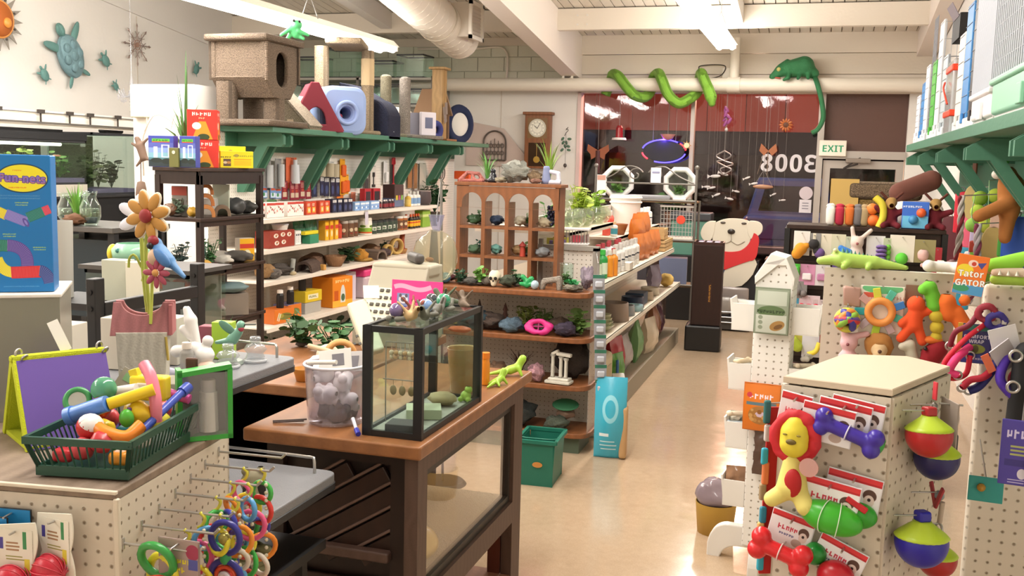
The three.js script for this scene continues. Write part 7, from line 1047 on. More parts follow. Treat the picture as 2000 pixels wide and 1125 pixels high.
pouch('red food bag on the gondola base',.26,.34,.14,0xb02a34,null,[-1.5,y0,-7.75],PI / 2 - .2);pouch('green food bag on the gondola base beside the red one',.22,.26,.12,0x5a9a3c,null,[-1.44,y0,-7.48],PI / 2 - .3,undefined,{});pouch('white and grey food bag on the gondola base',.26,.3,.14,0xb5b0b4,null,[-1.5,y0,-8.15],PI / 2);pouch('mint green food bag on the gondola base',.24,.36,.14,0x6fa06a,null,[-1.48,y0,-8.6],PI / 2 + .1);pouch('cream and brown rawhide bag on the gondola base',.26,.32,.16,0xd6c9b4,null,[-1.44,y0,-9.05],PI / 2 - .2);pouch('brown paper bag on the gondola base toward the window',.26,.4,.16,0x8a5f48,null,[-1.48,y0,-9.5],PI / 2);pouch('plum coloured bag at the far end of the gondola base',.24,.36,.14,0x5d3f4c,null,[-1.5,y0,-9.95],PI / 2);
}
// ---------- baker's rack and what stands before the window ----------
{
const IR=mat(0x77726c,.45,{metalness:.5}),zr=-10.75,xa=-2.36,xb=-1.27;
const t=thing('bakers_rack','grey iron rack with scrolled top rail before the shop window','rack');for(const x of[xa,xb])for(const z of[zr,zr - .35]){const p=part(t,'post',rd(x,0,z,x,z===zr?1.84:1.5,z,.014,8),IR);if(z===zr)part(p,'finial',ball(.024,x,1.86,z,10),IR);}
for(const y of[1.5,1.08,.6]){part(t,'shelf_board',bb(xa,xb,y - .02,y,zr - .35,zr),mat(0x9a7a58,.6));part(t,'shelf_rail',rd(xa,y + .002,zr + .012,xb,y + .002,zr + .012,.012,8),IR);}
part(t,'top_rail',rd(xa,1.68,zr,xb,1.68,zr,.01,8),IR);
const sp2=(s)=>{const pts=[];const cx=(xa + xb)/ 2;pts.push([cx + s*.52,1.69,zr],[cx + s*.36,1.76,zr],[cx + s*.2,1.86,zr],[cx + s*.08,1.84,zr]);for(let i=0;i<14;i++){const a=-.3 - i*.55,r=.085 - i*.005;pts.push([cx + s*(.1 + .05 - cos(a)*r*1 - .04),1.77 - sin(a)*r*.9,zr]);}return tb(pts,.008,90,6);};
for(const s of[-1,1])part(t,'scroll',sp2(s),IR);
const rg=(l,x)=>{const o=thing('ring_bowl',l,'fish bowl',[x,1.502,zr - .12],.15);part(o,'ring',put(new THREE.TorusGeometry(.16,.03,8,8).rotateZ(PI / 8),0,.185,0),mat(0xe6e2e2,.35));part(o,'bowl_glass',put(new THREE.CylinderGeometry(.145,.145,.05,24),0,.185,0,PI / 2),GLASSG);part(o,'greenery',bushy(12,.12,.08,.035).map((g)=>g.translate(0,.06,0)),LEAF(0x5a8a3c));part(o,'foot',rb(.14,.03,.1,.01,0,.015,0),mat(0xe6e2e2,.35));};
rg('white octagonal ring bowl at the wall end of the iron rack',-2.14);rg('white octagonal ring bowl at the aisle end of the iron rack',-1.46);
hangcard('blue and white price tag hung on the iron rack post',.1,.22,0xdedce0,null,[bx(.09,.05,.003,0,-.03,.004),mat(0xb98a7a,.5)],[-2.29,1.76,zr + .03],0,undefined,{peg:false,name:'price_tag',cat:'tag'});hangcard('white price tag hung in the middle of the scroll rail',.11,.16,0xe4dfea,null,[bx(.08,.02,.003,0,-.05,.004),mat(0x8a8aa8,.5)],[-1.7,1.85,zr + .03],0,undefined,{peg:false,name:'price_tag',cat:'tag'});
solo('grey_mat','folded grey mat lying on the iron rack','mat',rb(.5,.05,.25,.02,0,.025,0),mat(0x8c8c90,.9),[-1.8,1.502,zr - .18]);
{const o=thing('wire_cage','white wire bird cage with a red heart tag on the iron rack','cage',[-1.47,1.082,zr - .17]);const g=[];for(let i=0;i<=10;i++){const x=-.17 + i*.034;g.push(rd(x,0,.13,x,.36,.13,.003,4),rd(x,0,-.13,x,.36,-.13,.003,4));}for(let i=0;i<=8;i++){const y=i*.045;g.push(rd(-.17,y,.13,.17,y,.13,.003,4));}part(o,'bars',g,mat(0xb9b6b2,.4)).userData.kind='stuff';part(o,'tray',rb(.36,.03,.28,.006,0,.015,0),WHITE);part(o,'red_tag',ex(circ(.045),.008,.002,[],.05,.22,.145),mat(0xdc4a32,.4));part(o,'roof',rb(.36,.02,.28,.006,0,.36,0),mat(0xcfc8c0,.4));}
carton('wicker_box','brown woven box on the middle shelf of the iron rack',.26,.16,.2,0x8a6a50,null,[-1.95,1.082,zr - .17],0);carton('blue_grid_crate','blue-grey grid crate on the low shelf of the iron rack',.3,.28,.24,0x6f7896,null,[-1.5,.602,zr - .17],.1);carton('grey_bin','dark grey bin on the low shelf of the iron rack',.36,.26,.26,0x4a4850,null,[-1.95,.602,zr - .17],0);
// teal tank with its hood
const tk=thing('teal_tank','teal tinted tank with dark hood behind the brown floor tower','fish tank',[-1.5,0,-12.4]);part(tk,'stand',rb(.5,.8,.36,.01,0,.4,0),BLACK);part(tk,'tank_body',rb(.46,.42,.32,.01,0,1.01,0),mat(0x5f8f80,.15));part(tk,'hood',rb(.5,.1,.36,.02,0,1.27,0),mat(0x3d4044,.4));
// brown floor tower
const tw=thing('floor_tower','tall dark red-brown wooden tower box on a black base','cabinet',[-1.06,0,-10.35],.05);part(tw,'base',rb(.36,.26,.32,.02,-.02,.13,.02),BLACK);part(tw,'column',rb(.3,.83,.26,.01,0,.675,0),mat(0x351711,.45,{map:tWood,metric:2}));part(tw,'top_tray',[bx(.3,.03,.012,0,1.1,.124),bx(.012,.03,.26,.144,1.1,0),bx(.012,.03,.26,-.144,1.1,0),bx(.3,.03,.012,0,1.1,-.124)],mat(0x351711,.45));part(tw,'letter_panel',bx(.04,.2,.002,.03,.6,.131),mat(0xffffff,.5,{map:tex(40,200,(c,w,h)=>{fill(c,'#351711',0,0,w,h);c.save();c.translate(20,100);c.rotate(-PI / 2);scr(c,0,0,180,30,'#c08a2c');c.restore();})}));part(tw,'film_packs',[0,1,2].map((i)=>rb(.06,.03,.2,.01,-.08 + i*.08,1.105,0)),mat(0x8f7f9a,.2));
// dog cut-out
const dg=thing('dog_cutout','painted wooden cut-out of a white dog with red bandana','cut-out',[-.97,0,-11.95],.02);const Wd=mat(0xd6cfbe,.6);
part(dg,'head',ex([[-.2,.93],[-.24,1.05,-.2,1.22],[-.1,1.29,.05,1.28],[.2,1.28,.24,1.2],[.22,1.1,.2,1.0],[.12,.9,.02,.88],[-.12,.88,-.2,.93]],.03,.004),Wd);part(dg,'ear',ex([[-.2,1.24],[-.33,1.26,-.36,1.1],[-.35,1.02,-.28,1.0],[-.22,1.02,-.21,1.14]],.034,.005,[],0,0,.004),Wd);part(dg,'ear',ex([[.2,1.26],[.34,1.27,.34,1.18],[.34,1.1,.22,1.06],[.16,1.12,.18,1.24]],.034,.005,[],0,0,.004),Wd);
part(dg,'nose',put(new THREE.SphereGeometry(.042,14,10).scale(1.05,.75,.4),-.01,1.13,.02),mat(0x2a221e,.35));for(const x of[-.11,.13])part(dg,'eye',put(new THREE.SphereGeometry(.028,12,8).scale(1.1,.5,.3),x,1.23,.018),mat(0x4a4038,.4));part(dg,'muzzle_line',[tb([[-.01,1.1,.02],[-.01,1.02,.02],[-.1,.99,.02],[-.16,1.02,.02]],.004,20,5),tb([[-.01,1.02,.02],[.07,.98,.02],[.15,1.02,.02]],.004,16,5)],mat(0x9c9282,.6));
part(dg,'bandana',ex([[-.27,.95],[-.1,.86,.08,.9],[.2,.93,.25,1.12],[.33,1.1,.3,.95],[.3,.8,.22,.8],[.06,.74,-.06,.68],[-.2,.78,-.27,.9]],.036,.004,[],0,0,.006),mat(0xc92a2e,.55));part(dg,'chest',ex([[.27,.82],[.1,.74,-.05,.7],[-.08,.6],[-.12,.52],[-.15,.4],[.0,.44],[.06,.48],[.14,.5],[.2,.56],[.26,.64],[.3,.76]],.03,.004),Wd);part(dg,'blue_edge',ex([[-.24,.86],[-.1,.76,-.06,.68],[-.1,.5,-.2,.36],[-.28,.4]],.028,.002,[],0,0,-.002),mat(0x24406f,.6));part(dg,'back_board',ex([[-.28,0],[.3,0],[.32,.8],[.0,.7],[-.26,.86]],.02,.002,[],0,0,-.02),mat(0x1b1a1e,.7));
const rk=thing('newspaper_rack','low wire rack of grey bagged goods on the floor by the dog cut-out','rack',[-.9,0,-11.7]);for(const[x,c]of[[-.09,0x9c9690],[.09,0x8f8a86]])part(rk,'bag',rough(rb(.16,.2,.12,.04,x,.28,0),.012,12),mat(c,.3));part(rk,'rail',[.1,.16,.22].map((y)=>rd(-.19,y,.09,.19,y,.09,.008,6)),STEEL);part(rk,'back_bag',rough(rb(.34,.2,.08,.03,0,.4,-.05),.012,12),mat(0x8b827e,.25));part(rk,'tray',bb(-.2,.2,.02,.16,-.1,.08),mat(0x4a4642,.6));
for(const[x,z,w,h,c,l]of[[-1.0,-12.7,.5,.5,0x2a2224,'dark low cabinet against the shop window sill'],[-.35,-12.8,.5,.75,0x29222a,'dark display box beside the door frame'],[-2.6,-12.9,1.1,.9,0x35302e,'dark display cabinet under the window behind the iron rack']]){const o=thing('window_cabinet',l,'cabinet',[x,0,z]);part(o,'body',rb(w,h,.4,.01,0,h / 2,0),mat(c,.6));part(o,'top',rb(w + .03,.02,.43,.004,0,h + .01,0),mat(0x4a3d36,.5));}
plant('potted_plant','leafy green pot plant on the cabinet before the window','bush',26,.28,.22,0x3a5a30,[-1.78,1.29,-12.6],{leaf:.07,pot:cy(.09,.07,.14,16,0,-.06,0),potc:0x7d5a48});{const o=thing('plant_table','tall narrow plant table before the window','table',[-1.78,0,-12.6]);part(o,'table_top',rb(.4,.03,.34,.01,0,1.13,0),mat(0x4a3a30,.5));part(o,'pedestal',cy(.04,.06,1.12,12,0,.56,0),mat(0x3a2c26,.5));}
// wall clock, iron grille, board, chime
const ck=thing('pendulum_clock','oak pendulum wall clock with round pale dial','clock',[-3.78,1.79,ZB + .07]);const CO=mat(0xa8683a,.45,{map:tWood,metric:2});part(ck,'case',rb(.36,.74,.12,.008,0,.38,0),CO);part(ck,'cornice',rb(.42,.04,.15,.008,0,.76,.01),CO);part(ck,'dial_panel',bx(.28,.28,.004,0,.56,.062),mat(0x7a5a30,.4));part(ck,'dial',ex(circ(.125),.006,0,[],0,.56,.066),mat(0xd9d5c4,.4));part(ck,'dial_print',put(new THREE.CircleGeometry(.12,32),0,.56,.07),pm(P.clockface));part(ck,'hands',[bx(.006,.09,.002,.02,.59,.073,0,0,-.5),bx(.007,.06,.002,-.02,.575,.073,0,0,.9)],BLACK);part(ck,'pendulum_glass',bx(.24,.32,.004,0,.2,.061),mat(0x3d2a1c,.15));part(ck,'pendulum',[cy(.045,.045,.01,18,0,.13,.068,PI / 2),rd(0,.14,.067,0,.34,.067,.004,5)],mat(0xc9a04a,.3,{metalness:.7}));
const ig=thing('iron_grille','arched dark iron wall grille with leaf pattern','wall ornament',[-4.42,1.9,ZB + .05]);const ARC=[];for(let i=0;i<=14;i++){const a=PI*i / 14;ARC.push([cos(a)*.165,.24 + sin(a)*.165,0]);}part(ig,'frame',[tb([[.165,0,0],...ARC,[-.165,0,0]],.012,50,6),rd(-.165,0,0,.165,0,0,.012,6)],mat(0x5a4f48,.6));part(ig,'scrollwork',[-2,-1,0,1,2].flatMap((i)=>[rd(i*.055,0,0,i*.055,.3 - abs(i)*.03,0,.006,5),to(.026,.005,i*.055,.1,0),to(.026,.005,i*.055,.2,0)]),mat(0x5a4f48,.6)).userData.kind='stuff';
solo('notice_board','plain pinkish-grey angled board on the wall beside the clock','board',ex([[-.5,0],[.42,0],[.42,.1],[.05,.52],[-.5,.62]],.02,.002),mat(0xc9b8b0,.7),[-4.35,1.82,ZB + .02]);
const wc=thing('wind_chime','green leaf wind chime hanging beside the window','wind chime',[-3.38,2.35,ZB + .1]);part(wc,'hook',tb([[0,0,0],[.03,-.02,0],[0,-.06,0],[-.02,-.1,0]],.006,16,5),IR);part(wc,'cord',rd(0,-.05,0,0,-.55,0,.003,4),IR);for(let i=0;i<8;i++)part(wc,'leaf',sp(.03,1,.6,.3,cos(i*2.2)*.05,-.14 -(i % 4)*.05,sin(i*2.2)*.03,0,0,i),mat(0x4a6a55,.5));part(wc,'bell',sp(.024,1,1.2,1,0,-.5,0),mat(0x4a443e,.4));part(wc,'arm',rd(-.0,-.02,0,0,.02,-.1,.006,5),IR);
}
// ---------- window hangings ----------
{
const zw=ZB + .22,thr=mat(0x8a8480,.6),cord=(t,y0,y1,x=0)=>part(t,'cord',rd(x,y0,0,x,y1,0,.0025,4),thr);
// snake and chameleon
const sn=thing('rubber_snake','long lime green rubber snake wound round the cream pipe','toy snake');const SG=mat(0x7fb43a,.45,{bumpMap:tPlaster,bumpScale:.02,metric:9});const f=PZ + .15,bk=PZ - .15,md=PZ;
part(sn,'body',tb([[-2.84,2.8,bk + .02],[-2.78,2.98,bk],[-2.72,3.06,md],[-2.62,3.02,f - .02],[-2.5,2.88,f],[-2.4,2.78,f - .03],[-2.28,2.77,md - .02],[-2.22,2.9,bk],[-2.2,3.03,bk + .03],[-2.12,3.07,md],[-2.05,2.98,f],[-1.95,2.78,f],[-1.82,2.68,f - .02],[-1.7,2.74,md + .06],[-1.62,2.86,bk],[-1.6,3.0,bk + .02],[-1.57,3.07,md],[-1.52,3.0,f],[-1.46,2.88,f + .02]],.068,220,12),SG);part(sn,'head',figure([B(0,0,0,.07,.045,-.11,.01,.072),B(.045,-.11,.01,.07,.06,-.19,.01,.045)],26).translate(-1.455,2.87,f + .02),SG);for(const s of[-1,1])part(sn,'eye',ball(.012,-1.41 + s*.05,2.76,f + .07,8),BLACK);
const cm=thing('toy_chameleon','dark green rubber chameleon sitting on the cream pipe','toy lizard',[-.36,3.0,PZ + .02]);cm.scale.setScalar(1.2);const CG=mat(0x2f7a4a,.5,{bumpMap:tPlaster,bumpScale:.012,metric:12});
part(cm,'body',figure([B(-.08,.1,0,.09,.05,.125,0,.105),B(.06,.11,0,.09,.15,.05,0,.055),B(-.08,.1,0,.07,-.18,.08,0,.062),B(-.18,.08,0,.06,-.26,.02,.01,.035),B(-.17,.13,0,.035,-.12,.18,0,.022),B(-.09,.06,.05,.028,-.1,-.0,.1,.02),B(-.1,.0,.1,.02,-.14,-.02,.1,.016),B(.1,.05,.05,.03,.1,.0,.1,.02),B(.02,.05,.05,.025,.0,-.005,.1,.018)],44,.18),CG);part(cm,'tail',tb([[.16,.03,0],[.2,-.08,.11],[.25,-.25,.13],[.27,-.42,.12],[.22,-.53,.11],[.17,-.56,.1]],.026,40,8),CG);part(cm,'eye',sp(.022,1,1,.8,-.2,.09,.058),mat(0xb9b46a,.4));part(cm,'mouth',rd(-.24,.01,.028,-.18,.0,.045,.008,6),mat(0xb04a3a,.5));
// numerals on the glass, read from outside
const nf=await new FontLoader().loadAsync('fonts/droid/droid_sans_bold.typeface.json');const num=thing('door_number','white street number 3008 stuck on the glass, seen reversed','sign',[-.07,1.84,ZB - .094]);let ox=0;for(const ch of '3008'){const g=new TextGeometry(ch,{font:nf,size:.225,depth:.004,curveSegments:8,bevelEnabled:false});g.computeBoundingBox();const wch=g.boundingBox.max.x;g.rotateY(PI);part(num,'numeral',g.translate(-ox,0,0),mat(0xd9d6da,.5));ox +=wch + .022;}
const ne=thing('neon_sign','oval window sign with glowing blue and red neon tubes','neon sign',[-2.03,2.07,zw - .1]);part(ne,'panel',ex(circ(.27,0,0,.135),.02,.003),mat(0x1a1820,.4));const arc=(a,b,r1,r2)=>tb(Array.from({length:16},(_,i)=>{const q=a +(b - a)*i / 15;return[cos(q)*r1,sin(q)*r2,.015];}),.01,40,6);part(ne,'neon_tube_blue',[arc(.9,2.9,.29,.15),arc(-2.0,-.2,.29,.15)],mat(0x6a6aff,.4,{emissive:0x4a3cff,emissiveIntensity:3}));part(ne,'neon_tube_red',[arc(.1,.75,.29,.15),arc(3.3,3.9,.29,.15)],mat(0xff4a4a,.4,{emissive:0xff2a3a,emissiveIntensity:3}));cord(ne,.14,.75,-.15);cord(ne,.14,.75,.15);{const l=new THREE.PointLight(0x6a50ff,.5);l.name='neon_glow';l.position.set(0,.17,.06);l.castShadow=true;ne.add(l);}
const hang=(name,label,cat,x,y,fn,top=2.82)=>{const t=thing(name,label,cat,[x,y,zw]);fn(t);cord(t,.02,top - y);return t;};
hang('lantern_feeder','red glass hummingbird feeder hanging in the window','feeder',-2.62,2.3,(t)=>{part(t,'glass',cy(.045,.05,.13,16,0,0,0),mat(0xa81420,.15,{transmission:.3,thickness:0}));part(t,'base',[cy(.09,.1,.03,18,0,-.08,0)],mat(0xcfc8c4,.4));part(t,'cap',cy(.03,.045,.03,14,0,.08,0),mat(0x8c1a20,.4));});
hang('butterfly_ornament','rusty metal butterfly hanging in the window corner','ornament',-2.9,2.06,(t)=>{for(const s of[-1,1]){part(t,'wing',ex([[0,0],[s*.14,.08],[s*.15,.0],[s*.1,-.05],[s*.09,-.12],[s*.02,-.08]],.008,.002),mat(0x8c4a28,.5));}part(t,'stake',rd(0,0,0,0,-.3,0,.03,8),mat(0x4a2420,.6));});
hang('pink_bowl','small pink glass bowl hanging in the window','ornament',-1.97,2.27,(t)=>part(t,'bowl',la([[.01,-.06],[.06,-.04],[.1,.02],[.094,.02],[.055,-.03],[.01,-.05]],18),mat(0xd9a49c,.3,{transmission:.3,thickness:0})));
hang('sun_ornament','small pale sun ornament beside the neon oval','ornament',-1.72,2.15,(t)=>{part(t,'disc',cy(.035,.035,.01,16,0,0,0,PI / 2),mat(0xe2d6ae,.4));for(let i=0;i<8;i++)part(t,'ray',put(new THREE.ConeGeometry(.01,.03,6),0,.052,0).rotateZ(i*PI / 4),mat(0xb98a4a,.5));});
hang('flower_chime','purple flower chime hanging in the second pane','ornament',-1.22,2.56,(t)=>{for(let i=0;i<7;i++)part(t,'petal',sp(.04,.5,1.2,.3,rr(-.04,.04),.06 - i*.03,rr(-.02,.02),0,0,rr(-.8,.8)),mat(0x8a3f78,.5));part(t,'bell',sp(.022,1,1.2,1,0,-.2,0),mat(0xb0aaa8,.3));part(t,'tail_cord',rd(0,-.18,0,0,0,0,.003,4),thr);});
hang('sunflower_ornament','dark orange sunflower ornament in the second pane','ornament',-.48,2.43,(t)=>{for(let i=0;i<12;i++)part(t,'petal',put(new THREE.SphereGeometry(.03,8,6).scale(.45,1,.2),0,.055,0).rotateZ(i*PI / 6),mat(0xa85a24,.5));part(t,'centre',sp(.035,1,1,.4),mat(0x5a3018,.6));});
hang('spiral_spinner','silver wire spiral wind spinner in the second pane','ornament',-1.23,1.95,(t)=>part(t,'spiral',[tb([[0,.14,0],[.09,.08,.03],[0,.02,0],[-.09,.0,.02],[.02,-.06,0],[.1,-.1,.02],[0,-.17,0]],.009,50,5),tb([[0,.14,0],[-.1,.07,0],[.03,.0,.02],[.12,-.03,0],[-.04,-.1,0],[0,-.17,0]],.009,50,5)],mat(0xa09894,.35,{metalness:.6})));
hang('hummingbird_chime','tan wooden butterfly chime above the street number','ornament',-.68,2.1,(t)=>{for(const s of[-1,1])part(t,'wing',ex([[0,0],[s*.09,.09],[s*.11,.0],[s*.05,-.06]],.008,.002),mat(0x9a5a34,.55));part(t,'chime_bar',[rd(0,0,0,.0,-.32,0,.006,5),rd(-.05,-.02,0,-.12,-.3,0,.004,5)],mat(0x7d6a5c,.5));});
hang('swing_perch','tan wooden canoe perch hanging in the second pane','ornament',-.72,1.64,(t)=>{part(t,'canoe',put(new THREE.SphereGeometry(.13,16,8).scale(1,.22,.3),.0,.0,0),mat(0xa87f62,.6));part(t,'sling',[rd(-.12,0,0,0,.22,0,.003,4),rd(.12,0,0,0,.22,0,.003,4)],thr);});
const fishes=[[-1.33,1.76,.12],[-1.22,1.79,.1],[-1.05,1.57,.07],[-1.43,1.62,.08],[-1.36,1.61,.08],[-1.3,1.52,.08],[-1.13,1.47,.08],[-.92,1.75,.07],[-.83,1.68,.08],[-.58,1.55,.06],[-.46,1.48,.06]];
fishes.forEach(([x,y,s])=>{const t=thing('fish_mobile','small white fish of a hanging window mobile','mobile',[x,y,zw + rr(-.04,.04)],0,'white mobile fish');const r=rr(-.3,.5);part(t,'fish_body',[sp(s*.5,1.1,.36,.2,0,0,0,0,0,r),ex([[-s*.5,0],[-s*.85,s*.22],[-s*.85,-s*.22]],.006,.001).rotateZ(r)],mat(0xc9c4c2,.4));part(t,'cord',rd(0,0,0,0,2.83 - y,0,.0015,3),thr);});
solo('round_sticker','round white sticker on the glass by the door frame','sticker',ex(circ(.085),.002),mat(0xcfc4ca,.5),[-.19,1.57,ZB - .095]);{const t=thing('paper_notice','white paper notice taped to the glass by the door frame','notice',[-.19,1.4,ZB - .095]);part(t,'sheet',bx(.15,.17,.002),mat(0xdad5da,.6));part(t,'print',[0,1,2].map((i)=>bx(.08,.012,.001,0,.04 - i*.035,.0018)),mat(0x8a8590,.6));}
const exs=thing('exit_sign','cream exit sign with green letters above the door','exit sign',[.105,2.05,ZB + .06]);part(exs,'sign_box',rb(.33,.2,.05,.008,0,.1,0),mat(0xe6dfce,.5));part(exs,'sign_face',bx(.31,.18,.002,0,.1,.026),mat(0xffffff,.5,{map:P.exit}));
// pickup outside
const tr2=thing('pickup_truck','dark blue pickup truck parked outside the window','truck',[-.62,-.32,-24]);const TB=mat(0x2f4d9a,.35);part(tr2,'body',rb(1.9,.75,4.6,.12,0,.85,0),TB);part(tr2,'cab',ex([[-.88,1.2],[.88,1.2],[.68,1.95],[-.68,1.95]],1.4,.06,[],0,0,.4),TB);part(tr2,'rear_window',ex([[-.7,1.28],[.7,1.28],[.56,1.84],[-.56,1.84]],.02,0,[],0,0,1.12),mat(0x10131c,.1));part(tr2,'tailgate',rb(1.7,.45,.06,.03,0,.95,2.31),mat(0x2a468c,.35));part(tr2,'bumper',rb(1.86,.2,.14,.04,0,.5,2.34),mat(0x7d8088,.3,{metalness:.6}));for(const s of[-1,1]){part(tr2,'tail_light',rb(.14,.34,.05,.02,s*.84,.98,2.31),mat(0x7a1418,.3));for(const z of[-1.5,1.45])part(tr2,'wheel',put(new THREE.CylinderGeometry(.36,.36,.24,20),s*.82,.36,z,0,0,PI / 2),mat(0x17171a,.8));}
const sl=thing('lot_lamp','tall parking lot lamp outside','lamp',[-4.5,-.32,-21]);part(sl,'pole',cy(.06,.09,6.4,12,0,3.2,0),mat(0x3a3a3c,.5));part(sl,'lamp_head',rb(.7,.12,.3,.03,.3,6.4,0),mat(0x55565a,.5));part(sl,'lamp_lens',bx(.4,.02,.22,.36,6.335,0),mat(0xfff0d8,.4,{emissive:0xffe2b8,emissiveIntensity:4}));{const l=new THREE.PointLight(0xffd8b0,160);l.name='lamp_light';l.position.set(.36,6.25,0);l.castShadow=true;l.shadow.radius=5;sl.add(l);}
const s2=thing('canopy_lamp','round lamp under the shopfront canopy outside','lamp',[-1.0,3.3,-15.2]);part(s2,'lamp_globe',sp(.1),mat(0xffe9d0,.4,{emissive:0xffd2b0,emissiveIntensity:3}));part(s2,'stem',cy(.02,.02,.2,8,0,.18,0),BLACK);{const l=new THREE.PointLight(0xffd0b0,45);l.name='lamp_light';l.position.set(0,0,0);l.castShadow=true;l.shadow.radius=4;s2.add(l);}
}
// ---------- cages on the ledge over the wall pegboard ----------
{
const y=2.124,WR=mat(0xb9bcc2,.35,{metalness:.4});
// slim flat-packed cages, end on, from the window end forward
const slim=[[-10.0,.42,0xe6e6ee,'white'],[-9.55,.5,0x3f86c6,'sky blue'],[-9.25,.62,0xe2e4e8,'pearl white'],[-8.72,.6,0x4fae3f,'grass green'],[-8.35,.86,0xdde0e4,'tall white'],[-7.95,.56,0xb9c4ca,'pale grey'],[-7.05,.6,0xe0ddd6,'ivory'],[-6.75,.74,0x3f86c6,'bright blue'],[-6.4,.8,0x3a3538,'black']];
slim.forEach(([z,h,c,n])=>{const t=thing('pet_cage',n + ' end panel wire cage in the row on the green ledge','cage',[.98,y,z]),m=mat(c,.4);
part(t,'end_panel',rb(.018,h,.26,.006,-.17,h / 2 + .02,0),m);part(t,'end_panel',rb(.018,h,.26,.006,.17,h / 2 + .02,0),m);part(t,'base_tray',rb(.38,.07,.28,.012,0,.035,0),mat(0xdfe2e6,.35));const lt=part(t,'latch',rb(.014,.06,.05,.004,-.192,.07,.05),m);
const g=[];for(let i=0;i<=8;i++){const x=-.16 + i*.04;g.push(rd(x,.06,.13,x,h,.13,.002,4));}for(let i=0;i<=6;i++)g.push(rd(-.17,.1 + i*(h - .1)/ 6,.13,.17,.1 + i*(h - .1)/ 6,.13,.002,4),rd(-.182,.1 + i*(h - .1)/ 6,-.13,-.182,.1 + i*(h - .1)/ 6,.13,.002,4));part(t,'bars',g,WR).userData.kind='stuff';});
{const t=thing('black_carton','open black carton wedged on top of the cages','carton',[.98,y + .63,-7.5]);part(t,'wall',[bx(.34,.16,.01,0,.08,.2),bx(.34,.16,.01,0,.08,-.2),bx(.01,.16,.4,.17,.08,0),bx(.01,.16,.4,-.17,.08,0)],mat(0x1c1a1c,.6));part(t,'base',bx(.34,.01,.4,0,.005,0),mat(0x1c1a1c,.6));part(t,'flap',[bx(.004,.1,.3,-.2,.19,0,0,0,.5)],mat(0x8a8088,.6));}
{const t=thing('pet_cage','clear plastic carrier cage with orange bars and handle','cage',[.96,y,-7.5]);part(t,'shell',rb(.34,.5,.34,.02,0,.25,0),mat(0xd5dadc,.15,{transmission:.55,thickness:0}));for(const yy of[.14,.44])part(t,'orange_bar',rb(.36,.045,.36,.01,0,yy,0),mat(0xe8482a,.4));part(t,'handle',tb([[-.185,.2,.1],[-.2,.27,.05],[-.2,.32,-.05],[-.185,.36,-.12]],.007,16,6),mat(0xe8482a,.4));}
solo('manila_board','tan board tucked between the carton and blue cage','board',rb(.02,.5,.24,.003,0,.25,0),mat(0xd9b48a,.6),[.85,y + .1,-7.22]);
{const t=thing('tall_wire_cage','tall grey wire cage standing behind the orange barred cage','cage',[1.02,y,-9.0]);const g=[];for(let i=0;i<=9;i++){const z=-.14 + i*.031;g.push(rd(-.2,0,z,-.2,1.0,z,.002,4));}for(let i=0;i<=10;i++)g.push(rd(-.2,i*.1,-.14,-.2,i*.1,.14,.002,4));part(t,'bars',g,mat(0x77757a,.4)).userData.kind='stuff';part(t,'back_sheet',bx(.01,1.0,.28,.1,.5,0),mat(0x9a9088,.6));part(t,'base_tray',rb(.36,.04,.3,.008,-.02,.02,0),mat(0x8c8a90,.5));}
// the two large cages at the near end
const big=(label,z0,z1,tray,th,panel)=>{const t=thing('large_cage',label,'cage'),x0=.77,x1=1.2;part(t,'base_tray',[rb(x1 - x0,th,abs(z1 - z0),.02,(x0 + x1)/ 2,y + th / 2 + .02,(z0 + z1)/ 2),rb(x1 - x0 + .03,.03,abs(z1 - z0)+ .03,.01,(x0 + x1)/ 2,y + th + .02,(z0 + z1)/ 2)],mat(tray,.4));part(t,'foot_rail',bb(x0 + .02,x1 - .02,y,y + .03,z0,z1),mat(0xd9d6d2,.4));
const g=[],H=.85,yb=y + th + .03;for(let i=0;i<=26;i++){const z=z0 +(z1 - z0)*i / 26;g.push(rd(x0,yb,z,x0,yb + H,z,.004,4));}for(let i=0;i<=10;i++){g.push(rd(x0,yb + i*H / 10,z0,x0,yb + i*H / 10,z1,.0022,4),rd(x0,yb + i*H / 10,z0,x1,yb + i*H / 10,z0,.0022,4),rd(x0,yb + i*H / 10,z1,x1,yb + i*H / 10,z1,.0022,4));}for(let i=0;i<=10;i++){const x=x0 +(x1 - x0)*i / 10;g.push(rd(x,yb,z0,x,yb + H,z0,.0022,4),rd(x,yb,z1,x,yb + H,z1,.0022,4));}part(t,'bars',g,mat(0xa9adb6,.35)).userData.kind='stuff';
if(panel)part(t,'inner_panel',[bb(x1 - .07,x1 - .06,yb,yb + H*.95,z0 + .03,z1 - .03)],mat(panel,.5));part(t,'latch',rb(.02,.09,.1,.006,x0 - .008,y + th*.45,(z0*.4 + z1*.6)),mat(tray,.4));part(t,'feed_cup',rb(.08,.1,.14,.02,x0 + .05,yb + .1,(z0 + z1)/ 2 + .1),mat(0xdfe3ea,.3));return t;};
big('large white wire cage with white tray near the ledge middle',-6.15,-5.5,0xe3dede,.13,0xc4cad6);big('large wire cage with mint green tray at the ledge end',-5.45,-4.1,0x8fc0a6,.16,0);
}
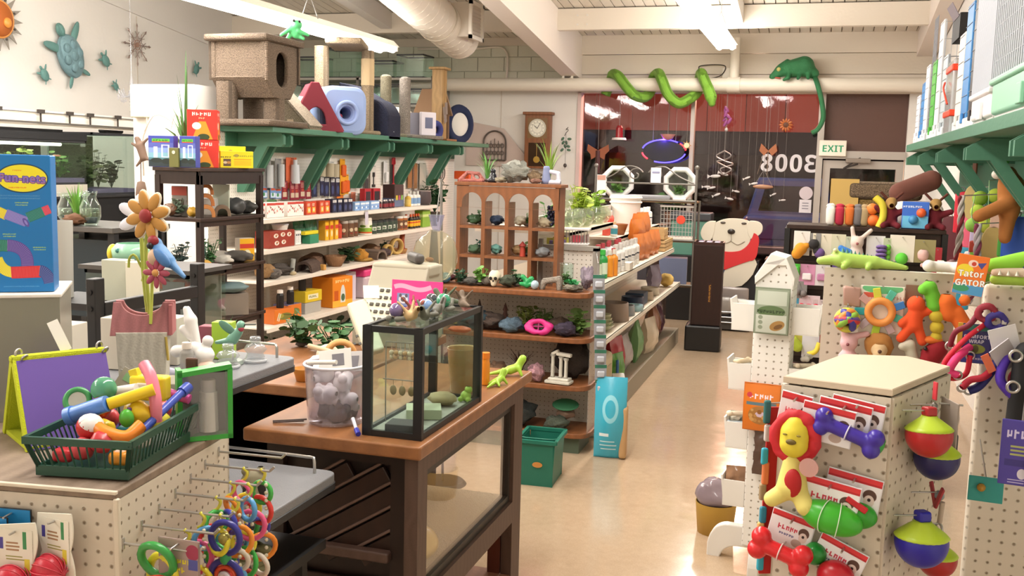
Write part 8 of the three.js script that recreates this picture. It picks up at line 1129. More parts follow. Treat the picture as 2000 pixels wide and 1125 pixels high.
// ---------- goods hung on the wall under that ledge ----------
{
const XW=1.15,rope=(pts,r,c1,c2,t)=>{const cur=new THREE.CatmullRomCurve3(pts.map((p)=>V(...p))),n=90;for(const[ph,c]of[[0,c1],[PI*2 / 3,c2],[PI*4 / 3,c1]]){const q=[];for(let i=0;i<=n;i++){const p=cur.getPoint(i / n),a=i / n*pts.length*5 + ph;q.push([p.x + cos(a)*r,p.y,p.z + sin(a)*r]);}part(t,'strand',tb(q,r*.95,n,6),mat(c,.9));}};
let t=thing('rope_toy','long red, white and grey twisted rope toy hanging at the wall end','rope toy',[.86,1.72,-7.0]);rope([[0,0,0],[.01,-.2,0],[0,-.42,0],[-.02,-.55,0]],.012,0xd9cfc6,0x9a3a44,t);part(t,'knot',blob(.04,.3,3,4,1,1,1,2,-.02,-.45,0),mat(0xb98f94,.9));part(t,'hanger',rd(0,0,0,.38,.03,0,.004,5),STEEL);
t=thing('rope_toy','second twisted rope toy with lilac strands beside the long one','rope toy',[.95,1.55,-6.85]);rope([[0,0,0],[.01,-.2,0],[0,-.4,0],[-.02,-.5,0]],.013,0xd3c7cc,0xa5506a,t);part(t,'hanger',rd(0,0,0,.29,.03,0,.004,5),STEEL);
const strap=(label,w,h,c,z,y,x=1.1)=>{const o=thing('hanging_pack',label,'pack',[x,y,z],-.4);part(o,'pack_body',rough(rb(w,h,.05,.015,0,-h / 2,0),.006,14),mat(c,.6));part(o,'hang_loop',to(.02,.004,0,.015,0),mat(0x8a8480,.6));part(o,'hanger',rd(0,.02,-.02,XR - x - .01,.03,.0,.004,5),STEEL);return o;};
strap('scarlet lead bundle hanging on the wall',.1,.34,0xd22238,-8.9,1.72);strap('crimson lead bundle beside the scarlet one',.09,.4,0xb81c34,-8.6,1.66);strap('rose pink lead bundle lower on the wall',.08,.3,0xe0607c,-8.35,1.6);strap('teal brush pack low on the wall',.12,.5,0x2f8fae,-8.5,1.3);strap('dark maroon coat hanging on the wall',.2,.5,0x5a1420,-9.3,1.5);strap('lilac flat pack on the wall',.1,.4,0xb8a8c8,-7.9,1.62);strap('beige striped flat pack on the wall',.13,.36,0xb9a890,-7.6,1.6);strap('white flat pack low on the wall',.14,.4,0xd9d4cc,-7.95,1.3);strap('royal blue long pack by the shop corner',.14,.6,0x2a55b4,-6.45,1.62);strap('leaf green pack beside the royal blue pack',.1,.26,0x56b04a,-6.7,1.62);
t=thing('pet_brush','pale bristle brush with brown wooden handle hung on the wall','brush',[1.08,1.95,-8.15],-.5);part(t,'handle',rb(.035,.2,.02,.01,0,-.1,0),mat(0x7d4a30,.5));part(t,'head',ex(circ(.05,0,0,.12),.03,.006,[],-.01,-.3,0),mat(0xbfa66a,.7));part(t,'hanger',rd(0,0,0,.14,.02,0,.004,5),STEEL);
t=thing('pet_brush','cream slicker brush with thin steel handle on the wall','brush',[1.08,1.75,-8.35],-.5);part(t,'handle',rb(.03,.14,.015,.008,0,-.07,0),mat(0x8f9094,.35));part(t,'head',rb(.07,.26,.03,.01,-.01,-.27,0),mat(0xdfd3bd,.7));part(t,'hanger',rd(0,0,0,.14,.02,0,.004,5),STEEL);
t=thing('pet_brush','oval tan bath mitt hanging beside the tennis balls','mitt',[1.08,1.58,-7.05],-.5);part(t,'head',ex(circ(.075,0,0,.15),.04,.01,[],0,-.2,0),mat(0xb99f60,.85));part(t,'cuff',rb(.1,.14,.04,.01,.02,.0,0),mat(0xd9b09a,.8));part(t,'hanger',rd(0,.05,0,.14,.06,0,.004,5),STEEL);
t=thing('ball_bag','net bag of yellow and green tennis balls hanging on the wall','ball bag',[1.06,1.72,-7.35]);[[-.04,-.02,0,0x8fae3a],[.05,.0,.02,0xa8b83c],[-.05,-.11,.03,0xb9d44a],[.05,-.12,.03,0x7fbf5a],[.0,-.2,.04,0xcfe05a],[.06,-.22,.0,0x6fb45a],[-.07,-.2,0,0x9acb5c]].forEach(([x,yy,z,c])=>part(t,'tennis_ball',ball(.05,x,yy,z,14),mat(c,.9)));part(t,'net',[tb([[-.08,0,.06],[-.09,-.15,.08],[0,-.28,.06]],.003,14,4),tb([[.08,0,.06],[.1,-.15,.07],[0,-.28,.06]],.003,14,4),tb([[0,.1,.05],[.0,-.1,.1],[0,-.28,.06]],.003,14,4)],mat(0x9ac08a,.6));part(t,'hanger',rd(0,.1,.04,.18,.12,0,.004,5),STEEL);
t=thing('treat_tag_pack','green and red striped treat pack below the tennis balls','pack',[1.06,1.4,-7.4],-.4);part(t,'pack_body',rough(rb(.14,.3,.05,.02,0,-.15,0),.006,14),mat(0x7fb83a,.5));part(t,'header',rb(.15,.08,.055,.01,0,-.03,0),mat(0xb5412f,.5));part(t,'hanger',rd(0,.0,0,.18,.02,0,.004,5),STEEL);
t=thing('plush_fox','rust brown plush dog toy hanging high under the ledge','plush toy',[.98,1.72,-6.35],.2);part(t,'body',figure([B(.06,.08,0,.07,.06,-.06,0,.06),B(.03,.14,.02,.05),B(.04,-.02,.04,.04,-.12,-.1,.05,.035),B(.06,-.1,0,.045,.04,-.22,.03,.035)],32),mat(0xa86a34,.95));part(t,'muzzle',sp(.035,1,.8,1,-.03,.14,.04),mat(0xe0d8cc,.95));part(t,'hanger',rd(.06,.1,0,.26,.13,0,.004,5),STEEL);part(t,'green_ear',sp(.04,.7,1,.6,.02,.24,0),mat(0x4a9a3a,.8));
// tan cat tree, log and cushion behind the dark fixture
t=thing('cat_tree','tan carpet cat tower with grey perch behind the dark toy fixture','cat tree',[.24,0,-6.85]);{const hole=(x,y,w,h)=>shp([[x,y],[x + w,y],[x + w,y + h],[x,y + h]]);part(t,'tower',[ex([[-.17,0],[.13,0],[.13,1.68],[-.17,1.68]],.03,.004,[hole(.06,1.51,.06,.1),hole(.0,1.36,.09,.12)],0,0,.165),bb(-.17,-.14,0,1.68,-.18,.15),bb(.1,.13,0,1.68,-.18,.15),bb(-.14,.1,0,1.68,-.18,-.15),bb(-.14,.1,1.65,1.68,-.15,.15)],carpet(0xc9a35f));}part(t,'perch',rb(.44,.11,.4,.03,.14,1.74,0),carpet(0xa98e70));part(t,'paper_sheet',rb(.17,.3,.004,.001,-.1,1.66,.19),mat(0xcba75e,.7));
solo('brown_bolster','brown corduroy bolster with black piping on the toy fixture','bolster',[put(new THREE.CapsuleGeometry(.062,.2,6,18),0,.085,0,0,.3,PI / 2 + .4)],mat(0x6b4034,.9),[.54,1.69,-6.5]);solo('white_cushion','white fleece cushion under the brown bolster','cushion',rough(rb(.3,.14,.26,.06,0,.07,0),.012,8),mat(0xe2d9d4,.95),[.55,1.545,-6.45]);
}
// ---------- the dark toy fixture ----------
{
const z=-6.02,y0=1.545;
[['white',0xe2dcd2,.06],['crimson',0xb02a40,.11],['orange striped',0xc9692c,.165],['grey',0x6f6a6a,.21],['tan fringed',0xa8906a,.245]].forEach(([n,c,x])=>{const t=thing('yarn_toy',n + ' rolled fabric toy standing on the dark fixture','pet toy',[x,y0,-6.12]);part(t,'roll',rough(rb(.05,.11,.08,.02,0,.055,0),.006,30),mat(c,.95));part(t,'top_tuft',blob(.026,.3,3,x*99,1,.6,1,2,0,.11,0),mat(c,.95));});
{const t=thing('ball_toy','two orange balls with a yellow plush banana on the fixture','pet toy',[.295,y0,-6.1]);part(t,'ball',ball(.035,0,.035,0,14),mat(0xe8702c,.6));part(t,'ball',ball(.033,-.01,.1,.0,14),mat(0xe87a2e,.6));part(t,'banana',tb([[.03,-.0,.03],[.05,.06,.03],[.04,.13,.03],[.0,.17,.02]],.02,20,8),mat(0xd6c63a,.7));}
for(const[x,l]of[[.385,'dark red plush reindeer sitting on the dark fixture'],[.62,'second dark red plush reindeer behind the blue box']]){const t=thing('plush_reindeer',l,'plush toy',[x,y0,-6.1]);part(t,'body',figure([B(0,.04,0,.04,0,.09,0,.035),B(-.03,.08,.01,.02,-.08,.11,.02,.016),B(.03,.08,.01,.02,.08,.1,.02,.016),B(-.02,.02,.02,.02,-.04,.012,.07,.016),B(.02,.02,.02,.02,.04,.012,.07,.016)],30),mat(0x641420,.95));part(t,'head',figure([B(0,.14,.01,.032,0,.125,.03,.022)],20),mat(0xa07c46,.95));for(const s of[-1,1])part(t,'antler',rd(s*.02,.16,0,s*.06,.2,0,.008,6),mat(0x5a2a1c,.9));}
{const t=carton('ball_box','blue boxed ball set with orange and teal balls',.14,.15,.06,0x3d6fd0,P.bluetoy,[.515,y0,-6.08],-.05);part(t,'ball',ball(.026,.03,.09,.035,14),mat(0xe8602c,.5));part(t,'ball',ball(.026,-.01,.05,.035,14),mat(0x3f86b8,.5));}
const C=(l,w,h,c,item,x,y)=>hangcard(l,w,h,c,null,item,[x,y,z + .045],rr(-.1,.1));
const toyfig=(b,c)=>[figure(b,24),mat(c,.9)];
C('white card with orange and black plush bee',.09,.14,0xdcd8d2,toyfig([B(0,-.1,.03,.035,-.02,-.13,.03,.03),B(.03,-.08,.03,.018)],0xd08a24),-.09,1.51);C('small black and white plush panda card',.07,.1,0x8c8a88,toyfig([B(0,-.06,.03,.03),B(.02,-.1,.03,.022)],0x2a2728),-.02,1.5);
C('white and amber card with a purple plush ball',.12,.13,0xe0d6c2,[[ball(.03,-.02,-.11,.03,12)],mat(0x6a4f86,.9)],.03,1.5);C('pale card with a lime plush ball',.1,.14,0xcfcab0,[[ball(.026,.0,-.12,.03,12)],mat(0x7fc04a,.9)],.1,1.5);C('pale green card with a blue plush bird',.1,.15,0xb9bfa8,toyfig([B(-.02,-.08,.03,.024,.03,-.09,.03,.014),B(-.035,-.065,.03,.016)],0x3a78c4),.16,1.49);
{const t=thing('plush_rabbit','cream and pink plush rabbit hanging on the dark fixture','plush toy',[.21,1.44,z + .06]);part(t,'body',figure([B(0,-.07,0,.045,0,-.03,0,.035),B(0,.02,.01,.036),B(-.02,.04,0,.012,-.03,.1,0,.011),B(.02,.04,0,.012,.07,.09,0,.011),B(-.03,-.1,.01,.02,-.04,-.13,.02,.018),B(.03,-.1,.01,.02,.05,-.12,.02,.018)],34),mat(0xd6c2b8,.95));part(t,'nose',ball(.008,0,.015,.045,8),mat(0x9a5a5a,.8));part(t,'peg_hook',rd(0,.05,-.02,0,.055,-.07,.003,5),STEEL);}
C('white card with a purple and green spring toy',.1,.14,0xe2e0de,[[0,1,2,3].map((i)=>to(.022,.008,.03,-.06 - i*.022,.03,1.3)),mat(0x7a62a0,.8)],.31,1.5);C('narrow lime caterpillar toy card',.05,.16,0xc9d0b0,[[0,1,2,3].map((i)=>ball(.016,0,-.05 - i*.028,.02,8)),mat(0x6fb83a,.8)],.375,1.49);C('large white and amber card with a bright green ball',.13,.15,0xe6ded0,[[ball(.034,.0,-.13,.03,14)],mat(0x5fc43a,.8)],.45,1.51);C('olive mouse toy card with a pink mushroom',.13,.13,0x9a9062,toyfig([B(0,-.09,.03,.028,.0,-.08,.03,.03),B(.0,-.14,.03,.012)],0xd9b0aa),.56,1.49);C('red card with small bone toy at the fixture edge',.05,.18,0xa82a34,null,.635,1.45);
// lower rows
C('bright green cube toy on a small card',.06,.07,0x4fb83a,[[rb(.055,.055,.03,.01,0,-.04,.02)],mat(0x4fb83a,.6)],-.12,1.32);C('pink and white card under the bee card',.09,.12,0xcf8fb0,[[rb(.05,.04,.02,.008,0,-.07,.012)],mat(0xe6dfe2,.6)],-.05,1.32);C('white polka card under the panda card',.09,.12,0xddd6da,[[rb(.05,.04,.02,.008,0,-.07,.012)],mat(0xb87aa0,.6)],.03,1.32);C('clear bag of grey mice under the pink card',.09,.1,0x8c8886,[[ball(.02,-.01,-.06,.02,8),ball(.02,.025,-.07,.02,8)],mat(0x77706e,.9)],-.09,1.22);C('purple tailed feather wand on the fixture',.03,.16,0x5a3f86,null,.1,1.36);C('grey fluffy mouse card beside the red card',.12,.12,0xb8b4b2,toyfig([B(-.02,-.07,.03,.03,.03,-.08,.03,.026)],0xa8a4a4),.45,1.3);C('red topped white card with grey toys',.12,.16,0xdcd9d6,[[bx(.118,.05,.004,0,-.028,.003),bx(.03,.06,.01,-.02,-.11,.006)],mat(0xb0243a,.5)],.56,1.31);
C('sky blue card with a coral toy in the third row',.07,.13,0x3f8fae,[[rb(.04,.04,.02,.01,0,-.09,.012)],mat(0xd9603c,.6)],-.12,1.13);C('red plush lobster card in the third row',.12,.15,0xd6c2c8,toyfig([B(0,-.08,.03,.035,0,-.12,.03,.03),B(-.04,-.06,.03,.018),B(.04,-.06,.03,.018)],0xc22a44),-.03,1.14);C('pink plush pig card in the third row',.1,.15,0xc9b8ba,toyfig([B(0,-.09,.03,.034,0,-.12,.03,.028)],0xdf98a4),.04,1.12);C('green and red plush holly card in the third row',.09,.14,0xa83238,[[ball(.03,0,-.1,.025,10)],mat(0x2f8a42,.9)],.11,1.13);C('red and orange fuzzy toy in the fourth row',.12,.12,0x8c4a3c,toyfig([B(0,-.07,.03,.035,.03,-.09,.03,.03)],0xc9482f),.1,.96);
C('lime and yellow fuzzy toy in the fourth row',.1,.12,0xb9b04a,toyfig([B(-.01,-.07,.03,.035,.02,-.1,.03,.03)],0xa8b83a),-.1,.94);C('white card with a yellow banana toy in the fourth row',.11,.16,0xd3d2da,[tb([[-.02,-.14,.02],[.02,-.12,.03],[.04,-.07,.02]],.014,14,8),mat(0xe0c83a,.6)],.0,.94);C('dark red ball card near the fixture foot',.1,.14,0x6a2a2e,[[ball(.03,0,-.1,.025,10)],mat(0x8c2430,.7)],-.08,.74);C('teal fish card near the fixture foot',.1,.14,0x9ab0a8,[[ball(.03,0,-.1,.025,10)],mat(0x2f8a8c,.7)],.04,.74);
}
// ---------- pegboard display ----------
{
const z=-3.228,hook=(t)=>part(t,'peg_hook',rd(0,0,-.02,0,.004,.035,.0025,6),STEEL);
const P3=(name,label,x,y)=>{const t=thing(name,label,'dog toy',[x,y,z + .03]);hook(t);return t;};
let t=P3('foil_tag','small crinkled pink foil packet on the pegboard',.108,1.51);part(t,'packet',rough(rb(.045,.055,.012,.003,0,-.035,.012),.008,60),mat(0xb99488,.3));
t=P3('knot_ball','rainbow braided rubber knot ball',.098,1.45);for(let i=0;i<6;i++){const g=new THREE.TorusGeometry(.028,.011,8,20);part(t,'strand',put(g,0,-.045,.03,i*.9,i*1.3,0),mat([0xd8d24a,0x8fc04a,0xd23c44,0xe58a3c,0x3f3f9a,0x6a4fa0][i],.45));}part(t,'cord',rd(0,0,.02,0,-.02,.03,.002,4),mat(0x6a645e,.8));
t=P3('ring_toy','orange ring with colourful fabric tabs on a picture card',.195,1.51);part(t,'card',rb(.125,.145,.003,.001,0,-.07,.006),mat(0xefe8dc,.5));part(t,'card_print',bx(.122,.142,.001,0,-.07,.008),pm(P.ringcard));part(t,'ring',put(new THREE.TorusGeometry(.034,.0115,10,28),-.004,-.075,.02),mat(0xe8964a,.6));for(let i=0;i<9;i++){const a=i*PI*2 / 9 + .2;part(t,'fabric_tab',rb(.022,.03,.006,.002,0,.058,0).rotateZ(a).translate(-.004,-.075,.018),mat([0xd3d44a,0xc9a09a,0x2f9aa0,0xb9a8b0,0xa8c43a,0xc0a4a8,0x4fae98,0x3f7fc8,0x5ac0a8][i],.8));}
t=P3('plush_man','bright orange plush gingerbread figure',.29,1.485);part(t,'body',figure([B(0,-.02,.02,.026),B(0,-.05,.02,.022,0,-.08,.02,.022),B(.01,-.05,.02,.012,.05,-.03,.02,.014),B(-.01,-.055,.02,.012,-.035,-.08,.02,.013),B(.01,-.09,.02,.014,.025,-.13,.02,.014),B(-.01,-.09,.02,.014,-.035,-.125,.02,.014)],34),mat(0xe8562a,.95));part(t,'backing_card',rb(.05,.07,.003,.001,-.005,.0,-.006),mat(0x8a6a58,.6));
t=P3('caterpillar_toy','plush caterpillar with green head and yellow segments',.335,1.52);part(t,'head',figure([B(-.012,-.004,.02,.022,.0,-.03,.02,.02),B(-.012,-.004,.02,.02,-.028,-.008,.03,.016),B(0,-.03,.02,.02,.006,-.055,.02,.022)],30),mat(0x6fc23a,.95));[[.014,-.085,.022],[.017,-.12,.02],[.017,-.15,.017]].forEach(([x,y,r])=>part(t,'segment',ball(r,x,y,.02,14),mat(0xc9b43a,.95)));
t=P3('plush_bird','dark red plush cardinal with orange head feathers',.345,1.345);part(t,'body',figure([B(0,-.03,.02,.032,.015,-.01,.02,.028),B(-.015,-.045,.03,.02)],28),mat(0x8c1420,.9));part(t,'crest',sp(.024,1.2,.5,.8,-.002,.016,.02),mat(0xd9702c,.9));part(t,'eye',ball(.006,-.022,-.008,.045,8),mat(0x1a1a1a,.3));part(t,'foot_card',rb(.04,.03,.004,.001,.005,-.08,.0),mat(0xd6c42a,.6));
t=P3('plush_fish','orange plush fish folded over its hook',.392,1.475);part(t,'body',figure([B(-.02,.0,.02,.028,-.01,-.03,.02,.026),B(.01,-.03,.02,.024,.035,-.07,.02,.024),B(.03,.01,.02,.016)],28),mat(0xe9702c,.95));
t=P3('plush_rabbit','pale pink plush rabbit in the lower pegboard row',.108,1.345);part(t,'body',figure([B(0,-.01,.02,.026),B(0,-.06,.02,.03,.0,-.1,.02,.032),B(.01,.01,.02,.01,.05,.02,.02,.009),B(-.012,.01,.02,.01,-.02,.05,.02,.009)],32),mat(0xdcb0b4,.95));part(t,'nose',ball(.005,-.004,-.012,.046,8),mat(0x8a4a50,.7));
t=P3('plush_lion','tan plush lion in the lower pegboard row',.195,1.34);part(t,'mane',blob(.042,.25,4,5,1,1,.7,3,0,-.01,.015),mat(0xb07a40,.95));part(t,'face',figure([B(0,-.02,.04,.024,.0,-.028,.05,.018),B(0,-.07,.02,.03,0,-.1,.02,.03)],26),mat(0xd2b48a,.95));part(t,'nose',ball(.006,0,-.018,.068,8),mat(0x5a3a2a,.6));
t=P3('plush_dinosaur','cream plush long-necked dinosaur in the lower pegboard row',.285,1.34);part(t,'body',figure([B(-.005,0,.02,.018,.01,-.05,.02,.016),B(.01,-.05,.02,.018,.0,-.09,.02,.032),B(-.02,-.08,.02,.02,-.06,-.1,.02,.012),B(.03,-.09,.02,.016,.07,-.1,.02,.01),B(-.005,.0,.02,.016,-.025,-.004,.03,.012)],34),mat(0xc9c4b2,.95));
// gators lying on top
t=thing('rubber_gator','lime rubber alligator with teal back ridge lying on the pegboard','dog toy',[.12,1.557,-3.25]);const GA=mat(0xa4c65a,.45);part(t,'body',figure([B(-.05,.024,0,.024,.05,.02,0,.02),B(-.05,.026,0,.02,-.11,.018,0,.012),B(-.065,.045,0,.01),B(.05,.02,0,.018,.14,.01,.01,.007),B(-.03,.014,.02,.012,-.04,.006,.035,.01),B(.035,.012,.018,.011,.03,.006,.034,.009),B(-.03,.014,-.02,.012,-.04,.006,-.035,.01),B(.035,.012,-.018,.011,.03,.006,-.034,.009)],52,.12),GA);for(let i=0;i<14;i++)part(t,'ridge_spike',put(new THREE.ConeGeometry(.008,.02,5),-.045 + i*.012,.053 - i*.0026,.002),mat(0x5f9a8a,.5));part(t,'eye',ball(.006,-.068,.054,.012,8),mat(0xdfe0b0,.4));
t=thing('plush_gator','bright green plush gator with cream toothy jaw on the lead stand','dog toy',[.53,1.567,-2.88],-.1);part(t,'upper_jaw',figure([B(-.09,.05,.02,.018,.05,.075,0,.034),B(.05,.075,0,.034,.12,.06,0,.036)],34),mat(0x86c43a,.95));part(t,'lower_jaw',figure([B(-.08,.014,.03,.013,.09,.018,.02,.016)],26),mat(0x9cc04a,.95));part(t,'mouth_lining',figure([B(-.08,.034,.03,.012,.1,.04,.025,.018)],26),mat(0xcfbca6,.9));for(let i=0;i<8;i++)part(t,'tooth',put(new THREE.ConeGeometry(.005,.014,5),-.07 + i*.02,.036,.047),mat(0xe6e2d2,.5));part(t,'belly_patch',sp(.03,1.3,.5,.4,.02,.05,.03),mat(0x2f4a6a,.9));
t=thing('white_bone','white rawhide bone end beside the gator card','chew',[.36,1.557,-3.22]);part(t,'bone',figure([B(-.03,.02,0,.016,.03,.02,0,.016),B(-.04,.022,.01,.018),B(.04,.02,.01,.018)],24),mat(0xe6e2da,.7));
t=thing('gator_card','orange Tator Gator hang card with white lettering','card',[.385,1.54,-2.83],-.1);part(t,'card',rb(.075,.105,.003,.001,0,.052,0,0,0,-.12),mat(0xef7a2a,.5));part(t,'card_print',bx(.073,.103,.001,0,.052,.0022,0,0,-.12),pm(P.gator));part(t,'string',tb([[0,.0,0],[.01,.02,-.01],[.05,.035,-.03],[.1,.04,-.04]],.0015,14,4),mat(0x8a8a7a,.8));
}
// ---------- lead stand ----------
{
const z=-2.85;let t=hangcard('navy and green comfort wrap harness card with white lettering',.072,.105,0x35356f,P.comfort,null,[.415,1.462,z],-.1,undefined,{name:'harness_card',cat:'carded item'});part(t,'yellow_edge',bx(.012,.105,.006,-.041,-.052,0),mat(0xc9a83a,.5));
const lead=(label,c,pts,r=.008)=>{const o=thing('dog_lead',label,'dog lead');part(o,'webbing',tb(pts,r,60,6),mat(c,.7));part(o,'clip',[to(.01,.003,...pts[pts.length - 1])],STEEL);part(o,'hook',rd(...pts[0],pts[0][0],pts[0][1]+ .004,-2.885,.003,6),STEEL);};
lead('bright red looped dog lead on the lead stand',0xd2223a,[[.44,1.47,z],[.38,1.42,z + .03],[.335,1.35,z + .04],[.35,1.32,z + .04],[.39,1.33,z + .03],[.4,1.38,z + .02]],.007);lead('maroon dog lead hanging behind the comfort wrap card',0x7a1c30,[[.42,1.5,z],[.39,1.46,z + .02],[.36,1.44,z + .02],[.35,1.4,z + .01]]);lead('hot pink dog lead with white clip',0xe83c7c,[[.4,1.4,z],[.36,1.37,z + .05],[.35,1.34,z + .05],[.37,1.33,z + .05]],.011);lead('royal purple dog lead crossing the black harness',0x5230b0,[[.52,1.41,z],[.48,1.38,z + .05],[.47,1.33,z + .06],[.5,1.29,z + .06]],.012);lead('navy blue dog lead behind the purple one',0x262a72,[[.48,1.4,z],[.45,1.34,z + .03],[.42,1.3,z + .04],[.4,1.29,z + .04]],.011);lead('crimson dog lead low on the stand',0xb01c34,[[.47,1.36,z],[.43,1.33,z + .05],[.4,1.32,z + .05],[.38,1.3,z + .06]],.01);lead('violet dog lead end near the stand edge',0x6a3cc0,[[.56,1.33,z],[.53,1.28,z + .05],[.51,1.25,z + .06]],.012);lead('raspberry dog lead under the purple one',0xa8304a,[[.53,1.36,z],[.5,1.33,z + .04],[.52,1.28,z + .05]],.01);
t=thing('black_harness','bulky black nylon harness hanging at the stand edge','harness',[.545,1.42,z + .06]);part(t,'harness_body',rough(rb(.1,.3,.06,.03,0,-.14,0),.02,12),mat(0x131316,.7));for(const y of[-.02,-.1])part(t,'clip',to(.014,.004,-.05,y,.035),STEEL);part(t,'hook',rd(0,0,0,0,.004,-.1,.003,6),STEEL);
t=thing('paper_tag','folded white paper tag beside the black harness','tag',[.475,1.46,z + .04],.2);part(t,'fold',[bx(.07,.07,.003,0,-.03,0,0,0,.3)],mat(0xe3dfe2,.6));part(t,'fold',bx(.06,.08,.003,.0,-.07,.012,.2,.3,.7),mat(0xc9c2c8,.6));part(t,'orange_corner',bx(.02,.05,.003,-.04,-.09,.014,0,0,.5),mat(0xe0704a,.6));part(t,'string',rd(0,0,0,.02,.02,-.06,.0015,4),mat(0x8a8480,.8));
for(const[x,y,c,l]of[[.43,1.51,0x9a2a3c,'dark red knotted rope collar on the lead stand'],[.455,1.49,0x3a2f86,'indigo bell collar on the lead stand']]){const o=thing('pet_collar',l,'collar',[x,y,z + .02]);part(o,'band',put(rough(new THREE.TorusGeometry(.02,.009,8,18),.003,90),0,-.015,0,.3),mat(c,.6));part(o,'buckle',rb(.012,.014,.008,.002,.018,-.015,.005),STEEL);part(o,'hook',rd(0,.0,0,0,.004,-.055,.003,6),STEEL);}
}
// ---------- six-sided stand ----------
{
const[A0,A1,A2]=NP,fa=atan2(A0[1]- A1[1],A1[0]- A0[0]); // turn of its front face
const fp=(u,y,off)=>{const dx=A1[0]- A0[0],dz=A1[1]- A0[1],L=hypot(dx,dz);return[A0[0]+ dx / L*u - dz / L*off*1,y,A0[1]+ dz / L*u + dx / L*off];};
const sa=atan2(A1[1]- A2[1],A2[0]- A1[0]),spt=(u,y,off)=>{const dx=A2[0]- A1[0],dz=A2[1]- A1[1],L=hypot(dx,dz);return[A1[0]+ dx / L*u - dz / L*off,y,A1[1]+ dz / L*u + dx / L*off];};
const card=(label,u,y,off,rz=.12,w=.115,h=.085)=>{const t=hangcard(label,w,h,0xe6e6ec,P.dogcard,null,fp(u,y,off),fa,undefined,{name:'carded_toy'});t.rotation.z=-rz;return t;};
card('blank white card with red stripe at the stand corner',.04,1.355,.03,.14,.07,.09);card('white puppy card with red top, front one of the upper row',.115,1.34,.045);card('white puppy card with red top, middle one of the upper row',.145,1.35,.025);card('white puppy card with red top, back one of the upper row',.17,1.355,.012);
card('white puppy card behind the lion toy',.13,1.175,.05,.12,.13,.09);card('white puppy card with two brown dogs at the stand edge',.175,1.19,.02,.12,.12,.09);card('white puppy card below the lion paws',.05,1.075,.03,.2,.1,.08);card('white puppy card at the bottom of the front face',.165,1.03,.03,.35,.11,.08);
const boneG=(L,r)=>figure([B(-L,0,0,r,L,0,0,r),B(-L - r*.5,r*.9,0,r*1.25),B(-L - r*.5,-r*.9,0,r*1.25),B(L + r*.5,r*.9,0,r*1.25),B(L + r*.5,-r*.9,0,r*1.25)],40,.14);
let t=thing('rubber_bone','purple rubber bone with clear tie on the front face','dog toy',fp(.155,1.287,.05),fa);t.rotation.z=-.3;part(t,'bone',boneG(.05,.0155),mat(0x3f2ca0,.3));part(t,'tie',to(.0175,.0016,0,0,0,0,PI / 2),mat(0xd9d6ea,.3));part(t,'green_tip',blob(.016,.2,3,4,.6,1.3,1,3,.07,.0,-.012),mat(0x2f9a3a,.4));part(t,'hook',rd(0,.005,-.005,0,.012,-.05,.002,6),STEEL);
t=thing('plush_lion','yellow rubber lion toy with red mane and belly','dog toy',fp(.045,1.26,.055),fa);const YL=mat(0xe0cf3c,.6);part(t,'mane',put(rough(new THREE.TorusGeometry(.043,.0155,10,30).scale(1,1.08,.9),.006,90),0,0,0),mat(0xc4202c,.6));part(t,'head',figure([B(0,.012,.004,.032,0,-.012,.006,.032),B(-.01,-.012,.02,.015),B(.01,-.012,.02,.015),B(0,.03,.008,.02)],34),YL);part(t,'nose',put(new THREE.SphereGeometry(.009,12,8).scale(1.3,.7,.6),0,-.002,.038),mat(0x6a5a24,.5));for(const s of[-1,1])part(t,'eye',put(new THREE.SphereGeometry(.004,8,6).scale(1.3,.6,.5),s*.015,.013,.035),mat(0x8a7a2a,.5));part(t,'body',figure([B(0,-.06,0,.024,0,-.11,0,.034),B(-.02,-.13,.005,.02,-.04,-.145,.015,.018),B(.02,-.13,.005,.02,.035,-.15,.015,.02)],34),mat(0xe2d67a,.7));part(t,'belly',put(new THREE.SphereGeometry(.022,16,12).scale(.9,1.5,.5),.006,-.098,.024),mat(0xb01418,.6));part(t,'hook',rd(0,.03,0,0,.034,-.06,.0025,6),STEEL);
t=thing('plastic_disc','clear round plastic clip on the hook end beside the lion','clip',fp(.085,1.205,.085),fa);part(t,'disc',cy(.021,.021,.004,24,0,0,0,PI / 2),mat(0xf0c9c4,.08,{transmission:.5,thickness:0}));part(t,'hook',rd(0,0,0,0,.004,-.09,.002,6),STEEL);
t=thing('rubber_football','green rubber football tied to its card','dog toy',fp(.135,1.093,.06),fa);t.rotation.z=-.15;part(t,'ball',put(new THREE.SphereGeometry(.04,24,18).scale(1.72,.92,.9),0,0,0),mat(0x3fae2c,.3));part(t,'tie',[put(new THREE.TorusGeometry(.0385,.0012,5,24),-.012,0,0,0,PI / 2 - .2),put(new THREE.TorusGeometry(.0385,.0012,5,24),.014,0,0,0,PI / 2 + .2)],mat(0xd6e8d0,.3));part(t,'hook',rd(0,.03,0,0,.036,-.06,.002,6),STEEL);
t=thing('rubber_football','green rubber football half hidden behind the first one','dog toy',fp(.185,1.1,.03),fa);part(t,'ball',put(new THREE.SphereGeometry(.03,20,14).scale(1.4,1,.8),0,0,0),mat(0x2f9a2a,.3));part(t,'red_strap',rb(.05,.014,.01,.003,0,.03,.02,0,0,-.5),mat(0xc4202c,.4));part(t,'hook',rd(0,.02,0,0,.02,-.03,.002,6),STEEL);
t=thing('rubber_bone','red rubber bone tied to its card low on the front face','dog toy',fp(.03,.995,.07),fa);t.rotation.z=-.25;part(t,'bone',boneG(.04,.018),mat(0xd2242c,.25));part(t,'tie',to(.02,.0016,0,0,0,0,PI / 2),mat(0xe8c9c9,.3));part(t,'hook',rd(0,.01,-.01,0,.016,-.07,.002,6),STEEL);
